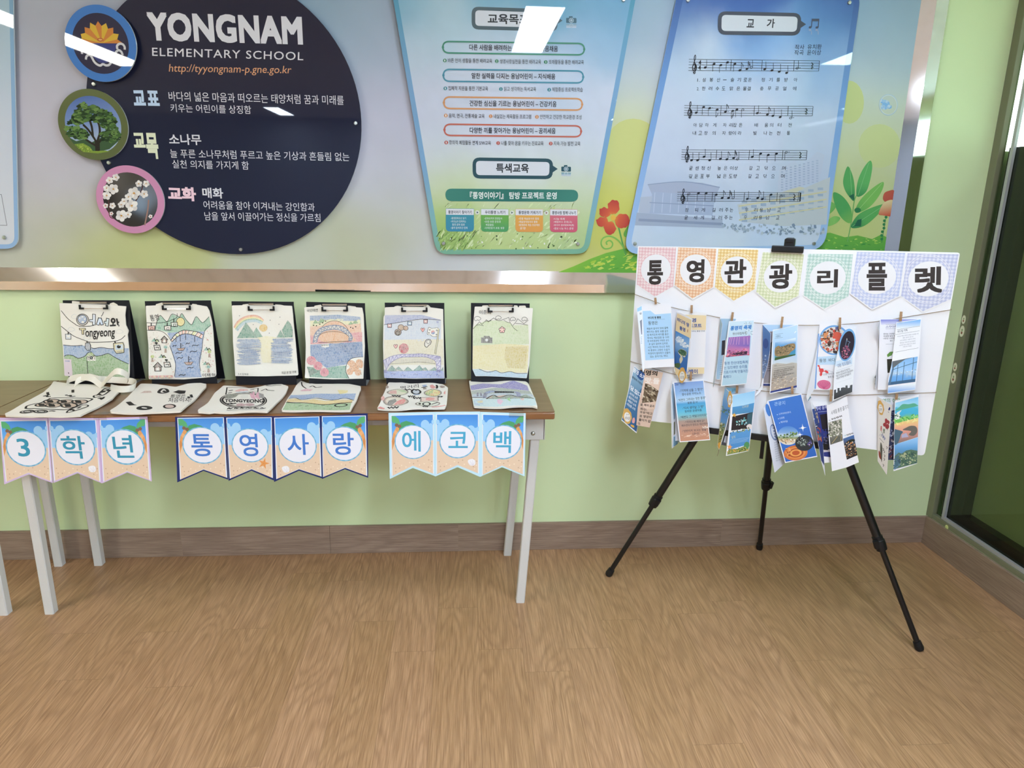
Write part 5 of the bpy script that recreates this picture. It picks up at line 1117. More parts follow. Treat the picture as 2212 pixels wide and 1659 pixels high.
stands = [
 ((110,630,8.295),(210,155),(1395,155),(320,1600),(1500,1600),(545,1027,192),'clipboard stand holding the bag that says Tongyeong, first from the table\'s left',2.520),
 ((300,635,8.295),(105,130),(1285,115),(235,1605),(1400,1600),(450,930,162),'clipboard stand holding the bag with the blue river and arched bridge',2.520),
 ((490,640,8.295),(82,90),(1195,100),(170,1590),(1245,1585),(408,850,134),'clipboard stand holding the bag with the rainbow and sunset sea',2.500),
 ((645,640,8.295),(135,100),(1188,125),(190,1600),(1210,1610),(436,875,146),'clipboard stand holding the bag with three pink flowers',2.480),
 ((815,640,8.295),(133,115),(1200,120),(163,1560),(1215,1570),(450,885,156),'clipboard stand holding the bag with the small flag',2.505),
 ((1005,640,8.295),(102,120),(1155,130),(105,1570),(1140,1590),(418,848,162),'clipboard stand holding the bag with the black camera, nearest the right table end',2.500)]
bags = [
 ('cream tote bag lettered Tongyeong with cable cars over green hills',[(150,205),(560,215),(1020,232),(1190,250),(1352,263),(1336,420),(1345,600),(1392,700),(1372,770),(1402,1100),(1412,1470),(1398,1560),(700,1545),(240,1510),(214,1000),(160,380)],art1,[[(375,165),(530,180),(545,240),(380,235)],[(1050,215),(1120,190),(1200,235),(1200,290),(1050,280)]]),
 ('cream tote bag drawn with a blue river under an arched bridge',[(125,212),(300,206),(1050,196),(1220,224),(1265,300),(1310,500),(1388,1440),(1368,1482),(800,1532),(180,1526),(165,900),(128,350)],art2,[[(298,185),(425,150),(440,230),(310,240)],[(950,175),(1045,185),(1050,230),(950,225)]]),
 ('cream tote bag drawn with a rainbow, green peaks and a sunset sea',[(90,165),(650,152),(1165,172),(1187,330),(1280,1400),(1270,1418),(700,1432),(150,1430),(112,800),(98,380)],art3,[[(275,148),(390,132),(400,190),(280,190)],[(860,145),(960,150),(1025,165),(1020,200),(860,190)]]),
 ('cream tote bag drawn with a blue arch bridge and three pink flowers',[(100,198),(400,182),(800,186),(1140,205),(1165,330),(1186,900),(1160,1480),(600,1488),(110,1466),(130,900),(110,370)],art4,[[(278,170),(405,148),(420,215),(285,215)],[(880,165),(1030,185),(1035,225),(880,215)]]),
 ('cream tote bag drawn with a small flag on a pole above a purple bridge',[(135,200),(420,187),(900,192),(1180,230),(1182,400),(1205,1475),(700,1480),(120,1468),(105,900),(110,370),(132,335)],art5,[[(300,185),(360,168),(435,180),(430,220),(300,225)],[(830,170),(905,150),(955,190),(950,235),(830,215)]]),
 ('cream tote bag drawn with a black camera on yellow-green ground',[(170,185),(420,186),(850,190),(1215,216),(1195,420),(1152,1200),(1102,1470),(600,1440),(350,1430),(185,1432),(130,1310),(135,600),(160,300)],art6,[[(300,165),(415,160),(420,215),(305,215)],[(870,160),(940,165),(945,215),(870,210)],[(960,170),(1080,165),(1092,215),(965,215)]])]
for i, ((vw, tl, tr, bl, br, bar, lb, yb), (bl2, out, art, bumps)) in enumerate(zip(stands, bags)):
    S, t = stand(vw, tl, tr, bl, br, bar, lb, yb); bag(bl2, S, vw, out, art, bumps, seed=i+1)

# ------------------------------------------------------------------ tote bags lying on the table
TOP = Sheet((0, 0, TT), (1, 0, 0), (0, 1, 0))
def lying(label, vw, outline, art, seed, fold=None):
    rnd = random.Random(seed*7+1); ph = rnd.uniform(0, 6)
    bend = lambda u, v: .0022*sin(u*26+ph)*cos(v*21+ph)+.0012*sin(u*42+v*38+ph)
    S = Sheet((0, 0, TT+.0105), (1, 0, 0), (0, 1, 0), bend=bend, grid=.014).view(*vw)
    P = S.uvs(outline); c = (sum(p[0] for p in P)/len(P), min(p[1] for p in P), TT)
    b = thing('tote_bag', c, label, 'tote bag', 'tote bags lying on the table')
    S.slab(rpoly(outline, 12, 3), .0055, CANV, '#dad4c9', CANV); S.up(3); art(S); S.build('bag_body', M['cloth'], b)
    return b, S
def lay1(S):
    S.loop([(415,1035),(440,1010),(560,975),(640,960),(760,905),(860,880),(1270,878),(1440,893),(1465,908),(1380,945),(1250,1000),(1090,1062),(900,1068),(460,1062)], 10, BK, True)
    for x, y in ((820,932),(1040,943),(1270,945),(690,998),(850,1005),(1105,1008)):
        S.ell(x, y, 125, 32, K('#b8967e'), -.05); S.up(); S.ring(x, y, 125, 32, 8, BK, -.05)
        for k in (-60, -40, -20, 0): S.line([(x+k-8,y-20),(x+k+12,y+8),(x+k+8,y+22)], 9, BK, True)
        S.up(-1)
    for x in (430, 650): S.ell(x, 1110, 105, 22, K('#8b8a88'), -.03); S.up(); S.ring(x, 1110, 105, 22, 8, BK, -.03); S.ring(x+10, 1110, 60, 14, 6, BK); S.up(-1)
    S.loop([(1495,850),(1560,835),(1660,745),(1730,722),(1765,745),(1690,830),(1600,865),(1510,880)], 8, BK, True); S.loop([(1070,1095),(1120,1065),(1300,1000),(1390,992),(1390,1015),(1240,1070),(1080,1110)], 8, BK, True)
    for p in ([(690,860),(740,850),(760,865),(810,860)], [(760,800),(765,830),(780,845)], [(1050,830),(1065,840)], [(1080,850),(1120,835),(1130,855),(1200,845)], [(1160,750),(1160,790)], [(1540,850),(1580,830),(1600,850)], [(1620,810),(1650,780),(1670,800)], [(1690,770),(1720,750),(1725,780)], [(1560,900),(1600,890),(1620,910),(1660,880)], [(1110,1080),(1150,1065),(1180,1085)], [(1230,1050),(1290,1020)], [(780,1100),(820,1092),(880,1095)]): S.line(p, 11, BK, True)
def lay2(S):
    S.poly([(1378,832),(1420,815),(1480,822),(1472,845),(1430,850)], BK); S.loop([(1265,840),(1290,812),(1325,812),(1335,835),(1300,848)], 7, BK, True); S.ell(1308,833,14,8,BK)
    S.poly([(1115,845),(1150,830),(1200,830),(1210,842)], K('#b8948a')); S.poly([(1000,915),(1040,912),(1070,938),(1092,945),(1030,945)], BK); S.ring(1150,965,44,10,12,BK); S.ell(1350,950,44,15,K('#b8938a')); S.up(); S.ring(1350,950,44,15,5,BK)
    S.text('처음이지!', (1338,925), (1520,912), 34, SL, 0, tl=(1345,890)); S.text('통영은', (1355,890), (1475,880), 28, SL, 0); S.line([(1500,870),(1505,882)], 6, BK); S.line([(1520,855),(1528,876)], 6, BK)
def lay3(S):
    S.loop([(445,152),(815,150),(812,208),(700,205),(430,232)], 4, BK); S.poly([(530,190),(600,165),(690,168),(700,185),(600,200)], K('#d99a98')); S.poly([(540,200),(690,185),(700,208),(560,212)], K('#c3cdd8'))
    for x, y in ((490,182),(745,170),(480,208),(740,205)): S.line([(x-25,y+6),(x+25,y-4)], 7, BK)
    S.ring(640,305,275,92,5,BK); S.ring(640,305,250,80,7,BK); S.poly([(410,290),(440,235),(520,220),(590,225),(545,270),(480,295)], K('#4a5446')); S.up()
    for k in range(6): S.ell(785+48*cos(k*1.05), 252+19*sin(k*1.05), 34, 14, K('#d78aa8'), k*.4)
    S.poly([(600,255),(640,235),(700,245),(690,280),(620,282)], C('#dcd8d0')); S.poly([(820,215),(880,232),(895,280),(830,275)], K('#6a6468')); S.up()
    S.text('TONGYEONG', (415,338), (880,326), 44, SL, .035, tl=(420,300)); S.ell(612,362,58,17,K('#a8757c'),-.05); S.ell(715,354,58,17,K('#a8757c'),-.05); S.line([(450,352),(490,348),(510,355),(555,345)], 10, BK, True)
    x = 450
    for w in (60, 50, 40, 70, 55, 60): S.line([(x,405),(x+w*.3,392),(x+w*.6,404),(x+w,394)], 6, BK, True); x += w+24
    S.line([(440,417),(700,418),(870,412)], 3, BK); S.line([(910,125),(980,135),(1020,130),(1095,132)], 5, BK, True); S.line([(850,190),(905,165),(930,180),(1010,190)], 4, BK, True)
def lay4(S):
    S.poly([(1205,238),(1500,228),(1985,226),(1960,300),(1850,270),(1780,285),(1700,300),(1500,270),(1400,295),(1330,300),(1270,275),(1180,290)], K('#6f93c6')); S.up()
    S.poly([(1175,300),(1260,290),(1340,312),(1480,290),(1620,310),(1780,296),(1955,290),(1930,335),(1500,350),(1155,330)], K('#dfc06e')); S.poly([(1155,335),(1350,350),(1600,345),(1930,335),(1910,418),(1500,424),(1105,414)], K('#7fae6f')); S.up()
    S.line([(1155,332),(1250,345),(1400,343),(1600,348),(1800,335),(1940,325)], 8, BK, True); S.line([(1180,292),(1260,278),(1330,302),(1480,278),(1700,302),(1850,272),(1960,300)], 4, BK, True)
    S.poly([(1765,185),(1890,195),(1885,215),(1790,230)], K('#e2cf7a')); S.poly([(1315,185),(1390,162),(1470,170),(1440,190),(1340,192)], K('#d8a0ae')); S.ring(1805,360,72,18,7,BK)
    S.line([(1335,85),(1345,130),(1390,160)], 4, BK, True); S.line([(1430,140),(1470,128),(1510,145),(1580,135)], 5, BK, True)
    for x, y in ((1300,378),(1380,380),(1570,360),(1660,405),(1480,375)): S.line([(x,y),(x+40,y-4)], 4, BK)
def lay5(S):
    S.text('먹거리', (388,212), (590,192), 44, SL, 0, tl=(385,172))
    for x, y, a, b, c in ((355,245,112,33,'#d8d4b4'),(745,248,92,34,'#d6c66a'),(335,345,135,48,'#b08f78'),(688,372,132,30,'#d6dac8')): S.ell(x, y, a, b, K(c)); S.up(); S.ring(x, y, a, b, 6, K('#5f4a3a')); S.up(-1)
    S.up(); S.poly([(250,260),(275,225),(340,222),(345,265)], K('#d49088')); S.poly([(345,222),(430,225),(465,255),(390,240)], K('#9cba78')); S.ell(335,345,112,38,C('#d9cfc0')); S.up(); S.poly([(235,380),(255,345),(330,325),(345,350),(290,385)], K('#3f3a3a')); S.poly([(310,385),(350,350),(420,315),(445,340),(420,375)], K('#d9605c'))
    S.scatter(ellpts(745,248,75,25,14), 26, 9, [K('#8fae58'), K('#d9a05a')], 3); S.poly([(610,300),(800,292),(805,340),(615,345)], K('#dcbcae')); S.loop([(610,300),(800,292),(805,340),(615,345)], 6, K('#6a4a3c')); S.up(); S.ell(715,318,52,17,K('#d9706a')); S.ell(600,372,14,12,BK); S.ring(675,375,40,20,6,BK); S.line([(730,380),(800,360)], 6, BK)
    S.poly([(515,235),(555,215),(605,225),(600,255),(540,265)], K('#a9b4c4')); S.ring(560,240,48,26,7,BK); S.line([(530,272),(600,270)], 10, K('#7f9cc8')); S.poly([(625,172),(680,170),(672,190),(640,192)], K('#6f8fc0')); S.poly([(640,195),(665,195),(680,212),(635,212)], K('#5a4438')); S.line([(618,195),(685,188)], 6, BK)
    S.poly([(710,180),(740,168),(770,190),(790,188),(760,208),(725,205)], K('#d9706a')); S.ell(850,188,30,14,K('#7a5a4c')); S.line([(785,172),(795,190),(788,208)], 7, BK, True); S.poly([(865,250),(885,228),(885,265),(868,262)], K('#dc7a70')); S.poly([(130,418),(160,396),(210,412),(205,425)], K('#d9605c')); S.line([(735,412),(820,402),(885,392)], 9, K('#d9605c')); S.ell(238,185,18,14,K('#7a5a4c')); S.ell(190,320,20,22,K('#dc8a84'))
    for x, y, w in ((435,218,150),(295,290,90),(475,290,70),(530,305,80),(805,290,45),(245,408,120),(635,408,55)): S.line([(x+w*k/6, y+(7 if k % 2 else -7)) for k in range(7)], 8, BK)
def lay6(S):
    S.poly([(1163,170),(1300,150),(1500,152),(1640,122),(1740,152),(1795,175),(1815,222),(1700,205),(1550,200),(1400,195),(1250,215),(1172,225)], K('#655ab2')); S.up()
    S.poly([(1170,232),(1300,215),(1500,195),(1650,200),(1820,225),(1850,262),(1500,258),(1180,275)], K('#8f9c94')); S.poly([(1180,272),(1500,250),(1850,262),(1870,300),(1190,305)], K('#a3b3c4')); S.up()
    S.poly([(1190,310),(1880,305),(1895,385),(1850,392),(1500,402),(1205,395)], K('#b5d0d6')); S.poly([(1200,325),(1300,320),(1310,390),(1210,385)], K('#9fb3cc')); S.up()
    S.poly([(1340,320),(1420,275),(1480,300),(1590,272),(1700,300),(1870,318)], K('#6f7f70')); S.poly([(1700,300),(1780,272),(1870,318)], K('#5f7a68')); S.poly([(1330,312),(1400,280),(1430,300)], K('#c9a08c')); S.poly([(1440,285),(1560,272),(1500,305)], K('#cfa592')); S.up()
    S.line([(1340,318),(1420,275),(1480,300),(1590,275),(1700,300),(1870,320)], 5, BK, True); S.line([(1180,300),(1320,305)], 5, BK)
    o = [(1318,310),(1335,262),(1390,235),(1500,242),(1640,240),(1690,255),(1700,300)]; S.line(o, 15, K('#3f4a80'), True); S.up(); S.line([(1345,255),(1395,238),(1430,245)], 18, K('#5a78b0'), True); S.line([(1650,235),(1695,250),(1700,290)], 14, K('#5a64a4'), True)
    for i in range(12): S.line([(1440+i*18,236),(1440+i*18,252)], 5, BK)
    for x in (1242, 1280, 1320): S.line([(x,255),(x+2,292)], 7, K('#3f3a6a'))
    S.poly([(1460,330),(1490,318),(1530,350),(1500,385),(1465,370)], K('#dcaccc')); S.poly([(1565,320),(1600,300),(1605,330),(1612,355),(1585,340)], K('#7fbf6a')); S.poly([(1710,325),(1760,318),(1750,342)], K('#dfa8a8')); S.poly([(1235,335),(1300,330),(1300,352),(1250,355)], K('#cfc49a')); S.line([(1640,320),(1665,310)], 6, K('#5a8fb0'))
b1, S1 = lying('cream tote bag with loose handles and a drawn plate of rolls', (0,740,7.373), [(855,612),(1000,626),(1240,662),(1580,692),(1915,718),(1908,765),(1790,900),(1480,1050),(1280,1160),(900,1168),(500,1175),(85,1150),(75,1118),(450,930),(700,790),(790,700)], lay1, 1)
def hz(x, y, h): return on_z(x/7.373, 740+y/7.373, TT+h)
wv = Vector((0, .55, .83))
def ribbon(pts, wid=.02, parent=None):
    P = [hz(*p) for p in pts]; Q = smooth_path([tuple(p) for p in P], n=6)
    obj('handle', bm_strip([Vector(q) for q in Q], wv*wid, Vector((.2, .8, -.55))*.0022), M['canvas'], parent, smooth=True)
ribbon([(1060,650,.016),(1110,590,.022),(1230,555,.034),(1420,560,.042),(1540,625,.03),(1610,690,.018)], .024, b1)
ribbon([(1190,672,.016),(1240,610,.028),(1400,548,.036),(1560,580,.030),(1700,590,.022),(1900,600,.018),(2110,620,.018),(2165,665,.018),(2110,725,.018),(1930,745,.018),(1760,715,.018)], .024, b1)
ribbon([(1600,695,.016),(1650,650,.030),(1730,560,.062),(1840,462,.088),(1960,478,.084),(2050,545,.060),(2030,600,.030)], .022, b1)
lying('cream tote bag lettered in Korean with small black food sketches, lying second from the left', (0,620,3.687), [(1120,772),(1250,775),(1400,790),(1500,770),(1600,762),(1645,770),(1642,800),(1560,880),(1440,990),(1100,1000),(880,998),(875,985),(1010,880)], lay2, 2)
lying('cream tote bag lettered TONGYEONG inside a drawn bowl, lying on the table', (410,810,5.53), [(400,130),(650,140),(720,150),(900,120),(1100,115),(1180,145),(1150,210),(1000,370),(925,440),(500,440),(290,432),(230,447),(95,445),(100,420),(220,320),(300,215)], lay3, 3)
lying('tote bag coloured with blue sea, yellow sand and a green strip, lying flat', (410,810,5.53), [(1325,62),(1400,95),(1500,105),(1700,110),(1900,100),(2040,130),(2045,165),(1990,300),(1920,425),(1500,428),(1100,420),(1095,410),(1180,270),(1270,130)], lay4, 4)
lying('tote bag drawn with several dishes of food and red corners, lying flat', (790,800,5.144), [(255,130),(400,128),(500,145),(600,150),(750,145),(860,155),(915,190),(910,260),(900,380),(880,415),(700,425),(400,430),(130,420),(128,410),(170,340),(215,220)], lay5, 5)
lying('tote bag coloured with a purple mountain sky and bridge, lying nearest the right table end', (790,800,5.144), [(1148,112),(1300,125),(1500,110),(1650,98),(1750,110),(1800,135),(1850,240),(1900,370),(1910,410),(1850,395),(1500,410),(1200,402),(1190,330),(1160,200)], lay6, 6)
# ------------------------------------------------------------------ beach pennants taped along the table front
def lerp(a, b, t): return (a[0]+(b[0]-a[0])*t, a[1]+(b[1]-a[1])*t)
def pennant(vw, back, prt, disc, hor, letter, box, lcol, bcol, kind, deco, label, group, dy=0):
    B = Sheet((0, TY-.0030-dy, 0), (1, 0, 0), (0, 0, 1)).view(*vw)
    t = thing('pennant', tuple(B.pt(((back[0][0]+back[1][0])/2, back[3][1]))), label, 'pennant', group)
    B.slab(back, .0008, bcol, bcol, '#d8d8dc'); B.build('backing_card', M['paper'], t)
    S = Sheet((0, TY-.0034-dy, 0), (1, 0, 0), (0, 0, 1)).view(*vw)
    TLp, TRp, BRp, NTp, BLp = prt
    S.slab(prt, .0003, '#dfe3ea', '#e6e8ee'); S.up()
    ins = 5
    def q(s, t_):
        s = min(max(s, 0), 1); t_ = min(max(t_, 0), 1); return lerp(lerp(TLp, TRp, s), lerp(BLp, BRp, s), t_)
    def area(pts, col, sm=False):
        pts = smooth_path(pts, True, 4) if sm else pts; S.poly([q(*p) for p in pts], col)
    th = (hor-(TLp[1]+TRp[1])/2)/((BLp[1]+BRp[1])/2-(TLp[1]+TRp[1])/2); e = .018
    S.poly([q(e,e*.6),q(1-e,e*.6),q(1-e,th),q(e,th)], S.grad(q(.5,0), q(.5,th), [(0,'#4a8bd8'),(.6,'#5fa2e4'),(1,'#7fbaee')], .03)); S.up()
    cl = '#9cc8f0'
    def cloud(cs, s0, s1, t0):
        for s, t_, r in cs: area([(s+r*cos(a*pi/8), t_+r*.78*sin(a*pi/8)) for a in range(16)], cl)
        area([(s0,t0),(s1,t0),(s1,th),(s0,th)], cl)
    if kind in 'LM' and kind == 'L': cloud([(.80,.17,.10),(.93,.19,.05),(1.0,.13,.05)], .71, 1-e, .19)
    if kind == 'M': cloud([(.21,.16,.10),(.09,.18,.05),(.03,.13,.05)], e, .31, .18); cloud([(.82,.26,.09),(.93,.27,.05),(.99,.25,.05)], .73, 1-e, .27)
    if kind == 'N': cloud([(.82,.17,.10),(.93,.18,.05),(1.0,.15,.05)], .72, 1-e, .18); cloud([(.05,.30,.05),(.14,.32,.07)], e, .22, .32)
    if kind == 'R': cloud([(.2,.16,.10),(.08,.17,.05),(.01,.13,.05)], e, .30, .18)
    S.up(.5)
    sand = [lerp(TLp, BLp, th), lerp(TRp, BRp, th), BRp, NTp, BLp]; cx = sum(p[0] for p in sand)/5; cy = sum(p[1] for p in sand)/5
    P = [q(e,th), q(1-e,th), lerp(BRp, q(.5,.85), .05), (NTp[0], NTp[1]-6), lerp(BLp, q(.5,.85), .05)]
    S.poly(P, '#dcc3aa'); S.up(.5)
    rnd = random.Random(int(disc[0]))
    for (s, t_) in ((.07,.79),(.1,.87),(.19,.87),(.1,.93),(.62,.77),(.52,.81),(.88,.76),(.95,.79),(.87,.88)): a, b = q(s, t_); S.ell(a, b, 9*vw[2]/6.5, 9*vw[2]/6.5, '#c3a48a', n=8)
    for (s, t_) in ((.24,.83),(.34,.86),(.43,.79),(.66,.84),(.77,.82),(.94,.86),(.9,.92)): a, b = q(s, t_); S.ell(a, b, 10*vw[2]/6.5, 10*vw[2]/6.5, '#e8d5c0', n=8)
    if kind in 'LR':
        f = (lambda p: (1-p[0], p[1])) if kind == 'R' else (lambda p: p)
        S.up(.5); area([f(p) for p in ((.05,.30),(.13,.19),(.21,.215),(.12,.38),(.06,.5),(.02,.58),(.015,.42))], '#d99a60')
        area([f(p) for p in ((.06,.285),(.10,.24),(.17,.29),(.125,.345))], '#e0ab78'); area([f(p) for p in ((.02,.42),(.05,.36),(.09,.43),(.04,.5))], '#cb8a54')
        S.up(.5); area([f(p) for p in ((.19,.2),(.24,.125),(.36,.1),(.5,.13),(.6,.175),(.42,.18),(.3,.23),(.19,.3))], '#4f9a68'); area([f(p) for p in ((.02,.012),(.11,.02),(.19,.075),(.228,.165),(.185,.15),(.13,.155),(.09,.12),(.05,.13),(.02,.085))], '#5ba873')
        S.up(.5)
        for p in ((.135,.165),(.2,.185)): a, b = q(*f(p)); S.ell(a, b, 26*vw[2]/6.5, 24*vw[2]/6.5, '#7f6350', n=14)
        S.up(-1.5)
    S.up(2)
    u, v = S.uv(disc[:2]); r = abs(S.uv((disc[0]+disc[2], disc[1]))[0]-u); ro = abs(S.uv((disc[0]+disc[3], disc[1]))[0]-u)
    for i in range(40):
        a0, a1 = 2*pi*i/40, 2*pi*(i+1)/40; S.fill([(u+ro*cos(a0), v+ro*sin(a0)), (u+ro*cos(a1), v+ro*sin(a1)), (u, v)], C(['#7fb8d6','#6aa9cc'][i % 2]), S.k*EPS)
    S.up(); S.disc(disc[:2], r, '#e0e0ea'); S.up()
    S.text(letter, (box[0], box[3]), (box[2], box[3]), box[3]-box[1], lcol, .013, res=4)
    for d in deco:
        k_ = vw[2]/6.5; x, y = d[1]
        if d[0] == 'shell':
            S.poly([(x-55*k_,y-18*k_),(x-20*k_,y-42*k_),(x+25*k_,y-42*k_),(x+52*k_,y-10*k_),(x+45*k_,y+35*k_),(x+10*k_,y+48*k_),(x-30*k_,y+38*k_)], '#e8e6ea', True); S.up(.5)
            for a in (-.9,-.3,.3,.9): S.line([(x+20*k_,y+40*k_),(x+20*k_+70*k_*sin(a-.4),y+40*k_-70*k_*cos(a-.4))], 3*k_, '#c9c4cf')
        else:
            S.poly([(x+(78 if i % 2 == 0 else 34)*k_*cos(i*pi/5-1.3), y+(78 if i % 2 == 0 else 34)*k_*sin(i*pi/5-1.3)) for i in range(10)], '#e09a5c', True)
            S.up(.5); [S.line([(x,y),(x+55*k_*cos(i*2*pi/5-1.3),y+55*k_*sin(i*2*pi/5-1.3))], 5*k_, '#d38a4c') for i in range(5)]
    S.build('printed_card', M['paper'], t); return t
V1, V2, V3 = (0,880,6.506), (370,880,5.027), (820,870,6.144)
LIL, NAV, SKY = '#cbb3da', '#1f2c66', '#bcdcee'
T1, T2, T3 = '#3a8fac', '#4577c6', '#4aa2c6'
pennant(V1,[(-12,145),(668,152),(742,1065),(402,940),(60,1083)],[(2,188),(655,180),(722,1040),(402,922),(80,1050)],(368,580,262,282),572,'3',(265,440,437,690),T1,LIL,'L',[],'lilac-edged beach pennant with the number 3, left end of the table front','lilac pennants on the table front')
pennant(V1,[(674,150),(1385,150),(1430,1066),(1090,925),(752,1062)],[(692,183),(1348,172),(1412,1045),(1088,908),(762,1035)],(1058,560,262,280),568,'학',(893,402,1222,720),T1,LIL,'M',[('shell',(1298,862))],'lilac-edged beach pennant lettered 학 with a white shell','lilac pennants on the table front',.0012)
pennant(V1,[(1388,150),(2072,130),(2132,1042),(1790,915),(1434,1068)],[(1404,172),(2048,155),(2112,1022),(1790,900),(1452,1045)],(1757,555,255,278),560,'년',(1612,390,1893,708),T1,LIL,'R',[],'lilac-edged beach pennant lettered 년','lilac pennants on the table front')
pennant(V2,[(42,105),(588,100),(618,785),(350,690),(65,815)],[(65,115),(570,108),(607,765),(350,675),(95,785)],(340,412,205,218),405,'통',(230,290,458,530),T2,NAV,'L',[],'navy-edged beach pennant lettered 통 in blue on the table front','navy pennants on the table front')
pennant(V2,[(590,100),(1098,95),(1115,795),(870,688),(622,798)],[(597,112),(1090,108),(1103,768),(872,672),(635,775)],(857,412,188,200),405,'영',(755,285,950,530),T2,NAV,'M',[('star',(1005,608))],'navy-edged beach pennant lettered 영 with an orange starfish','navy pennants on the table front',.0012)
pennant(V2,[(1100,98),(1626,92),(1648,775),(1387,688),(1117,810)],[(1117,112),(1608,98),(1632,752),(1387,672),(1140,780)],(1372,412,196,208),400,'사',(1268,288,1500,515),T2,NAV,'N',[('shell',(1243,670))],'navy-edged beach pennant lettered 사 with a white shell','navy pennants on the table front',.0024)
pennant(V2,[(1615,92),(2132,65),(2138,765),(1885,672),(1637,778)],[(1635,97),(2113,88),(2128,745),(1888,657),(1643,760)],(1878,395,190,204),385,'랑',(1762,270,1987,515),T2,NAV,'R',[],'navy-edged beach pennant lettered 랑','navy pennants on the table front')
pennant(V3,[(118,135),(733,122),(738,975),(440,865),(135,1012)],[(148,165),(715,150),(722,945),(440,840),(160,975)],(442,520,228,242),508,'에',(302,372,547,648),T3,SKY,'L',[],'pale blue-edged beach pennant lettered 에','pale blue pennants on the table front')
pennant(V3,[(730,122),(1333,118),(1335,985),(1035,855),(735,980)],[(752,150),(1315,148),(1318,940),(1035,830),(750,950)],(1035,510,226,242),508,'코',(913,385,1170,600),T3,SKY,'M',[('shell',(1222,788))],'pale blue-edged beach pennant lettered 코 with a white shell','pale blue pennants on the table front',.0012)
pennant(V3,[(1335,122),(1940,140),(1925,978),(1625,855),(1330,985)],[(1365,150),(1922,165),(1912,955),(1625,838),(1358,960)],(1643,522,226,242),515,'백',(1505,375,1742,665),T3,SKY,'R',[],'pale blue-edged beach pennant lettered 백, right end of the table front','pale blue pennants on the table front')

# ------------------------------------------------------------------ gingham pennants on the foam board
def gpennant(vw, pts, disc, letter, box, base, mid, dark, label, off):
    S = bplane(off).view(*vw); TLp, TRp, Rp, Tp, Lp = pts
    t = thing('gingham_pennant', tuple(S.pt(Tp)), label, 'pennant', 'gingham pennants along the top of the foam board')
    S.slab(pts, .0012, '#e2e2e6', '#e8e8ea'); S.up()
    c = (sum(p[0] for p in pts)/5, sum(p[1] for p in pts)/5)
    inn = [(p[0]+(13 if p[0] < c[0] else -13), p[1]+(12 if p in (TLp, TRp) else -5)) for p in pts]; inn[3] = (Tp[0], Tp[1]-18)
    W = abs(S.uv(TRp)[0]-S.uv(TLp)[0]); g = W/26
    u0, v0 = S.uv(TLp); cb = mixc(C(base), C('#e0e0e4'), .15); cm = mixc(C(mid), cb, .2); cd = mixc(C(dark), cb, .25)
    def f(u, v):
        a = int(math.floor(u/g)) % 2; b = int(math.floor(v/g)) % 2; return cd if a and b else (cm if a or b else cb)
    f.step = g; f.cell = True
    S.poly(inn, f); S.up()
    u, v = S.uv(disc[:2]); r = abs(S.uv((disc[0]+disc[2], disc[1]))[0]-u)
    for rr in (1.10, 1.19): S.line(ellpts(disc[0], disc[1], disc[2]*rr, disc[2]*rr*1.02, 48), 4, mixc(C('#e8e4e2'), cb, .2), closed=True)
    S.disc(disc[:2], r, '#dedee2'); S.up()
    S.text(letter, (box[0], box[3]), (box[2], box[3]), box[3]-box[1], '#36302f', .034, tl=(box[0]+6, box[1]))
    S.build('printed_card', M['paper'], t)
J1, J2 = (1360,500,5.821), (1700,500,5.672)
gpennant(J1,[(105,185),(598,190),(560,695),(320,838),(80,672)],(330,480,190),'통',(220,362,417,670),'#e2cfd0','#d9b4b9','#cf9ba4','pink gingham pennant lettered 통 on the foam board',.0016)
gpennant(J1,[(600,190),(1105,208),(1062,705),(790,860),(555,680)],(828,483,198),'영',(712,352,937,640),'#e4c9ae','#dbad84','#cf9468','orange gingham pennant lettered 영 on the foam board',.0030)
gpennant(J1,[(1105,208),(1632,218),(1585,730),(1308,888),(1060,705)],(1345,508,203),'관',(1190,350,1463,652),'#e4d2a2','#d9bb74','#cca456','yellow gingham pennant lettered 관 on the foam board',.0016)
gpennant(J1,[(1662,248),(2205,275),(2135,815),(1830,968),(1580,765)],(1898,568,215),'광',(1752,410,2040,722),'#d9dcc2','#c6cda4','#b2bd8c','pale green gingham pennant lettered 광 under the easel clamp',.0030)
gpennant(J2,[(245,262),(822,268),(765,800),(455,965),(190,785)],(497,568,222),'리',(365,465,620,685),'#cad8d4','#aac8c0','#8fb6ae','teal gingham pennant lettered 리 on the foam board',.0016)
gpennant(J2,[(845,240),(1462,250),(1385,795),(1040,965),(770,765)],(1100,560,237),'플',(972,385,1222,725),'#cfd2e2','#b7bfdc','#a2aed2','light blue gingham pennant lettered 플 on the foam board',.0030)
gpennant(J2,[(1465,255),(2115,268),(2020,835),(1665,995),(1385,795)],(1730,582,250),'렛',(1563,432,1900,750),'#ced0e0','#b4b9d6','#9ea5c8','lavender gingham pennant lettered 렛 at the right end of the foam board',.0016)

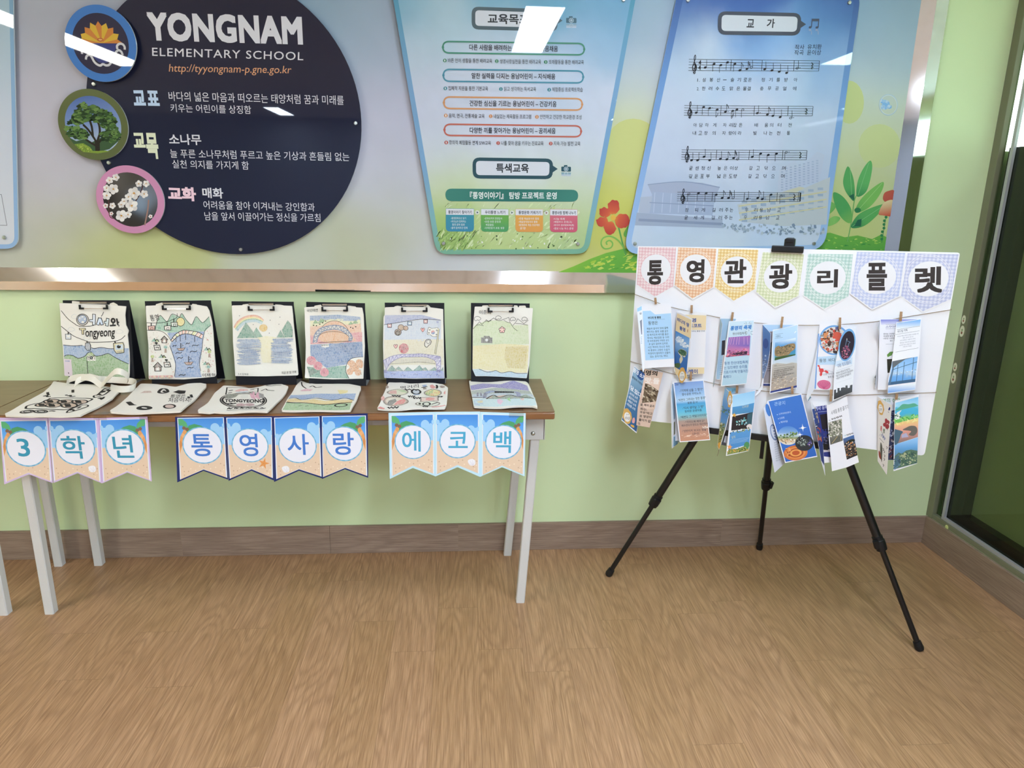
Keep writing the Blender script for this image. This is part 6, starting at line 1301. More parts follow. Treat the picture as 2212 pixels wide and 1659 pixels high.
# ------------------------------------------------------------------ strings and clothespins
def string(pts, label):
    S = bplane(.005).view(1300,500,2.4254); bm = bmesh.new()
    P = [S.pt(p) for p in smooth_path(pts, n=4)]; bm_tube([P[0]-BN*.018]+P+[P[-1]-BN*.018], .0011, 6, bm)
    o = obj('string', bm, M['twine'], smooth=True); tag(o, label, 'string', 'strings across the foam board')
string([(172,329),(285,370),(360,396),(610,450),(800,478),(1000,490),(1140,491),(1290,485),(1460,470),(1580,450),(1832,410)], 'brown string across the foam board just below the gingham pennants')
string([(150,680),(330,735),(560,790),(700,820),(830,834),(1000,850),(1260,858),(1550,850),(1752,844)], 'brown string across the lower half of the foam board')
def make_peg():
    t = thing('clothespin', (0, 0, 0), 'mini wooden clothespin', 'clothespin', 'mini clothespins on the strings')
    for s in (1, -1):
        bm = bmesh.new(); prof = [(-.5, 0), (.5, 0), (.5, .0016), (.16, .0032), (-.1, .0034), (-.5, .0018)]
        vs = []
        for x in (-.0034, .0034): vs.append([bm.verts.new((x, s*(d+.0002), z)) for z, d in prof])
        n = len(prof)
        for i in range(n): bm.faces.new((vs[0][i], vs[0][(i+1) % n], vs[1][(i+1) % n], vs[1][i]))
        bm.faces.new(vs[0][::-1]); bm.faces.new(vs[1]); obj('prong', bm, M['peg'], t, origin=(0, 0, 0))
    sp = bm_tube([(-.0042, .0022*cos(a), .05+.0022*sin(a)*10) for a in [k*.5 for k in range(13)]], .0005, 5)
    bm_tube([(.0042, .0022*cos(a), .05+.0022*sin(a)*10) for a in [k*.5 for k in range(13)]], .0005, 5, sp)
    obj('spring', sp, M['chrome'], t, origin=(0, 0, 0)); return t
peg0 = make_peg(); npeg = 0
def peg(vw, top, bot, label, off):
    global npeg
    S = bplane(off).view(*vw); a, b = S.pt(top), S.pt(bot)
    if npeg == 0: t = peg0
    else:
        t = peg0.copy(); COL.objects.link(t)
        for ch in list(peg0.children): c = ch.copy(); COL.objects.link(c); c.parent = t
    npeg += 1; t['label'] = label; L = (a-b).length; z = (a-b).normalized(); y = (-BN-z*(-BN).dot(z)).normalized(); x = y.cross(z)
    Mw = Matrix.Identity(4); o = (a+b)/2
    for i in range(3): Mw[i][0] = x[i]; Mw[i][1] = y[i]; Mw[i][2] = z[i]*L; Mw[i][3] = o[i]
    t.matrix_basis = Mw
A_, B_, C_, D_, E_, F_ = (1340,620,8.295), (1330,780,8.295), (1530,660,8.295), (1740,660,7.9), (1530,820,7.9), (1740,830,7.9)

# ------------------------------------------------------------------ the leaflets
def leaf(name, parent, vw, q, off, outline, art, th=.0005, bend=None, paper='#e2e3ea', back='#d9dbe2'):
    """one panel of a folded leaflet: q = TL, BL, TR corner readings, off = their distances in front of the board"""
    P = [bplane(o).view(*vw).pt(p) for p, o in zip(q, off)]
    S = Sheet.by3(P[0], P[1], P[2]).view(*vw)
    S.slab(outline, th, paper, '#e8e8ee', back); S.up(); art(S); return S.build(name, M['paper'], parent)
def leaflet(vw, pt, label, off=.03):
    return thing('leaflet', tuple(bplane(off).view(*vw).pt(pt)), label, 'leaflet', 'folded leaflets pegged to the foam board')
def none(S): pass
def inset(q, d): 
    cx = sum(p[0] for p in q)/len(q); cy = sum(p[1] for p in q)/len(q)
    return [(p[0]+(d if p[0] < cx else -d), p[1]+(d if p[1] < cy else -d)) for p in q]
def lines(S, n, a, b, dy, h, col, text=None, slope=0):
    for i in range(n): S.text(text[i % len(text)], (a[0], a[1]+i*dy), (b[0], b[1]+i*dy), h, col, 0, res=2)
def sticker(S, x, y, a, b, rot, name):
    S.up(); S.poly([(px+6*sin(i*1.9), py) for i, (px, py) in enumerate(ellpts(x, y, a, b, 18, rot))], '#cfa35a', True); S.up(); S.poly(ellpts(x, y+b*.12, a*.72, b*.62, 16, rot), '#e4e2de'); S.up()
    S.text('3-4', (x-a*.25, y-b*.12), (x+a*.3, y-b*.1), b*.2, '#4a4542', 0); S.text(name, (x-a*.55, y+b*.45), (x+a*.55, y+b*.48), b*.4, '#3a3634', 0)
# T1 ---- pale blue text leaflet
t = leaflet(A_, (640,300), 'leaflet with a pale blue text page, first in the upper row')
leaf('side_panel', t, A_, [(295,380),(405,1500),(390,330)], (.050,.050,.026), [(295,380),(388,335),(432,1465),(415,1525),(400,1510)], lambda S: (S.poly([(300,385),(382,340),(384,410),(306,445)], '#9cc6e8'), S.poly([(350,610),(385,580),(390,850),(375,850)], '#7f7f8c'), [S.line([(342+k*2,470+k*6),(380,460+k*6)], 5, '#3f424c') for k in range(0, 6, 2)], [S.line([(362+k,900+k*28),(392,890+k*28)], 5, '#7f96b4') for k in range(5)]))
def f(S):
    S.poly([(400,432),(540,425),(600,475),(625,492),(905,470),(962,1282),(450,1315)], '#a6cbec'); S.up()
    S.text('바다의 땅 통영', (496,575), (725,566), 44, '#2c2f3a', .035); S.line([(500,592),(800,576)], 3, '#5f7f9c'); S.text('통영은', (503,682), (672,672), 66, '#3a3f4c', .005)
    L = ['예술과 음식의 맛에 흠뻑','빠뜨리는 통영. 보물 같은','섬 욕지도와 바다를 품은','장사도 해상공원 등 수려','한 자연경관에 가득한 곳으','로 널리 알려져 있지만,','시인 백석이 지나간 자리','와 통영이 고향인 소설가','박경리의 발자취가 깃들어','있는 곳이기도 하다.']
    for i, s in enumerate(L): S.text(s, (476+i*3.2+(20 if i == 5 else 0)+(30 if i == 9 else 0), 768+i*55.5), (856+i*4.6-(20 if i == 5 else 0)-(40 if i == 9 else 0), 752+i*55.5), 40, '#2f3a52', .004, res=2)
leaf('front_panel', t, A_, [(385,310),(432,1462),(905,292)], (.026,.030,.026), [(385,310),(640,302),(905,290),(972,1430),(700,1440),(432,1462)], f)
peg(A_, (626,192), (636,306), 'mini clothespin holding the pale blue text leaflet', .030)
# T2 ---- beige cover with island photo
t = leaflet(A_, (1280,450), 'beige leaflet with an island photo on its open flap, second in the upper row')
def f(S):
    S.poly([(1055,490),(1540,510),(1532,770),(1045,770)], '#dcc9a4'); S.poly([(985,1440),(1505,1440),(1500,1555),(975,1555)], '#d9c8a4'); S.up()
    S.text('통영', (1180,628), (1357,632), 74, '#2f4f8f', .03); S.text('스탠다드코트', (1020,730), (1458,728), 72, '#2f4f8f', .035); S.text('동백이가 알려주는 통영 안내!', (1100,810), (1516,800), 26, '#3a3f4c', .01); S.text('동백이', (1150,1552), (1387,1552), 78, '#2f4f8f', .03)
leaf('back_panel', t, A_, [(1050,452),(970,1560),(1545,475)], (.012,.014,.016), smooth_path([(1012,440),(1150,432),(1290,440),(1420,455),(1545,470)], n=3)+[(1507,1555),(1250,1565),(970,1560)], f, paper='#dedde0')
def f(S):
    S.poly([(1018,470),(1278,590),(1262,925),(990,785)], '#dfcca6'); S.poly([(990,783),(1242,912),(1185,1560),(966,1425)], S.grad((1100,820),(1080,1500), [(0,'#4f86c6'),(.25,'#7fa8d6'),(.42,'#6f9ccc'),(.55,'#3f6fae'),(1,'#2f5fa4')], .01)); S.poly([(966,1425),(1190,1560),(1215,1655),(1000,1570)], '#dcc8a0'); S.up()
    S.scatter([(1000,870),(1080,900),(1200,1020),(1220,1080),(1100,1060),(1000,1000)], 40, 26, ['#dce4ee','#c9d6e6','#b9cbe0'], 3, .6); S.up()
    S.poly([(1040,1140),(1100,1110),(1175,1150),(1190,1200),(1150,1260),(1110,1230),(1120,1300),(1080,1370),(1060,1300),(1080,1240),(1045,1190)], '#c9c4ac', True); S.poly([(1035,1150),(1090,1115),(1170,1150),(1185,1200),(1140,1235),(1075,1200)], '#3f5f4c', True); S.poly([(970,1380),(1040,1360),(1075,1390),(1050,1450),(975,1425)], '#4a6240', True)
    S.up(); S.scatter([(1040,1140),(1170,1150),(1180,1230),(1075,1210)], 30, 12, ['#4f7050','#34523f','#5f8060'], 5)
    S.text('바다의 땅', (1020,612), (1232,728), 80, '#2f5596', .03, tl=(1024,540)); S.text('통영', (1062,768), (1165,808), 70, '#2f5596', .03, tl=(1064,696)); S.line([(1208,760),(1205,810)], 10, '#a8503f')
    sticker(S, 1108, 1580, 66, 140, .06, '소은결')
leaf('front_flap', t, A_, [(1012,446),(960,1495),(1290,575)], (.014,.016,.052), [(1012,446),(1080,462),(1170,505),(1290,572),(1252,1100),(1180,1690),(1150,1700),(1040,1620),(958,1490)], f)
peg(A_, (1278,325), (1276,466), 'mini clothespin holding the beige leaflet with the island photo', .018)
# T3 ---- festival leaflet
t = leaflet(C_, (440,260), 'pale blue festival leaflet with a purple fireworks photo, third in the upper row')
leaf('back_panel', t, C_, [(210,218),(135,1330),(825,248)], (.010,.012,.012), [(210,215),(520,225),(825,246),(700,1330),(135,1330)], lambda S: (S.poly([(222,235),(500,240),(300,640),(205,1320),(145,1320)], '#9cb9cf'), S.poly([(245,630),(305,620),(290,880),(235,890)], '#34323a'), [S.line([(215-k*2,980+k*36),(250,980+k*36)], 6, '#5f7f9a') for k in range(8)]))
leaf('side_panel', t, C_, [(212,225),(100,1440),(252,335)], (.010,.012,.030), [(212,222),(252,335),(205,700),(150,1150),(95,1470),(85,1430),(150,1000),(190,640)], lambda S: S.poly([(214,240),(245,335),(200,680),(190,640)], '#a9c6d8'), paper='#b9ccd8')
def f(S):
    S.poly([(385,292),(815,268),(682,1395),(245,1432)], S.grad((500,300),(480,1420), [(0,'#c0d6e4'),(.5,'#b0cbdd'),(1,'#a6c3d4')], .02)); S.up()
    for k in range(12): a = k*.52; S.line([(710+30*cos(a),350+26*sin(a)),(710+80*cos(a),350+66*sin(a))], 4, '#5f6472' if k % 3 else '#dfe6ea'); S.line([(730+30*cos(a),490+26*sin(a)),(730+80*cos(a),490+60*sin(a))], 5, '#6a6a6a' if k % 2 else '#e8e8e2')
    S.up(); S.text('통영의 축제', (392,450), (765,425), 92, '#2f78c0', .035, tl=(405,368)); S.text('한산대첩축제', (440,532), (682,515), 46, '#3a3f4c', .003)
    S.poly([(365,570),(755,540),(735,885),(325,925)], S.grad((560,550),(530,910), [(0,'#9a6fb0'),(.45,'#7a66b0'),(.62,'#c07aa8'),(1,'#8a5078')], .012)); S.up()
    for x in (400,430,470,520,560,640,700): S.line([(x,565),(x-15+(x-540)*.15,700)], 8, '#c79ac0')
    S.scatter([(335,800),(740,770),(730,880),(330,920)], 50, 22, ['#d97a8e','#c9606f','#5f3a54','#3f2a40','#e39aa8'], 4, .35, -.1); S.poly([(480,850),(700,815),(690,875),(500,890)], '#35283c')
    S.up(); 
    for i, (s, a, b) in enumerate((('통영 한산대첩축제',(290,1062),(710,1036)),('는 임진왜란 승리를',(283,1143),(700,1116)),('기르기위해 만들어진',(276,1226),(716,1196)),('축제다',(270,1308),(416,1296)))): S.text(s, a, b, 54, '#4a6a9a', .0, res=2)
leaf('front_panel', t, C_, [(372,280),(225,1450),(825,258)], (.030,.036,.030), [(372,280),(825,256),(690,1405),(222,1450)], f)
peg(C_, (440,120), (420,272), 'mini clothespin holding the festival leaflet', .022)
# T4 ---- rock photo
t = leaflet(C_, (1320,390), 'leaflet with a coastal rock photo over a sandy page, fourth in the upper row')
leaf('back_panel', t, C_, [(980,328),(985,1440),(1610,335)], (.010,.012,.012), [(978,325),(1300,312),(1612,335),(1590,1450),(985,1440)], lambda S: (S.poly([(990,345),(1600,348),(1595,430),(1000,470)], '#aecbe6'), S.poly([(1090,470),(1160,460),(1110,1390),(990,1390)], '#8f8a92'), S.poly([(1100,690),(1145,640),(1120,860),(1080,860)], '#2f3036'), S.poly([(985,1400),(1112,1402),(1108,1440),(985,1438)], '#2f3a72'), [S.line([(1060,1010+k*40),(1115,1008+k*40)], 8, '#45424a') for k in range(5)]))
def f(S):
    S.poly([(978,345),(1116,500),(1105,800),(1060,1080),(990,1310),(968,1300)], S.grad((1040,400),(1000,1300), [(0,'#5f86c0'),(.4,'#4a6aa8'),(1,'#7f97bf')], .012)); S.up(); S.ell(1030,680,48,90,'#3f5590'); S.scatter([(975,900),(1080,880),(1000,1250),(970,1250)], 20, 14, ['#a9bcd8','#dce4ee','#5f6f90'], 3)
leaf('side_panel', t, C_, [(976,342),(968,1325),(1120,500)], (.012,.014,.034), [(976,340),(1120,500),(1108,820),(1062,1090),(990,1320),(965,1325)], f)
leaf('curled_corner', t, C_, [(985,1395),(850,1600),(1000,1330)], (.016,.030,.014), [(990,1320),(968,1330),(940,1460),(850,1580),(838,1620),(890,1590),(975,1480)], lambda S: S.scatter([(970,1360),(940,1470),(860,1590),(960,1470)], 14, 12, ['#6f6f78','#8f8a86'], 3), paper='#a9aab0')
def f(S):
    S.poly([(1162,452),(1598,350),(1590,1030),(1145,1070)], S.grad((1380,400),(1370,1060), [(0,'#b3d2ec'),(.7,'#a3c0e0'),(1,'#c3cbd0')], .02)); S.poly([(1145,1060),(1230,1030),(1400,1045),(1500,1020),(1590,1030),(1582,1440),(1120,1540)], S.grad((1380,1040),(1350,1530), [(0,'#b4b0a8'),(.5,'#a39c96'),(1,'#a8988a')], .02)); S.up()
    S.scatter([(1140,1300),(1585,1220),(1582,1430),(1125,1530)], 80, 18, ['#b9a892','#c9bda8','#8f7f70','#d6cdbc'], 4, .35, -.2)
    S.poly([(1114,1535),(1586,1430),(1585,1465),(1110,1568)], '#32407f'); S.line([(1200,520),(1338,500)], 4, '#4a5f80'); S.line([(1192,592),(1335,568)], 4, '#4a5f80'); S.text('스탠포드', (1205,574), (1300,560), 36, '#3f5f8a', .01)
    S.poly([(1545,480),(1575,452),(1572,470),(1540,500)], '#e8eef2')
    S.poly([(1197,660),(1570,575),(1563,885),(1185,985)], S.grad((1380,610),(1375,940), [(0,'#cfdfec'),(.2,'#6a9ed0'),(.6,'#3f86b8'),(1,'#4f9aa4')], .012)); S.up()
    S.poly([(1195,770),(1260,720),(1310,740),(1440,690),(1540,680),(1560,740),(1540,790),(1480,830),(1440,880),(1300,910),(1200,900)], '#8f7a5a', True); S.up(); S.scatter([(1210,770),(1300,750),(1440,700),(1540,700),(1540,770),(1440,860),(1300,890),(1210,880)], 80, 16, ['#a58a68','#6f6450','#54523f','#b99c78','#4a5240'], 7, .5); S.poly([(1190,960),(1200,930),(1350,900),(1560,870),(1560,890),(1190,985)], '#3f5a34')
    S.up(); S.line([(1180,1088),(1540,1042)], 3, '#54504c'); S.line([(1180,1130),(1540,1082)], 4, '#54504c'); S.text('위치', (1185,1090), (1225,1084), 24, '#5a5650', 0)
    for i, (a, b) in enumerate(((1180,1545),(1175,1515),(1170,1410),(1180,1540),(1178,1345))): S.text(['미국대통령이 다녀간 통영의 자랑인 곳으로','바다 풍경이 매우 아름다워 많은 관광객','들이 찾아오는 명소입니다','통영의 바다와 섬들을 한눈에 볼수있고','사진 찍기 좋다'][i], (a, 1185+i*34), (b, 1185+i*34-(b-a)*.19), 24, '#33302e', .012, res=2)
leaf('front_panel', t, C_, [(1155,438),(1105,1580),(1605,335)], (.034,.038,.020), [(1155,437),(1380,395),(1500,362),(1607,333),(1586,1480),(1300,1545),(1100,1585)], f)
peg(C_, (1332,200), (1306,398), 'mini clothespin holding the coastal rock leaflet', .034)
# T5 ---- seafood leaflet
t = leaflet(D_, (590,400), 'white leaflet with a round seafood photo, red lobster and pink shell')
def f(S):
    S.poly([(195,880),(560,850),(560,1010),(190,1010)], '#b9d4ea'); S.poly([(215,480),(240,480),(200,960),(178,1420),(150,1420),(180,960)], '#6f9cd6'); S.up()
    S.ell(490,590,258,255,'#6fa3d8',n=40); S.up(); S.ell(490,592,228,226,'#d9d5d2',n=40); S.up()
    S.scatter(ellpts(480,600,215,212,20), 150, 34, ['#5f3f38','#3a2a2a','#b9694f','#d08a5c','#cf4f44','#8f8a88','#c9c4be','#7a4a3c'], 6, .55); S.up(); S.poly([(470,480),(520,450),(600,470),(620,560),(580,600),(500,560)], '#c95a48', True); S.poly([(310,520),(370,450),(395,460),(340,560)], '#cf8a5c', True); S.poly([(510,365),(560,360),(565,410),(510,415)], '#5f5f86')
    S.text('통영  바다', (240,972), (510,955), 62, '#3a4252', 0)
    c = '#cf4a4c'; S.poly([(225,1030),(255,1070),(290,1130),(260,1150),(235,1090)], c, True); S.ell(275,1110,34,40,c,.6); S.ell(265,1170,22,34,c,.2); S.ell(360,1130,36,20,c,.6); S.line([(290,1120),(350,1120)], 14, c); S.ell(225,1030,22,14,c,.4)
    for k in range(4): S.line([(245,1070+k*14),(222,1082+k*14)], 4, c); S.line([(300,1075),(480,1140)], 3, '#6f7f96')
    S.text('신선한 먹거리 수산', (300,1192), (520,1175), 34, '#4a5262', 0); S.text('통영 밥상', (385,1240), (520,1225), 38, '#4a5262', 0)
    S.poly([(200,1330),(230,1290),(290,1270),(350,1275),(410,1300),(430,1350),(415,1400),(370,1430),(300,1425),(240,1405),(210,1370)], '#cf6f92', True); S.up()
    for k in range(7): S.line([(315,1420),(215+k*34,1320-abs(3-k)*-6-20)], 6, '#b9547c')
leaf('back_panel', t, D_, [(238,325),(150,1440),(870,372)], (.010,.012,.014), [(238,320),(480,312),(700,330),(872,372),(820,1450),(150,1440)], f)
leaf('side_panel', t, D_, [(238,470),(25,1590),(200,560)], (.014,.046,.020), [(240,460),(215,620),(182,970),(150,1420),(30,1628),(12,1560),(130,1010),(185,800)], lambda S: (S.poly([(215,620),(182,970),(110,1420),(40,1560),(60,1400),(140,1010)], '#b4d0e4'), [S.line([(90+k*9,1330-k*42),(112+k*10,1322-k*42)], 6, '#5f7f9c') for k in range(5)], S.text('배', (30,1600), (70,1540), 50, '#2f6f8a', .03)))
def f(S):
    S.poly([(520,950),(800,880),(795,1000),(500,1040)], '#c6d8ea'); S.up()
    S.poly(ellpts(708,672,140,280,36,.18), '#6fa3d4'); S.up(); S.poly(ellpts(708,678,118,246,36,.2), '#2a2430'); S.up()
    S.scatter(ellpts(690,800,80,120,14,.2), 50, 16, ['#5f3a54','#8a5068','#3f2f4a','#c9788a','#45304a'], 8); S.line([(705,570),(690,640),(665,760),(660,840)], 6, '#7f9cb8', True); S.line([(700,600),(760,625),(735,660),(720,840)], 6, '#7f9cb8', True); S.line([(705,560),(708,590)], 9, '#c9c9c4')
    S.text('디피랑 - 빛으로 물들이다', (555,1065), (785,990), 66, '#3f5286', .004); S.line([(530,1115),(800,1020)], 3, '#9cb0c4')
    for i, s in enumerate(('통영에서 아름다운 밤 관람 피는','예술가와 함께 여러가지 등을공원에서','아름답게 벽화들이 살아숨쉽니다')): S.text(s, (528,1175+i*46), ((765,815,780)[i], (1095,1115,1165)[i]+i*6), 36, '#4a4a58', 0, res=2)
    S.line([(520,1325),(790,1235)], 3, '#c3ccd4'); S.up()
    S.poly([(487,1440),(520,1430),(520,1490),(545,1480),(545,1410),(580,1405),(582,1450),(600,1450),(605,1405),(640,1395),(680,1400),(682,1365),(715,1360),(720,1410),(755,1400),(760,1360),(800,1350),(795,1475),(482,1605)], S.grad((640,1360),(640,1600), [(0,'#54595e'),(1,'#2a2c30')], .015))
leaf('front_panel', t, D_, [(640,470),(465,1620),(860,380)], (.030,.040,.018), [(625,490),(740,400),(865,372),(862,700),(800,1480),(465,1628),(492,1100),(540,830),(595,620)], f, paper='#dfe3ea')
peg(D_, (590,205), (585,402), 'mini clothespin holding the round seafood leaflet', .020)
# T6 ---- cafe leaflet
t = leaflet(D_, (1620,255), 'white leaflet with a glass-walled cafe photo, right end of the upper row')
def f(S):
    S.poly([(1285,240),(1900,235),(1895,300),(1290,330)], S.grad((1550,240),(1550,330), [(0,'#7f84cc'),(1,'#dcdee8')], .01)); S.up(); S.line([(1370,325),(1560,318)], 3, '#3f4666'); S.line([(1370,400),(1560,392)], 3, '#3f4666'); S.text('스카이라인', (1365,385), (1600,375), 42, '#3f4a86', .006, tl=(1375,342))
    for i, s in enumerate(('루지는 다양한 레일을','무양한 탈인 베 바퀴','1번만 3번만 타시','는 방법')): S.text(s, (1330+(110 if i == 3 else 0), 500+i*38), (1610, 492+i*38), 28, '#33364a', .01, res=2)
    S.line([(1370,660),(1560,655)], 3, '#3f4666'); S.poly([(1390,840),(1440,790),(1500,785),(1470,850),(1400,880)], '#5f8a45'); S.poly([(1390,915),(1520,910),(1500,1140),(1400,1150)], '#2f2f26')
leaf('back_panel', t, D_, [(1270,240),(1190,1430),(1975,215)], (.010,.014,.012), [(1268,238),(1980,212),(1890,1440),(1230,1440)], f)
def f(S):
    S.poly([(1268,250),(1222,370),(1255,440),(1300,460),(1282,300)], S.grad((1260,250),(1250,450), [(0,'#8f96d8'),(1,'#c3cbe8')], .01)); S.poly([(1252,450),(1350,620),(1392,900),(1395,1350),(1200,1350),(1240,800)], S.grad((1300,480),(1290,1380), [(0,'#3f5f9c'),(.35,'#7f95b4'),(.5,'#4a6490'),(1,'#33465f')], .015)); S.poly([(1195,1190),(1395,1200),(1396,1400),(1187,1360)], '#4a5a44'); S.up()
    S.scatter([(1190,1210),(1390,1220),(1390,1390),(1190,1350)], 40, 16, ['#5f6f4a','#3a4a36','#7a7a52'], 3); S.scatter([(1260,560),(1330,620),(1380,850),(1340,860)], 22, 18, ['#b9c6d6','#dce3ea','#9cb0c8'], 5)
    S.up(); S.ring(1292,890,40,160,7,'#e0e4ea',-.06); S.text('통영', (1275,880), (1285,760), 40, '#20242e', .03, tl=(1240,870)); S.text('여행', (1275,1040), (1320,930), 30, '#dfe3ea', .01, tl=(1250,1020)); S.line([(1230,1090),(1350,1180)], 4, '#8f9cb0')
    sticker(S, 1335, 1390, 82, 165, -.12, '강윤솔')
leaf('side_panel', t, D_, [(1270,245),(1185,1420),(1250,430)], (.012,.014,.028), [(1270,243),(1220,370),(1245,440),(1238,800),(1182,1420),(1290,1510),(1388,1575),(1396,900),(1352,620),(1256,435),(1284,300)], f)
def f(S):
    S.poly([(1555,300),(1965,238),(1955,345),(1550,410)], S.grad((1760,260),(1750,390), [(0,'#6fa8e0'),(1,'#dfe5ee')], .01)); S.poly([(1412,1395),(1880,1320),(1868,1432),(1405,1492)], S.grad((1640,1340),(1630,1480), [(0,'#dfe5ee'),(1,'#6f9fdc')], .01)); S.up()
    for a, b in (((1560,412),(1952,350)),((1535,495),(1945,430)),((1535,795),(1925,722))): S.line([a, b], 4, '#5f6470')
    S.text('바다앞 카페', (1575,468), (1740,440), 46, '#4a5468', .004)
    for i, (a, b, w) in enumerate(((1570,540,360),(1660,565,180),(1612,610,270),(1610,652,270),(1600,692,280),(1660,718,150))): S.text(['바다앞 카페는 통영의 유명한 오션뷰를 가진','예쁜 1층까지 있는 뷰','소파 함께앉는 시설이고 다육도','재미있는 카페 만에 넓은 통영도','소중하게 만든다 여행 최고의 포토존','그때 되어 맛있음'][i], (a, b), (a+w, b-w*.14), 22, '#7f8490', 0, res=2)
    S.poly([(1480,955),(1915,870),(1872,1300),(1408,1362)], S.grad((1700,900),(1650,1340), [(0,'#7fb0e0'),(.5,'#9cc4ea'),(.62,'#b4c8d8'),(.66,'#6fa6dc'),(1,'#5a96d4')], .01)); S.up()
    S.poly([(1482,952),(1850,878),(1700,920),(1600,985),(1480,1080)], '#5f666c'); S.poly([(1415,1310),(1875,1250),(1872,1302),(1408,1362)], '#3f5f80'); S.poly([(1480,1080),(1510,1060),(1450,1340),(1412,1358)], '#54708c')
    for a, b in (((1580,1010),(1545,1330)),((1688,960),(1650,1320)),((1845,885),(1812,1300)),((1485,1095),(1905,960))): S.line([a, b], 9, '#3f5a78')
    S.scatter([(1540,1150),(1890,1080),(1880,1130),(1540,1185)], 24, 10, ['#dce3ea','#c9b9a0','#8fa6bc'], 9, .5)
leaf('front_panel', t, D_, [(1550,290),(1400,1510),(1975,230)], (.026,.044,.014), [(1550,287),(1980,228),(1945,800),(1872,1442),(1620,1475),(1402,1508),(1412,1240),(1468,1010),(1495,800)], f)
peg(D_, (1634,105), (1620,262), 'mini clothespin holding the glass-walled cafe leaflet', .030)

# B1 ---- navy flap and oyster page
t = leaflet(B_, (480,150), 'leaflet with a navy lettered flap and a pink oyster page, lower row left end')
def f(S):
    S.poly([(440,290),(800,330),(700,860),(500,860)], '#d9c0b0'); S.up(); S.text('통영의', (415,245), (742,268), 86, '#26221f', .035, tl=(425,155)); S.text('맛.들', (520,395), (775,418), 105, '#e4dcd6', .03, tl=(535,285))
    S.poly([(530,395),(640,440),(770,535),(720,725),(470,750)], '#6a5a48'); S.up(); S.scatter([(535,410),(640,450),(765,540),(715,715),(480,735)], 60, 30, ['#8f806a','#b9ab94','#4a3c30','#a39380','#cfc4b0','#35291f'], 4, .35, .6)
    for i, (s, a, b) in enumerate((('굴, 복어 굴과',(440,800),(690,835)),('하는.',(440,880),(565,890)),('우유"라고',(432,935),(655,968)),('로 영양이',(425,1005),(637,1032)),('풀이가 값',(412,1070),(622,1105)),('다.',(396,1142),(445,1148)))): S.text(s, a, b, 48, '#2c2724', .02, res=2)
leaf('front_panel', t, B_, [(450,130),(380,1150),(850,205)], (.018,.020,.014), [(450,128),(850,205),(608,1192),(370,1150)], f, paper='#cdb4a4')
def f(S):
    S.poly([(335,100),(525,262),(372,1270),(112,1050)], S.grad((430,200),(240,1150), [(0,'#8fb0c8'),(.3,'#6f95b4'),(.5,'#4a789f'),(1,'#35618f')], .012)); S.up()
    S.poly([(375,175),(440,170),(525,245),(510,310),(460,345),(410,310),(370,240)], '#2f5590', True); S.poly([(420,560),(470,480),(500,470),(465,700),(420,690)], '#2f6088', True); S.up()
    S.text('통영 소개', (308,190), (515,345), 90, '#dfe4ea', .03, tl=(325,110)); S.text('통영에 이런맛이', (290,300), (498,465), 46, '#22303f', .02, tl=(297,258)); S.text('담.있다', (258,510), (445,668), 90, '#e2e6ea', .03, tl=(272,425))
    for i, s in enumerate(('- 먹거리 소개','- 즐길거리소개','- 체험지 소개','- 특산품 소개')): S.text(s, (232-i*16, 590+i*62), (385-i*14, 690+i*66), 46, '#e2e6ea', .015, tl=(240-i*16, 545+i*62), res=2)
    S.poly([(300,1040),(330,1010),(345,1060),(330,1110),(295,1100)], '#d9a09a', True); S.poly([(265,1140),(320,1150),(330,1190),(290,1180)], '#d9a850', True)
    sticker(S, 205, 985, 78, 140, -.15, '박서윤')
leaf('side_panel', t, B_, [(330,85),(105,1060),(530,250)], (.052,.058,.016), [(330,83),(532,250),(374,1297),(102,1062)], f)
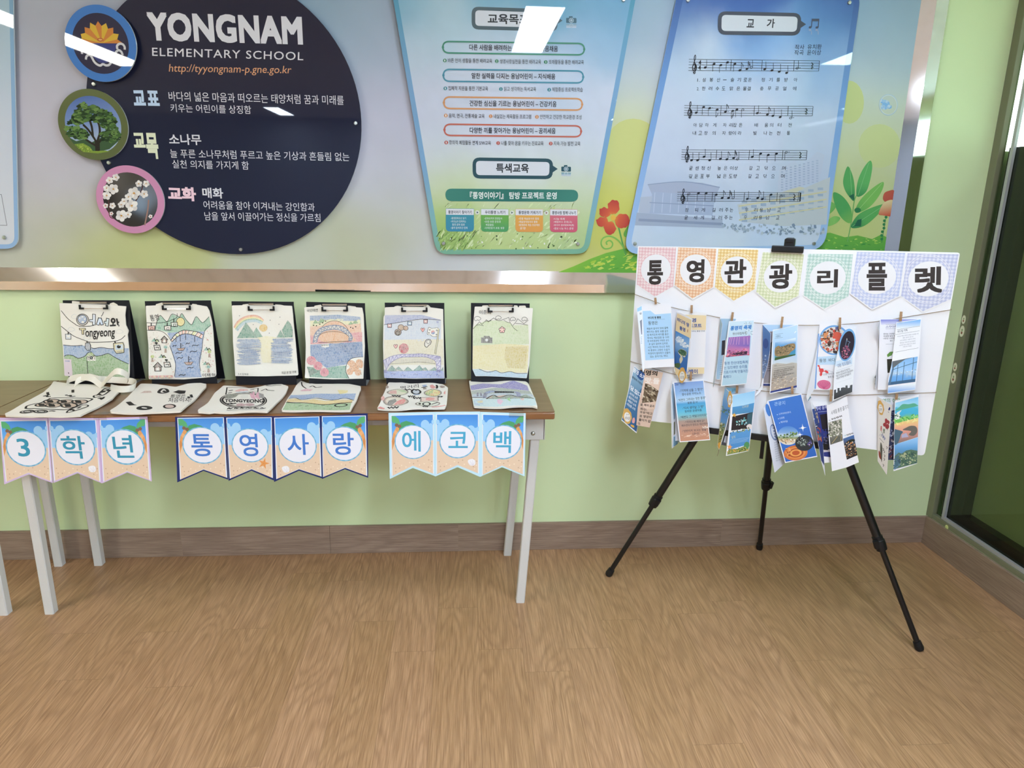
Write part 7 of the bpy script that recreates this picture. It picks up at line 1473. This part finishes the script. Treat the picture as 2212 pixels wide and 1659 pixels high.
# B2 ---- beach photo with writing
t = leaflet(B_, (1340,340), 'leaflet with a beach photo fading from sky to sand, lower row second')
leaf('back_panel', t, B_, [(1010,330),(1010,1440),(1560,320)], (.008,.010,.010), [(1012,325),(1080,318),(1565,318),(1640,1400),(1060,1430),(1005,480)], none)
leaf('side_panel', t, B_, [(1000,400),(1010,1560),(1035,395)], (.050,.054,.024), [(1015,395),(1034,400),(1142,1450),(1008,1568),(988,500)], lambda S: (S.poly([(1012,410),(1030,412),(1090,1000),(1040,1050),(1000,560)], '#8fa6bc'), S.poly([(1040,1100),(1092,1050),(1110,1250),(1040,1330)], '#6a7058'), S.poly([(1032,1350),(1120,1290),(1136,1445),(1020,1540)], '#b9d6ea'), [S.line([(1040,1375+k*24),(1110,1330+k*24)], 7, '#4a7fa8') for k in range(7)]))
def f(S):
    S.poly([(1048,392),(1565,352),(1680,1400),(1160,1438)], S.grad((1310,380),(1420,1420), [(0,'#7f9cd0'),(.18,'#8fb4dc'),(.31,'#b4d0e6'),(.335,'#4f97cc'),(.5,'#5fb4d4'),(.58,'#7fbcc4'),(.64,'#a08f86'),(.8,'#b98f7c'),(1,'#c08a70')], .012)); S.up()
    S.scatter([(1170,1330),(1680,1290),(1680,1340),(1200,1370)], 20, 30, ['#d9b9a4','#e0c9b8'], 3, .12, -.1); S.scatter([(1560,1180),(1650,1160),(1660,1200),(1560,1210)], 14, 14, ['#e3d9d0','#cfc0b6'], 5, .5); S.up()
    for s, a, b, h in (('-"기억에 남을 그 향기"',(1150,562),(1565,530),54),('향수공원 꾸미노소',(1190,622),(1532,592),46),('-"자연이 그려내는 멋진 풍경"',(1105,730),(1615,680),50),('동영 섬 사',(1290,770),(1470,752),40),('-"다시 생각날 그 맛"',(1200,870),(1580,838),50),('동피랑 관광마을',(1240,925),(1545,898),44),('-"해변도 그 색빛다이아오"',(1150,1035),(1640,985),48),('-"가이드북 배우고"',(1240,1118),(1595,1090),44),('배수연이가 만드는 대건약국',(1185,1180),(1655,1140),44),('-"선반이지 보고는 정말"',(1190,1278),(1640,1245),44),('드립니다',(1375,1325),(1500,1312),42)): S.text(s, a, b, h, '#3a3c4a', .008, res=2)
    S.text('통영여행 이름', (1058,408), (1165,396), 20, '#2f3a66', .03); S.text('한 박물관', (1060,438), (1128,430), 18, '#2f3a66', .03)
leaf('front_panel', t, B_, [(1030,378),(1148,1452),(1577,335)], (.026,.034,.018), [(1028,377),(1578,334),(1692,1415),(1146,1455)], f)
peg(B_, (1355,190), (1340,345), 'mini clothespin holding the beach photo leaflet', .024)
# B3 ---- night view page
t = leaflet(E_, (490,230), 'leaflet with a dark night photo between blue sea pages, lower row third')
leaf('back_panel', t, E_, [(290,125),(230,1110),(815,160)], (.008,.010,.012), [(285,125),(520,130),(815,165),(700,1130),(225,1115)], lambda S: (S.poly([(300,135),(480,140),(440,240),(360,220)], '#8fc0dc'), S.poly([(370,560),(345,700),(260,1070),(240,1060),(330,700)], '#3a3a38'), S.poly([(230,1060),(305,1080),(303,1130),(225,1112)], '#5a5a60'), S.text('동피랑', (410,215), (475,200), 50, '#3f7f9c', .02)), paper='#ccd0da')
def f(S):
    S.poly([(285,140),(405,265),(372,520),(290,830),(180,1185),(158,1130),(250,340)], S.grad((320,180),(200,1150), [(0,'#8fbce0'),(.18,'#6f9ccc'),(.4,'#4f7fb8'),(.55,'#5f90c4'),(.68,'#7f8a5c'),(1,'#9c8a45')], .012)); S.up()
    S.scatter([(230,450),(360,520),(350,640),(225,540)], 26, 18, ['#4f6f5a','#6f8a70','#3f5f86'], 3, .5, .5); S.scatter([(205,740),(300,760),(260,900),(190,1080)], 44, 18, ['#6f7a45','#8f8a54','#4f5f38','#c9c4a4'], 4, .5); S.poly([(165,1090),(215,1060),(200,1160),(178,1190)], '#d9a04c')
    sticker(S, 368, 335, 40, 140, .05, '김지오')
leaf('side_panel', t, E_, [(282,132),(158,1130),(408,262)], (.010,.020,.036), [(280,130),(345,190),(410,262),(378,520),(300,850),(182,1200),(152,1135),(200,760),(240,350)], f)
obj('thread', bm_tube([bplane(.03).view(*E_).pt((180,1195)), bplane(.03).view(*E_).pt((172,1250)), bplane(.028).view(*E_).pt((150,1300))], .0007, 6), M['twine'], t)
def f(S):
    S.poly([(418,270),(795,192),(785,400),(410,480)], S.grad((600,210),(600,450), [(0,'#8fc0e4'),(1,'#a9d0ea')], .02)); S.poly([(412,470),(600,440),(785,395),(765,560),(405,600)], S.grad((590,430),(590,590), [(0,'#4f8fc4'),(1,'#4f86b0')], .02)); S.poly([(410,630),(760,555),(735,830),(390,870)], '#2c2426'); S.poly([(370,905),(725,835),(700,1100),(345,1200)], S.grad((550,880),(520,1180), [(0,'#5a96cc'),(1,'#4a86c0')], .02)); S.poly([(345,1190),(500,1180),(695,1100),(688,1210),(318,1285)], '#7f8a4c'); S.up()
    S.poly([(670,590),(755,560),(735,830),(655,790)], '#3a5a64'); S.scatter([(470,720),(640,640),(650,770),(480,780)], 34, 12, ['#4f8f96','#6fb4b4','#c9d6d4','#8fb9c4'], 5, 1.2); S.scatter([(375,880),(720,810),(730,860),(370,930)], 34, 16, ['#6f8a4f','#d6dad4','#3a4a30','#9cab84'], 6, .5)
    S.poly([(650,800),(690,760),(735,770),(738,830),(690,845)], '#e0d6d4', True)
    for x, y, r, c in ((443,605,42,'#dfa84a'),(365,1150,50,'#e09a5a'),(455,1215,30,'#dca84c')): S.poly([(x+(r if i % 2 == 0 else r*.45)*cos(i*pi/5-1.4), y+(r if i % 2 == 0 else r*.45)*sin(i*pi/5-1.4)) for i in range(10)], c)
    S.up(); S.ell(655,1120,46,60,'#4f8a58',.2); S.scatter([(330,1220),(690,1120),(686,1205),(325,1275)], 40, 15, ['#a3a454','#5f7a3c','#d9a84c','#3f5a34'], 8, .6)
    S.text('디피랑', (580,492), (690,468), 52, '#c9c4a0', .0, tl=(582,448)); S.text('설명', (400,1010), (465,995), 44, '#c3c49c', .0)
    for i in range(4): S.line([(365-i*2,1030+i*22),(700-i*14,985+i*20)], 4, '#9cbad4')
leaf('front_panel', t, E_, [(410,258),(303,1300),(803,178)], (.036,.042,.018), [(408,258),(620,232),(740,205),(805,176),(770,640),(690,1218),(302,1303)], f)
peg(E_, (496,105), (490,230), 'mini clothespin holding the leaflet with the night photo', .018)
# B4 ---- blue sightseeing leaflet
t = leaflet(E_, (1430,250), 'bright blue leaflet with round night and park photos, lower row middle')
def f(S):
    S.ell(1020,520,38,110,'#4a7fc8',-.25); S.ring(1118,900,52,130,12,'#4a68a0',-.22); S.ring(1118,900,40,108,6,'#8fa0c0',-.22); S.up(); S.text('TYTP', (1092,800), (1130,1000), 44, '#3f5f9c', .03, tl=(1130,800))
    for i in range(9): S.text('통영 관광 안내', (1125+i*4, 1095+i*38), (1195+i*7, 1065+i*38), 24, '#8a8f9c', 0, res=2)
leaf('side_panel', t, E_, [(1012,357),(1130,1590),(942,485)][:0] or [(945,485),(1130,1590),(1012,357)], (.058,.062,.030), [(945,485),(985,440),(1014,357),(1312,1422),(1132,1590),(1070,1250)], f, paper='#dfe0ea')
def f(S):
    S.poly([(1030,372),(1580,258),(1850,1300),(1322,1405)], S.grad((1300,320),(1580,1350), [(0,'#3f74c4'),(.5,'#3d6fc2'),(1,'#2f62b4')], .03)); S.up()
    S.text('관광지', (1128,450), (1312,425), 78, '#a9c9f0', .0, tl=(1125,385)); S.text('스카이라인루지', (1205,605), (1410,572), 34, '#c9dcf4', .0); S.text('디피랑', (1222,680), (1305,662), 34, '#c9dcf4', 0); S.text('해저터널', (1240,745), (1355,725), 34, '#c9dcf4', 0)
    for x, y in ((1178,598),(1198,668),(1216,740)): S.ell(x, y, 8, 6, '#dfe8f4', n=8)
    S.poly(ellpts(1365,955,185,160,32), S.grad((1360,800),(1370,1110), [(0,'#4f86cc'),(.35,'#7fa3d0'),(.5,'#c9d6e0'),(.6,'#6f8a54'),(.75,'#c9b08a'),(1,'#d9d6d0')], .01)); S.poly(ellpts(1490,1250,205,130,32,-.1), '#c9743f'); S.up()
    S.scatter([(1200,960),(1400,900),(1510,900),(1520,960),(1220,1000)], 40, 15, ['#4a6a3c','#2f4a34','#7f9a5c'], 4, .8); S.scatter([(1240,1030),(1480,990),(1500,1070),(1290,1090)], 26, 20, ['#d9b48a','#e6e2da','#8f7a5c','#c9925a'], 5, .4)
    for k, (a, b, c) in enumerate(((165,100,'#d98a4c'),(130,78,'#a8502f'),(100,60,'#e0a058'),(66,40,'#b95a34'))): S.ell(1495, 1250, a, b, c, -.1, n=24); S.up(.5)
    S.scatter([(1330,1180),(1400,1150),(1380,1330),(1310,1280)], 16, 20, ['#e0a468','#8a3f26'], 7, .4); S.up()
    S.poly(ellpts(1640,1082,158,134,32,-.05), '#2f3236'); S.up(); S.scatter(ellpts(1600,1060,95,80,14), 60, 13, ['#55605c','#7f8a84','#1f2224','#a9b4ae','#3f4a48'], 9); S.scatter(ellpts(1725,1080,40,60,10), 16, 12, ['#5f5a9c','#8f84b8','#3f3a6a'], 10); S.ell(1590,1115,20,16,'#cfd6cf'); S.ell(1725,1110,12,11,'#d9b4c4')
    S.up()
    for x, y, r in ((1612,822,72),(1565,938,56)): S.poly([(x+(r if i % 2 == 0 else r*.16)*cos(i*pi/4-.1), y+(r if i % 2 == 0 else r*.16)*sin(i*pi/4-.1)) for i in range(8)], '#e2ecf4'); S.up(.5); S.ell(x, y, r*.34, r*.32, '#e8f0f6')
leaf('front_panel', t, E_, [(1012,355),(1310,1420),(1592,240)], (.030,.038,.030), [(1010,355),(1300,290),(1592,238),(1862,1316),(1590,1368),(1310,1422)], f)
peg(E_, (1432,110), (1436,246), 'mini clothespin holding the bright blue leaflet', .034)
# B5 ---- four seasons leaflet
t = leaflet(F_, (435,290), 'white leaflet with a cherry blossom road photo, lower row second from right')
def f(S):
    S.poly([(165,385),(360,355),(430,1245),(310,1230)], '#2f3a80'); S.up(); S.text('역사 유적', (165,455), (375,425), 70, '#c9cfea', .01, tl=(163,385)); S.line([(215,475),(365,462)], 5, '#c9cfea'); S.poly([(245,520),(368,500),(380,760),(285,770)], '#241f26'); S.poly([(300,920),(395,905),(408,1100),(320,1110)], '#2a2c40'); S.poly([(305,1120),(420,1110),(422,1150),(308,1160)], '#c9c4cc'); S.scatter([(300,780),(385,770),(405,1090),(315,1100)], 26, 16, ['#1f1f30','#454a70','#6f6a80'], 3)
leaf('back_panel', t, F_, [(130,340),(300,1340),(360,350)], (.010,.014,.010), [(90,285),(400,300),(690,205),(450,1330),(310,1345),(140,350)], f)
def f(S):
    S.poly([(112,425),(215,410),(285,690),(295,1000),(320,1390),(268,1300),(180,780)], S.grad((150,420),(300,1380), [(0,'#3f5590'),(.5,'#3a4a86'),(1,'#2f3a74')], .012)); S.up()
    S.scatter([(130,390),(200,400),(270,660),(220,640)], 22, 26, ['#cfb894','#d9c8a4','#a8906a'], 4, .5, 1.2); S.scatter([(200,700),(285,720),(290,1000),(215,950)], 24, 28, ['#d98a54','#c95a4c','#4a8f86','#3f4a8a'], 5, .5, 1.4); S.scatter([(130,560),(190,700),(200,760),(160,640)], 10, 12, ['#e4e6ea','#22243a'], 6)
leaf('side_panel', t, F_, [(88,282),(325,1550),(140,365)], (.048,.054,.030), [(86,280),(140,365),(215,440),(288,690),(298,1000),(338,1560),(268,1310),(180,780),(108,420)], f)
def f(S):
    S.text('사계절 통영 즐기기', (440,528), (735,415), 60, '#4a4a54', .0, tl=(432,458)); S.text('봄', (402,632), (428,625), 24, '#9a9aa4', 0); S.text('봉수골 벚꽃 축제', (450,612), (628,555), 30, '#2c2a2e', .03); S.text('가을', (655,895), (700,882), 26, '#8fb4c4', .01); S.text('한산대첩 축제', (708,882), (820,848), 28, '#2c2a2e', .03)
    S.poly([(388,655),(617,588),(636,962),(425,1034)], S.grad((500,620),(530,1000), [(0,'#a8a49c'),(.5,'#8a8a7c'),(.75,'#6f6f66'),(1,'#5a5a56')], .01)); S.poly([(640,930),(826,864),(886,1212),(706,1288)], S.grad((740,890),(790,1250), [(0,'#3f68a4'),(.25,'#4f5f80'),(.4,'#3a3432'),(1,'#242228')], .01)); S.up()
    S.scatter([(395,660),(612,600),(625,850),(410,900)], 110, 18, ['#c9c6bc','#7f8a6a','#5a6450','#a3a094','#d9d6d0','#3f4438'], 7, .6); S.poly([(425,1030),(520,900),(570,885),(630,900),(636,962)], '#5f605a'); S.up(); S.line([(450,1010),(545,890)], 6, '#c9b070'); S.line([(605,960),(612,870)], 6, '#c9a868'); S.line([(500,650),(610,710)], 6, '#2f2a26')
    S.scatter([(665,1010),(830,960),(870,1190),(715,1260)], 80, 13, ['#c98a54','#e0b080','#5a4a3c','#2a2628','#8f7a64','#d9d0c0'], 8, .6); S.poly([(680,1000),(760,945),(830,940),(834,970),(690,1020)], '#22261f', True)
leaf('front_panel', t, F_, [(362,362),(452,1482),(708,205)], (.026,.034,.030), [(360,362),(560,280),(708,203),(712,260),(760,640),(912,1332),(700,1420),(452,1484),(395,900)], f)
peg(F_, (440,92), (425,292), 'mini clothespin holding the cherry blossom leaflet', .030)
# B6 ---- three landscape photos
t = leaflet(F_, (1555,262), 'leaflet with three stacked coastal landscape photos, lower row right end')
def f(S):
    S.text('통영의 산과', (1250,320), (1620,298), 70, '#5f9a5c', .006); S.poly([(1440,460),(1520,440),(1515,1290),(1410,1290)], '#3a4060'); S.up(); S.scatter([(1430,500),(1510,480),(1505,900),(1425,900)], 26, 18, ['#d6d8e0','#54608a','#2a2f4a','#8f94b0'], 3); S.scatter([(1425,940),(1505,935),(1500,1280),(1412,1280)], 40, 14, ['#a9a4a8','#5a4a50','#2f2c38','#d0ccd0','#7a2f34'], 4)
leaf('back_panel', t, F_, [(1240,225),(1400,1300),(1930,180)], (.010,.014,.012), [(1236,215),(1500,215),(1935,180),(1900,1290),(1405,1292)], f)
def f(S):
    S.text('리플릿', (1290,870), (1350,960), 60, '#3f5a9c', .02, tl=(1310,835)); S.text('통', (1275,790), (1305,800), 80, '#b9484c', .03); S.text('영', (1320,830), (1350,840), 80, '#3a5a34', .03); S.text('소개', (1255,870), (1290,905), 50, '#8f949c', .0); S.line([(1290,800),(1325,850)], 5, '#3a3838'); S.line([(1265,920),(1335,1000)], 5, '#3a3838')
    for x, y, r in ((1385,640,30),(1410,650,26),(1350,690,26),(1395,720,34),(1375,610,20)): S.ell(x, y, r, r*1.3, '#9c3a40')
    S.up(); S.ell(1398,672,10,10,'#d9b0a8'); S.line([(1395,750),(1402,785)], 8, '#4a3a34'); S.ell(1432,420,14,30,'#2f3a78',.3); S.line([(1410,470),(1425,480)], 8, '#2f3a4a')
    S.poly([(1285,990),(1310,1060),(1312,1170),(1300,1330),(1280,1200),(1275,1080)], '#5a5a50', True); S.poly([(1255,1130),(1280,1180),(1290,1280),(1262,1250),(1250,1190)], '#8a4438', True)
    for k, (x, y) in enumerate(((1330,1110),(1345,1150),(1390,1080),(1350,1220),(1345,1280),(1330,1380))): S.line([(x-10,y-20),(x+8,y),(x-4,y+24)], 8, '#34302e', True)
    sticker(S, 1285, 400, 52, 125, -.15, '오은찬')
leaf('side_panel', t, F_, [(1242,220),(1232,1310),(1470,360)], (.014,.016,.050), [(1240,216),(1472,360),(1438,800),(1386,1548),(1230,1312),(1236,700)], f, paper='#dcd8d4')
def f(S):
    S.poly([(1535,318),(1925,215),(1925,570),(1520,675)], S.grad((1730,260),(1720,640), [(0,'#7fc0ea'),(.3,'#a9daf0'),(.34,'#4fb4d4'),(.7,'#45acd4'),(.78,'#7fc46a'),(1,'#6fb45a')], .012)); S.poly([(1520,675),(1925,572),(1918,900),(1520,1028)], S.grad((1720,610),(1720,980), [(0,'#e6cc80'),(.25,'#e6b48a'),(.5,'#d9988a'),(1,'#8a7470')], .012)); S.poly([(1518,1030),(1918,905),(1905,1345),(1518,1450)], S.grad((1720,960),(1710,1400), [(0,'#8fc0ea'),(.3,'#5f9cd4'),(.42,'#5f90b8'),(1,'#4f6a5f')], .012)); S.up()
    S.poly([(1535,450),(1600,390),(1660,340),(1760,340),(1850,325),(1900,350),(1910,370),(1700,420)], '#5aa88a', True); S.poly([(1525,600),(1560,480),(1640,440),(1600,500),(1630,570),(1560,610)], '#d9e0da'); S.scatter([(1522,600),(1925,500),(1925,560),(1522,665)], 60, 18, ['#5fb45a','#86cc6a','#4a9a4c','#a9d67c'], 3, .5); S.scatter([(1525,500),(1620,560),(1600,600),(1525,600)], 16, 12, ['#e8eae6','#3f6a4c'], 4)
    S.poly([(1520,790),(1560,775),(1660,810),(1630,860),(1600,950),(1570,1010),(1520,1020)], '#4a6474', True); S.poly([(1660,780),(1720,740),(1790,710),(1870,715),(1905,760),(1900,830),(1840,880),(1760,860),(1800,800)], '#6a6660', True); S.poly([(1640,860),(1720,830),(1760,900),(1640,915)], '#a9a8c4'); S.scatter([(1560,660),(1900,590),(1890,640),(1560,700)], 14, 34, ['#f0dc9a','#e8d08a'], 5, .3)
    S.poly([(1520,1230),(1590,1165),(1640,1185),(1720,1130),(1800,1115),(1910,1135),(1905,1345),(1518,1450)], '#54705f'); S.up(); S.scatter([(1600,1230),(1720,1160),(1900,1150),(1900,1330),(1620,1400)], 120, 15, ['#6f8a68','#8a9c78','#45604f','#a9b08c','#3a5550'], 8); S.scatter([(1520,1250),(1600,1180),(1620,1380),(1520,1440)], 34, 14, ['#4a6878','#5f8094','#3a5260'], 9, 2.0, 1.3)
leaf('front_panel', t, F_, [(1525,290),(1503,1482),(1932,182)], (.034,.038,.014), [(1524,290),(1932,180),(1928,700),(1906,1352),(1502,1485),(1512,900)], f)
peg(F_, (1560,160), (1548,262), 'mini clothespin holding the leaflet of three landscape photos', .030)

# ------------------------------------------------------------------ small things
def oval(y, z, a, b, label):
    t = thing('oval_sticker', (XW-.004, y, z-b), label, 'sticker', 'cream oval stickers on the taupe window frame')
    S = Sheet((XW-.0045, y, z), (0, -1, 0), (0, 0, 1))
    S.slab([(a*cos(i*pi/14), b*sin(i*pi/14)) for i in range(28)], .003, '#d6d2bc', '#b9b59c', uv=True); S.up()
    for k in range(28): pass
    S.fill([(a*.82*cos(i*pi/14), b*.82*sin(i*pi/14)) for i in range(28)], C('#dedbc8'), S.k*EPS); S.up()
    S.fill([(-a*.3, -b*.5), (a*.3, -b*.5), (a*.36, -b*.1), (-a*.36, -b*.1)], C('#8a5442'), S.k*EPS); S.fill([(a*.3*cos(i*pi/8), b*.18+b*.28*sin(i*pi/8)) for i in range(16)], C('#9aa87c'), S.k*EPS); S.up()
    for d in (-.14, .14): S.fill([(a*d+a*.06*cos(i*pi/4), b*.25+b*.05*sin(i*pi/4)) for i in range(8)], C('#3a3a34'), S.k*EPS)
    S.build('printed_face', M['paper'], t)
oval(2.588, .968, .011, .0175, 'smaller oval sticker of the upper pair on the window frame')
oval(2.586, .922, .0135, .0225, 'larger oval sticker of the upper pair on the window frame')
oval(2.588, .776, .011, .0175, 'smaller oval sticker of the lower pair on the window frame')
oval(2.586, .731, .0135, .0225, 'larger oval sticker of the lower pair on the window frame')
def tape(p, q, label):
    a, b = on_z(*p, TT+.0012), on_z(*q, TT+.0012); y = TY
    bm = bm_box((a.x, y-.0005, TT+.0006), (b.x, y+.03, TT+.0012)); bm_box((a.x, y-.0048, TT-.016), (b.x, y-.0042, TT+.0012), bm=bm)
    o = obj('tape_strip', bm, M['tape']); tag(o, label, 'tape', 'strips of clear tape on the table edge')
tape((1100,893),(1132,893),'short strip of shiny clear tape above the pale blue 백 pennant')
tape((200,897),(228,897),'strip of shiny clear tape above the lilac 학 pennant')
tape((300,896),(326,896),'strip of shiny clear tape above the lilac 년 pennant')
if _tobj.name in COL.objects: COL.objects.unlink(_tobj)
bpy.data.objects.remove(_tobj); bpy.data.curves.remove(_curve)
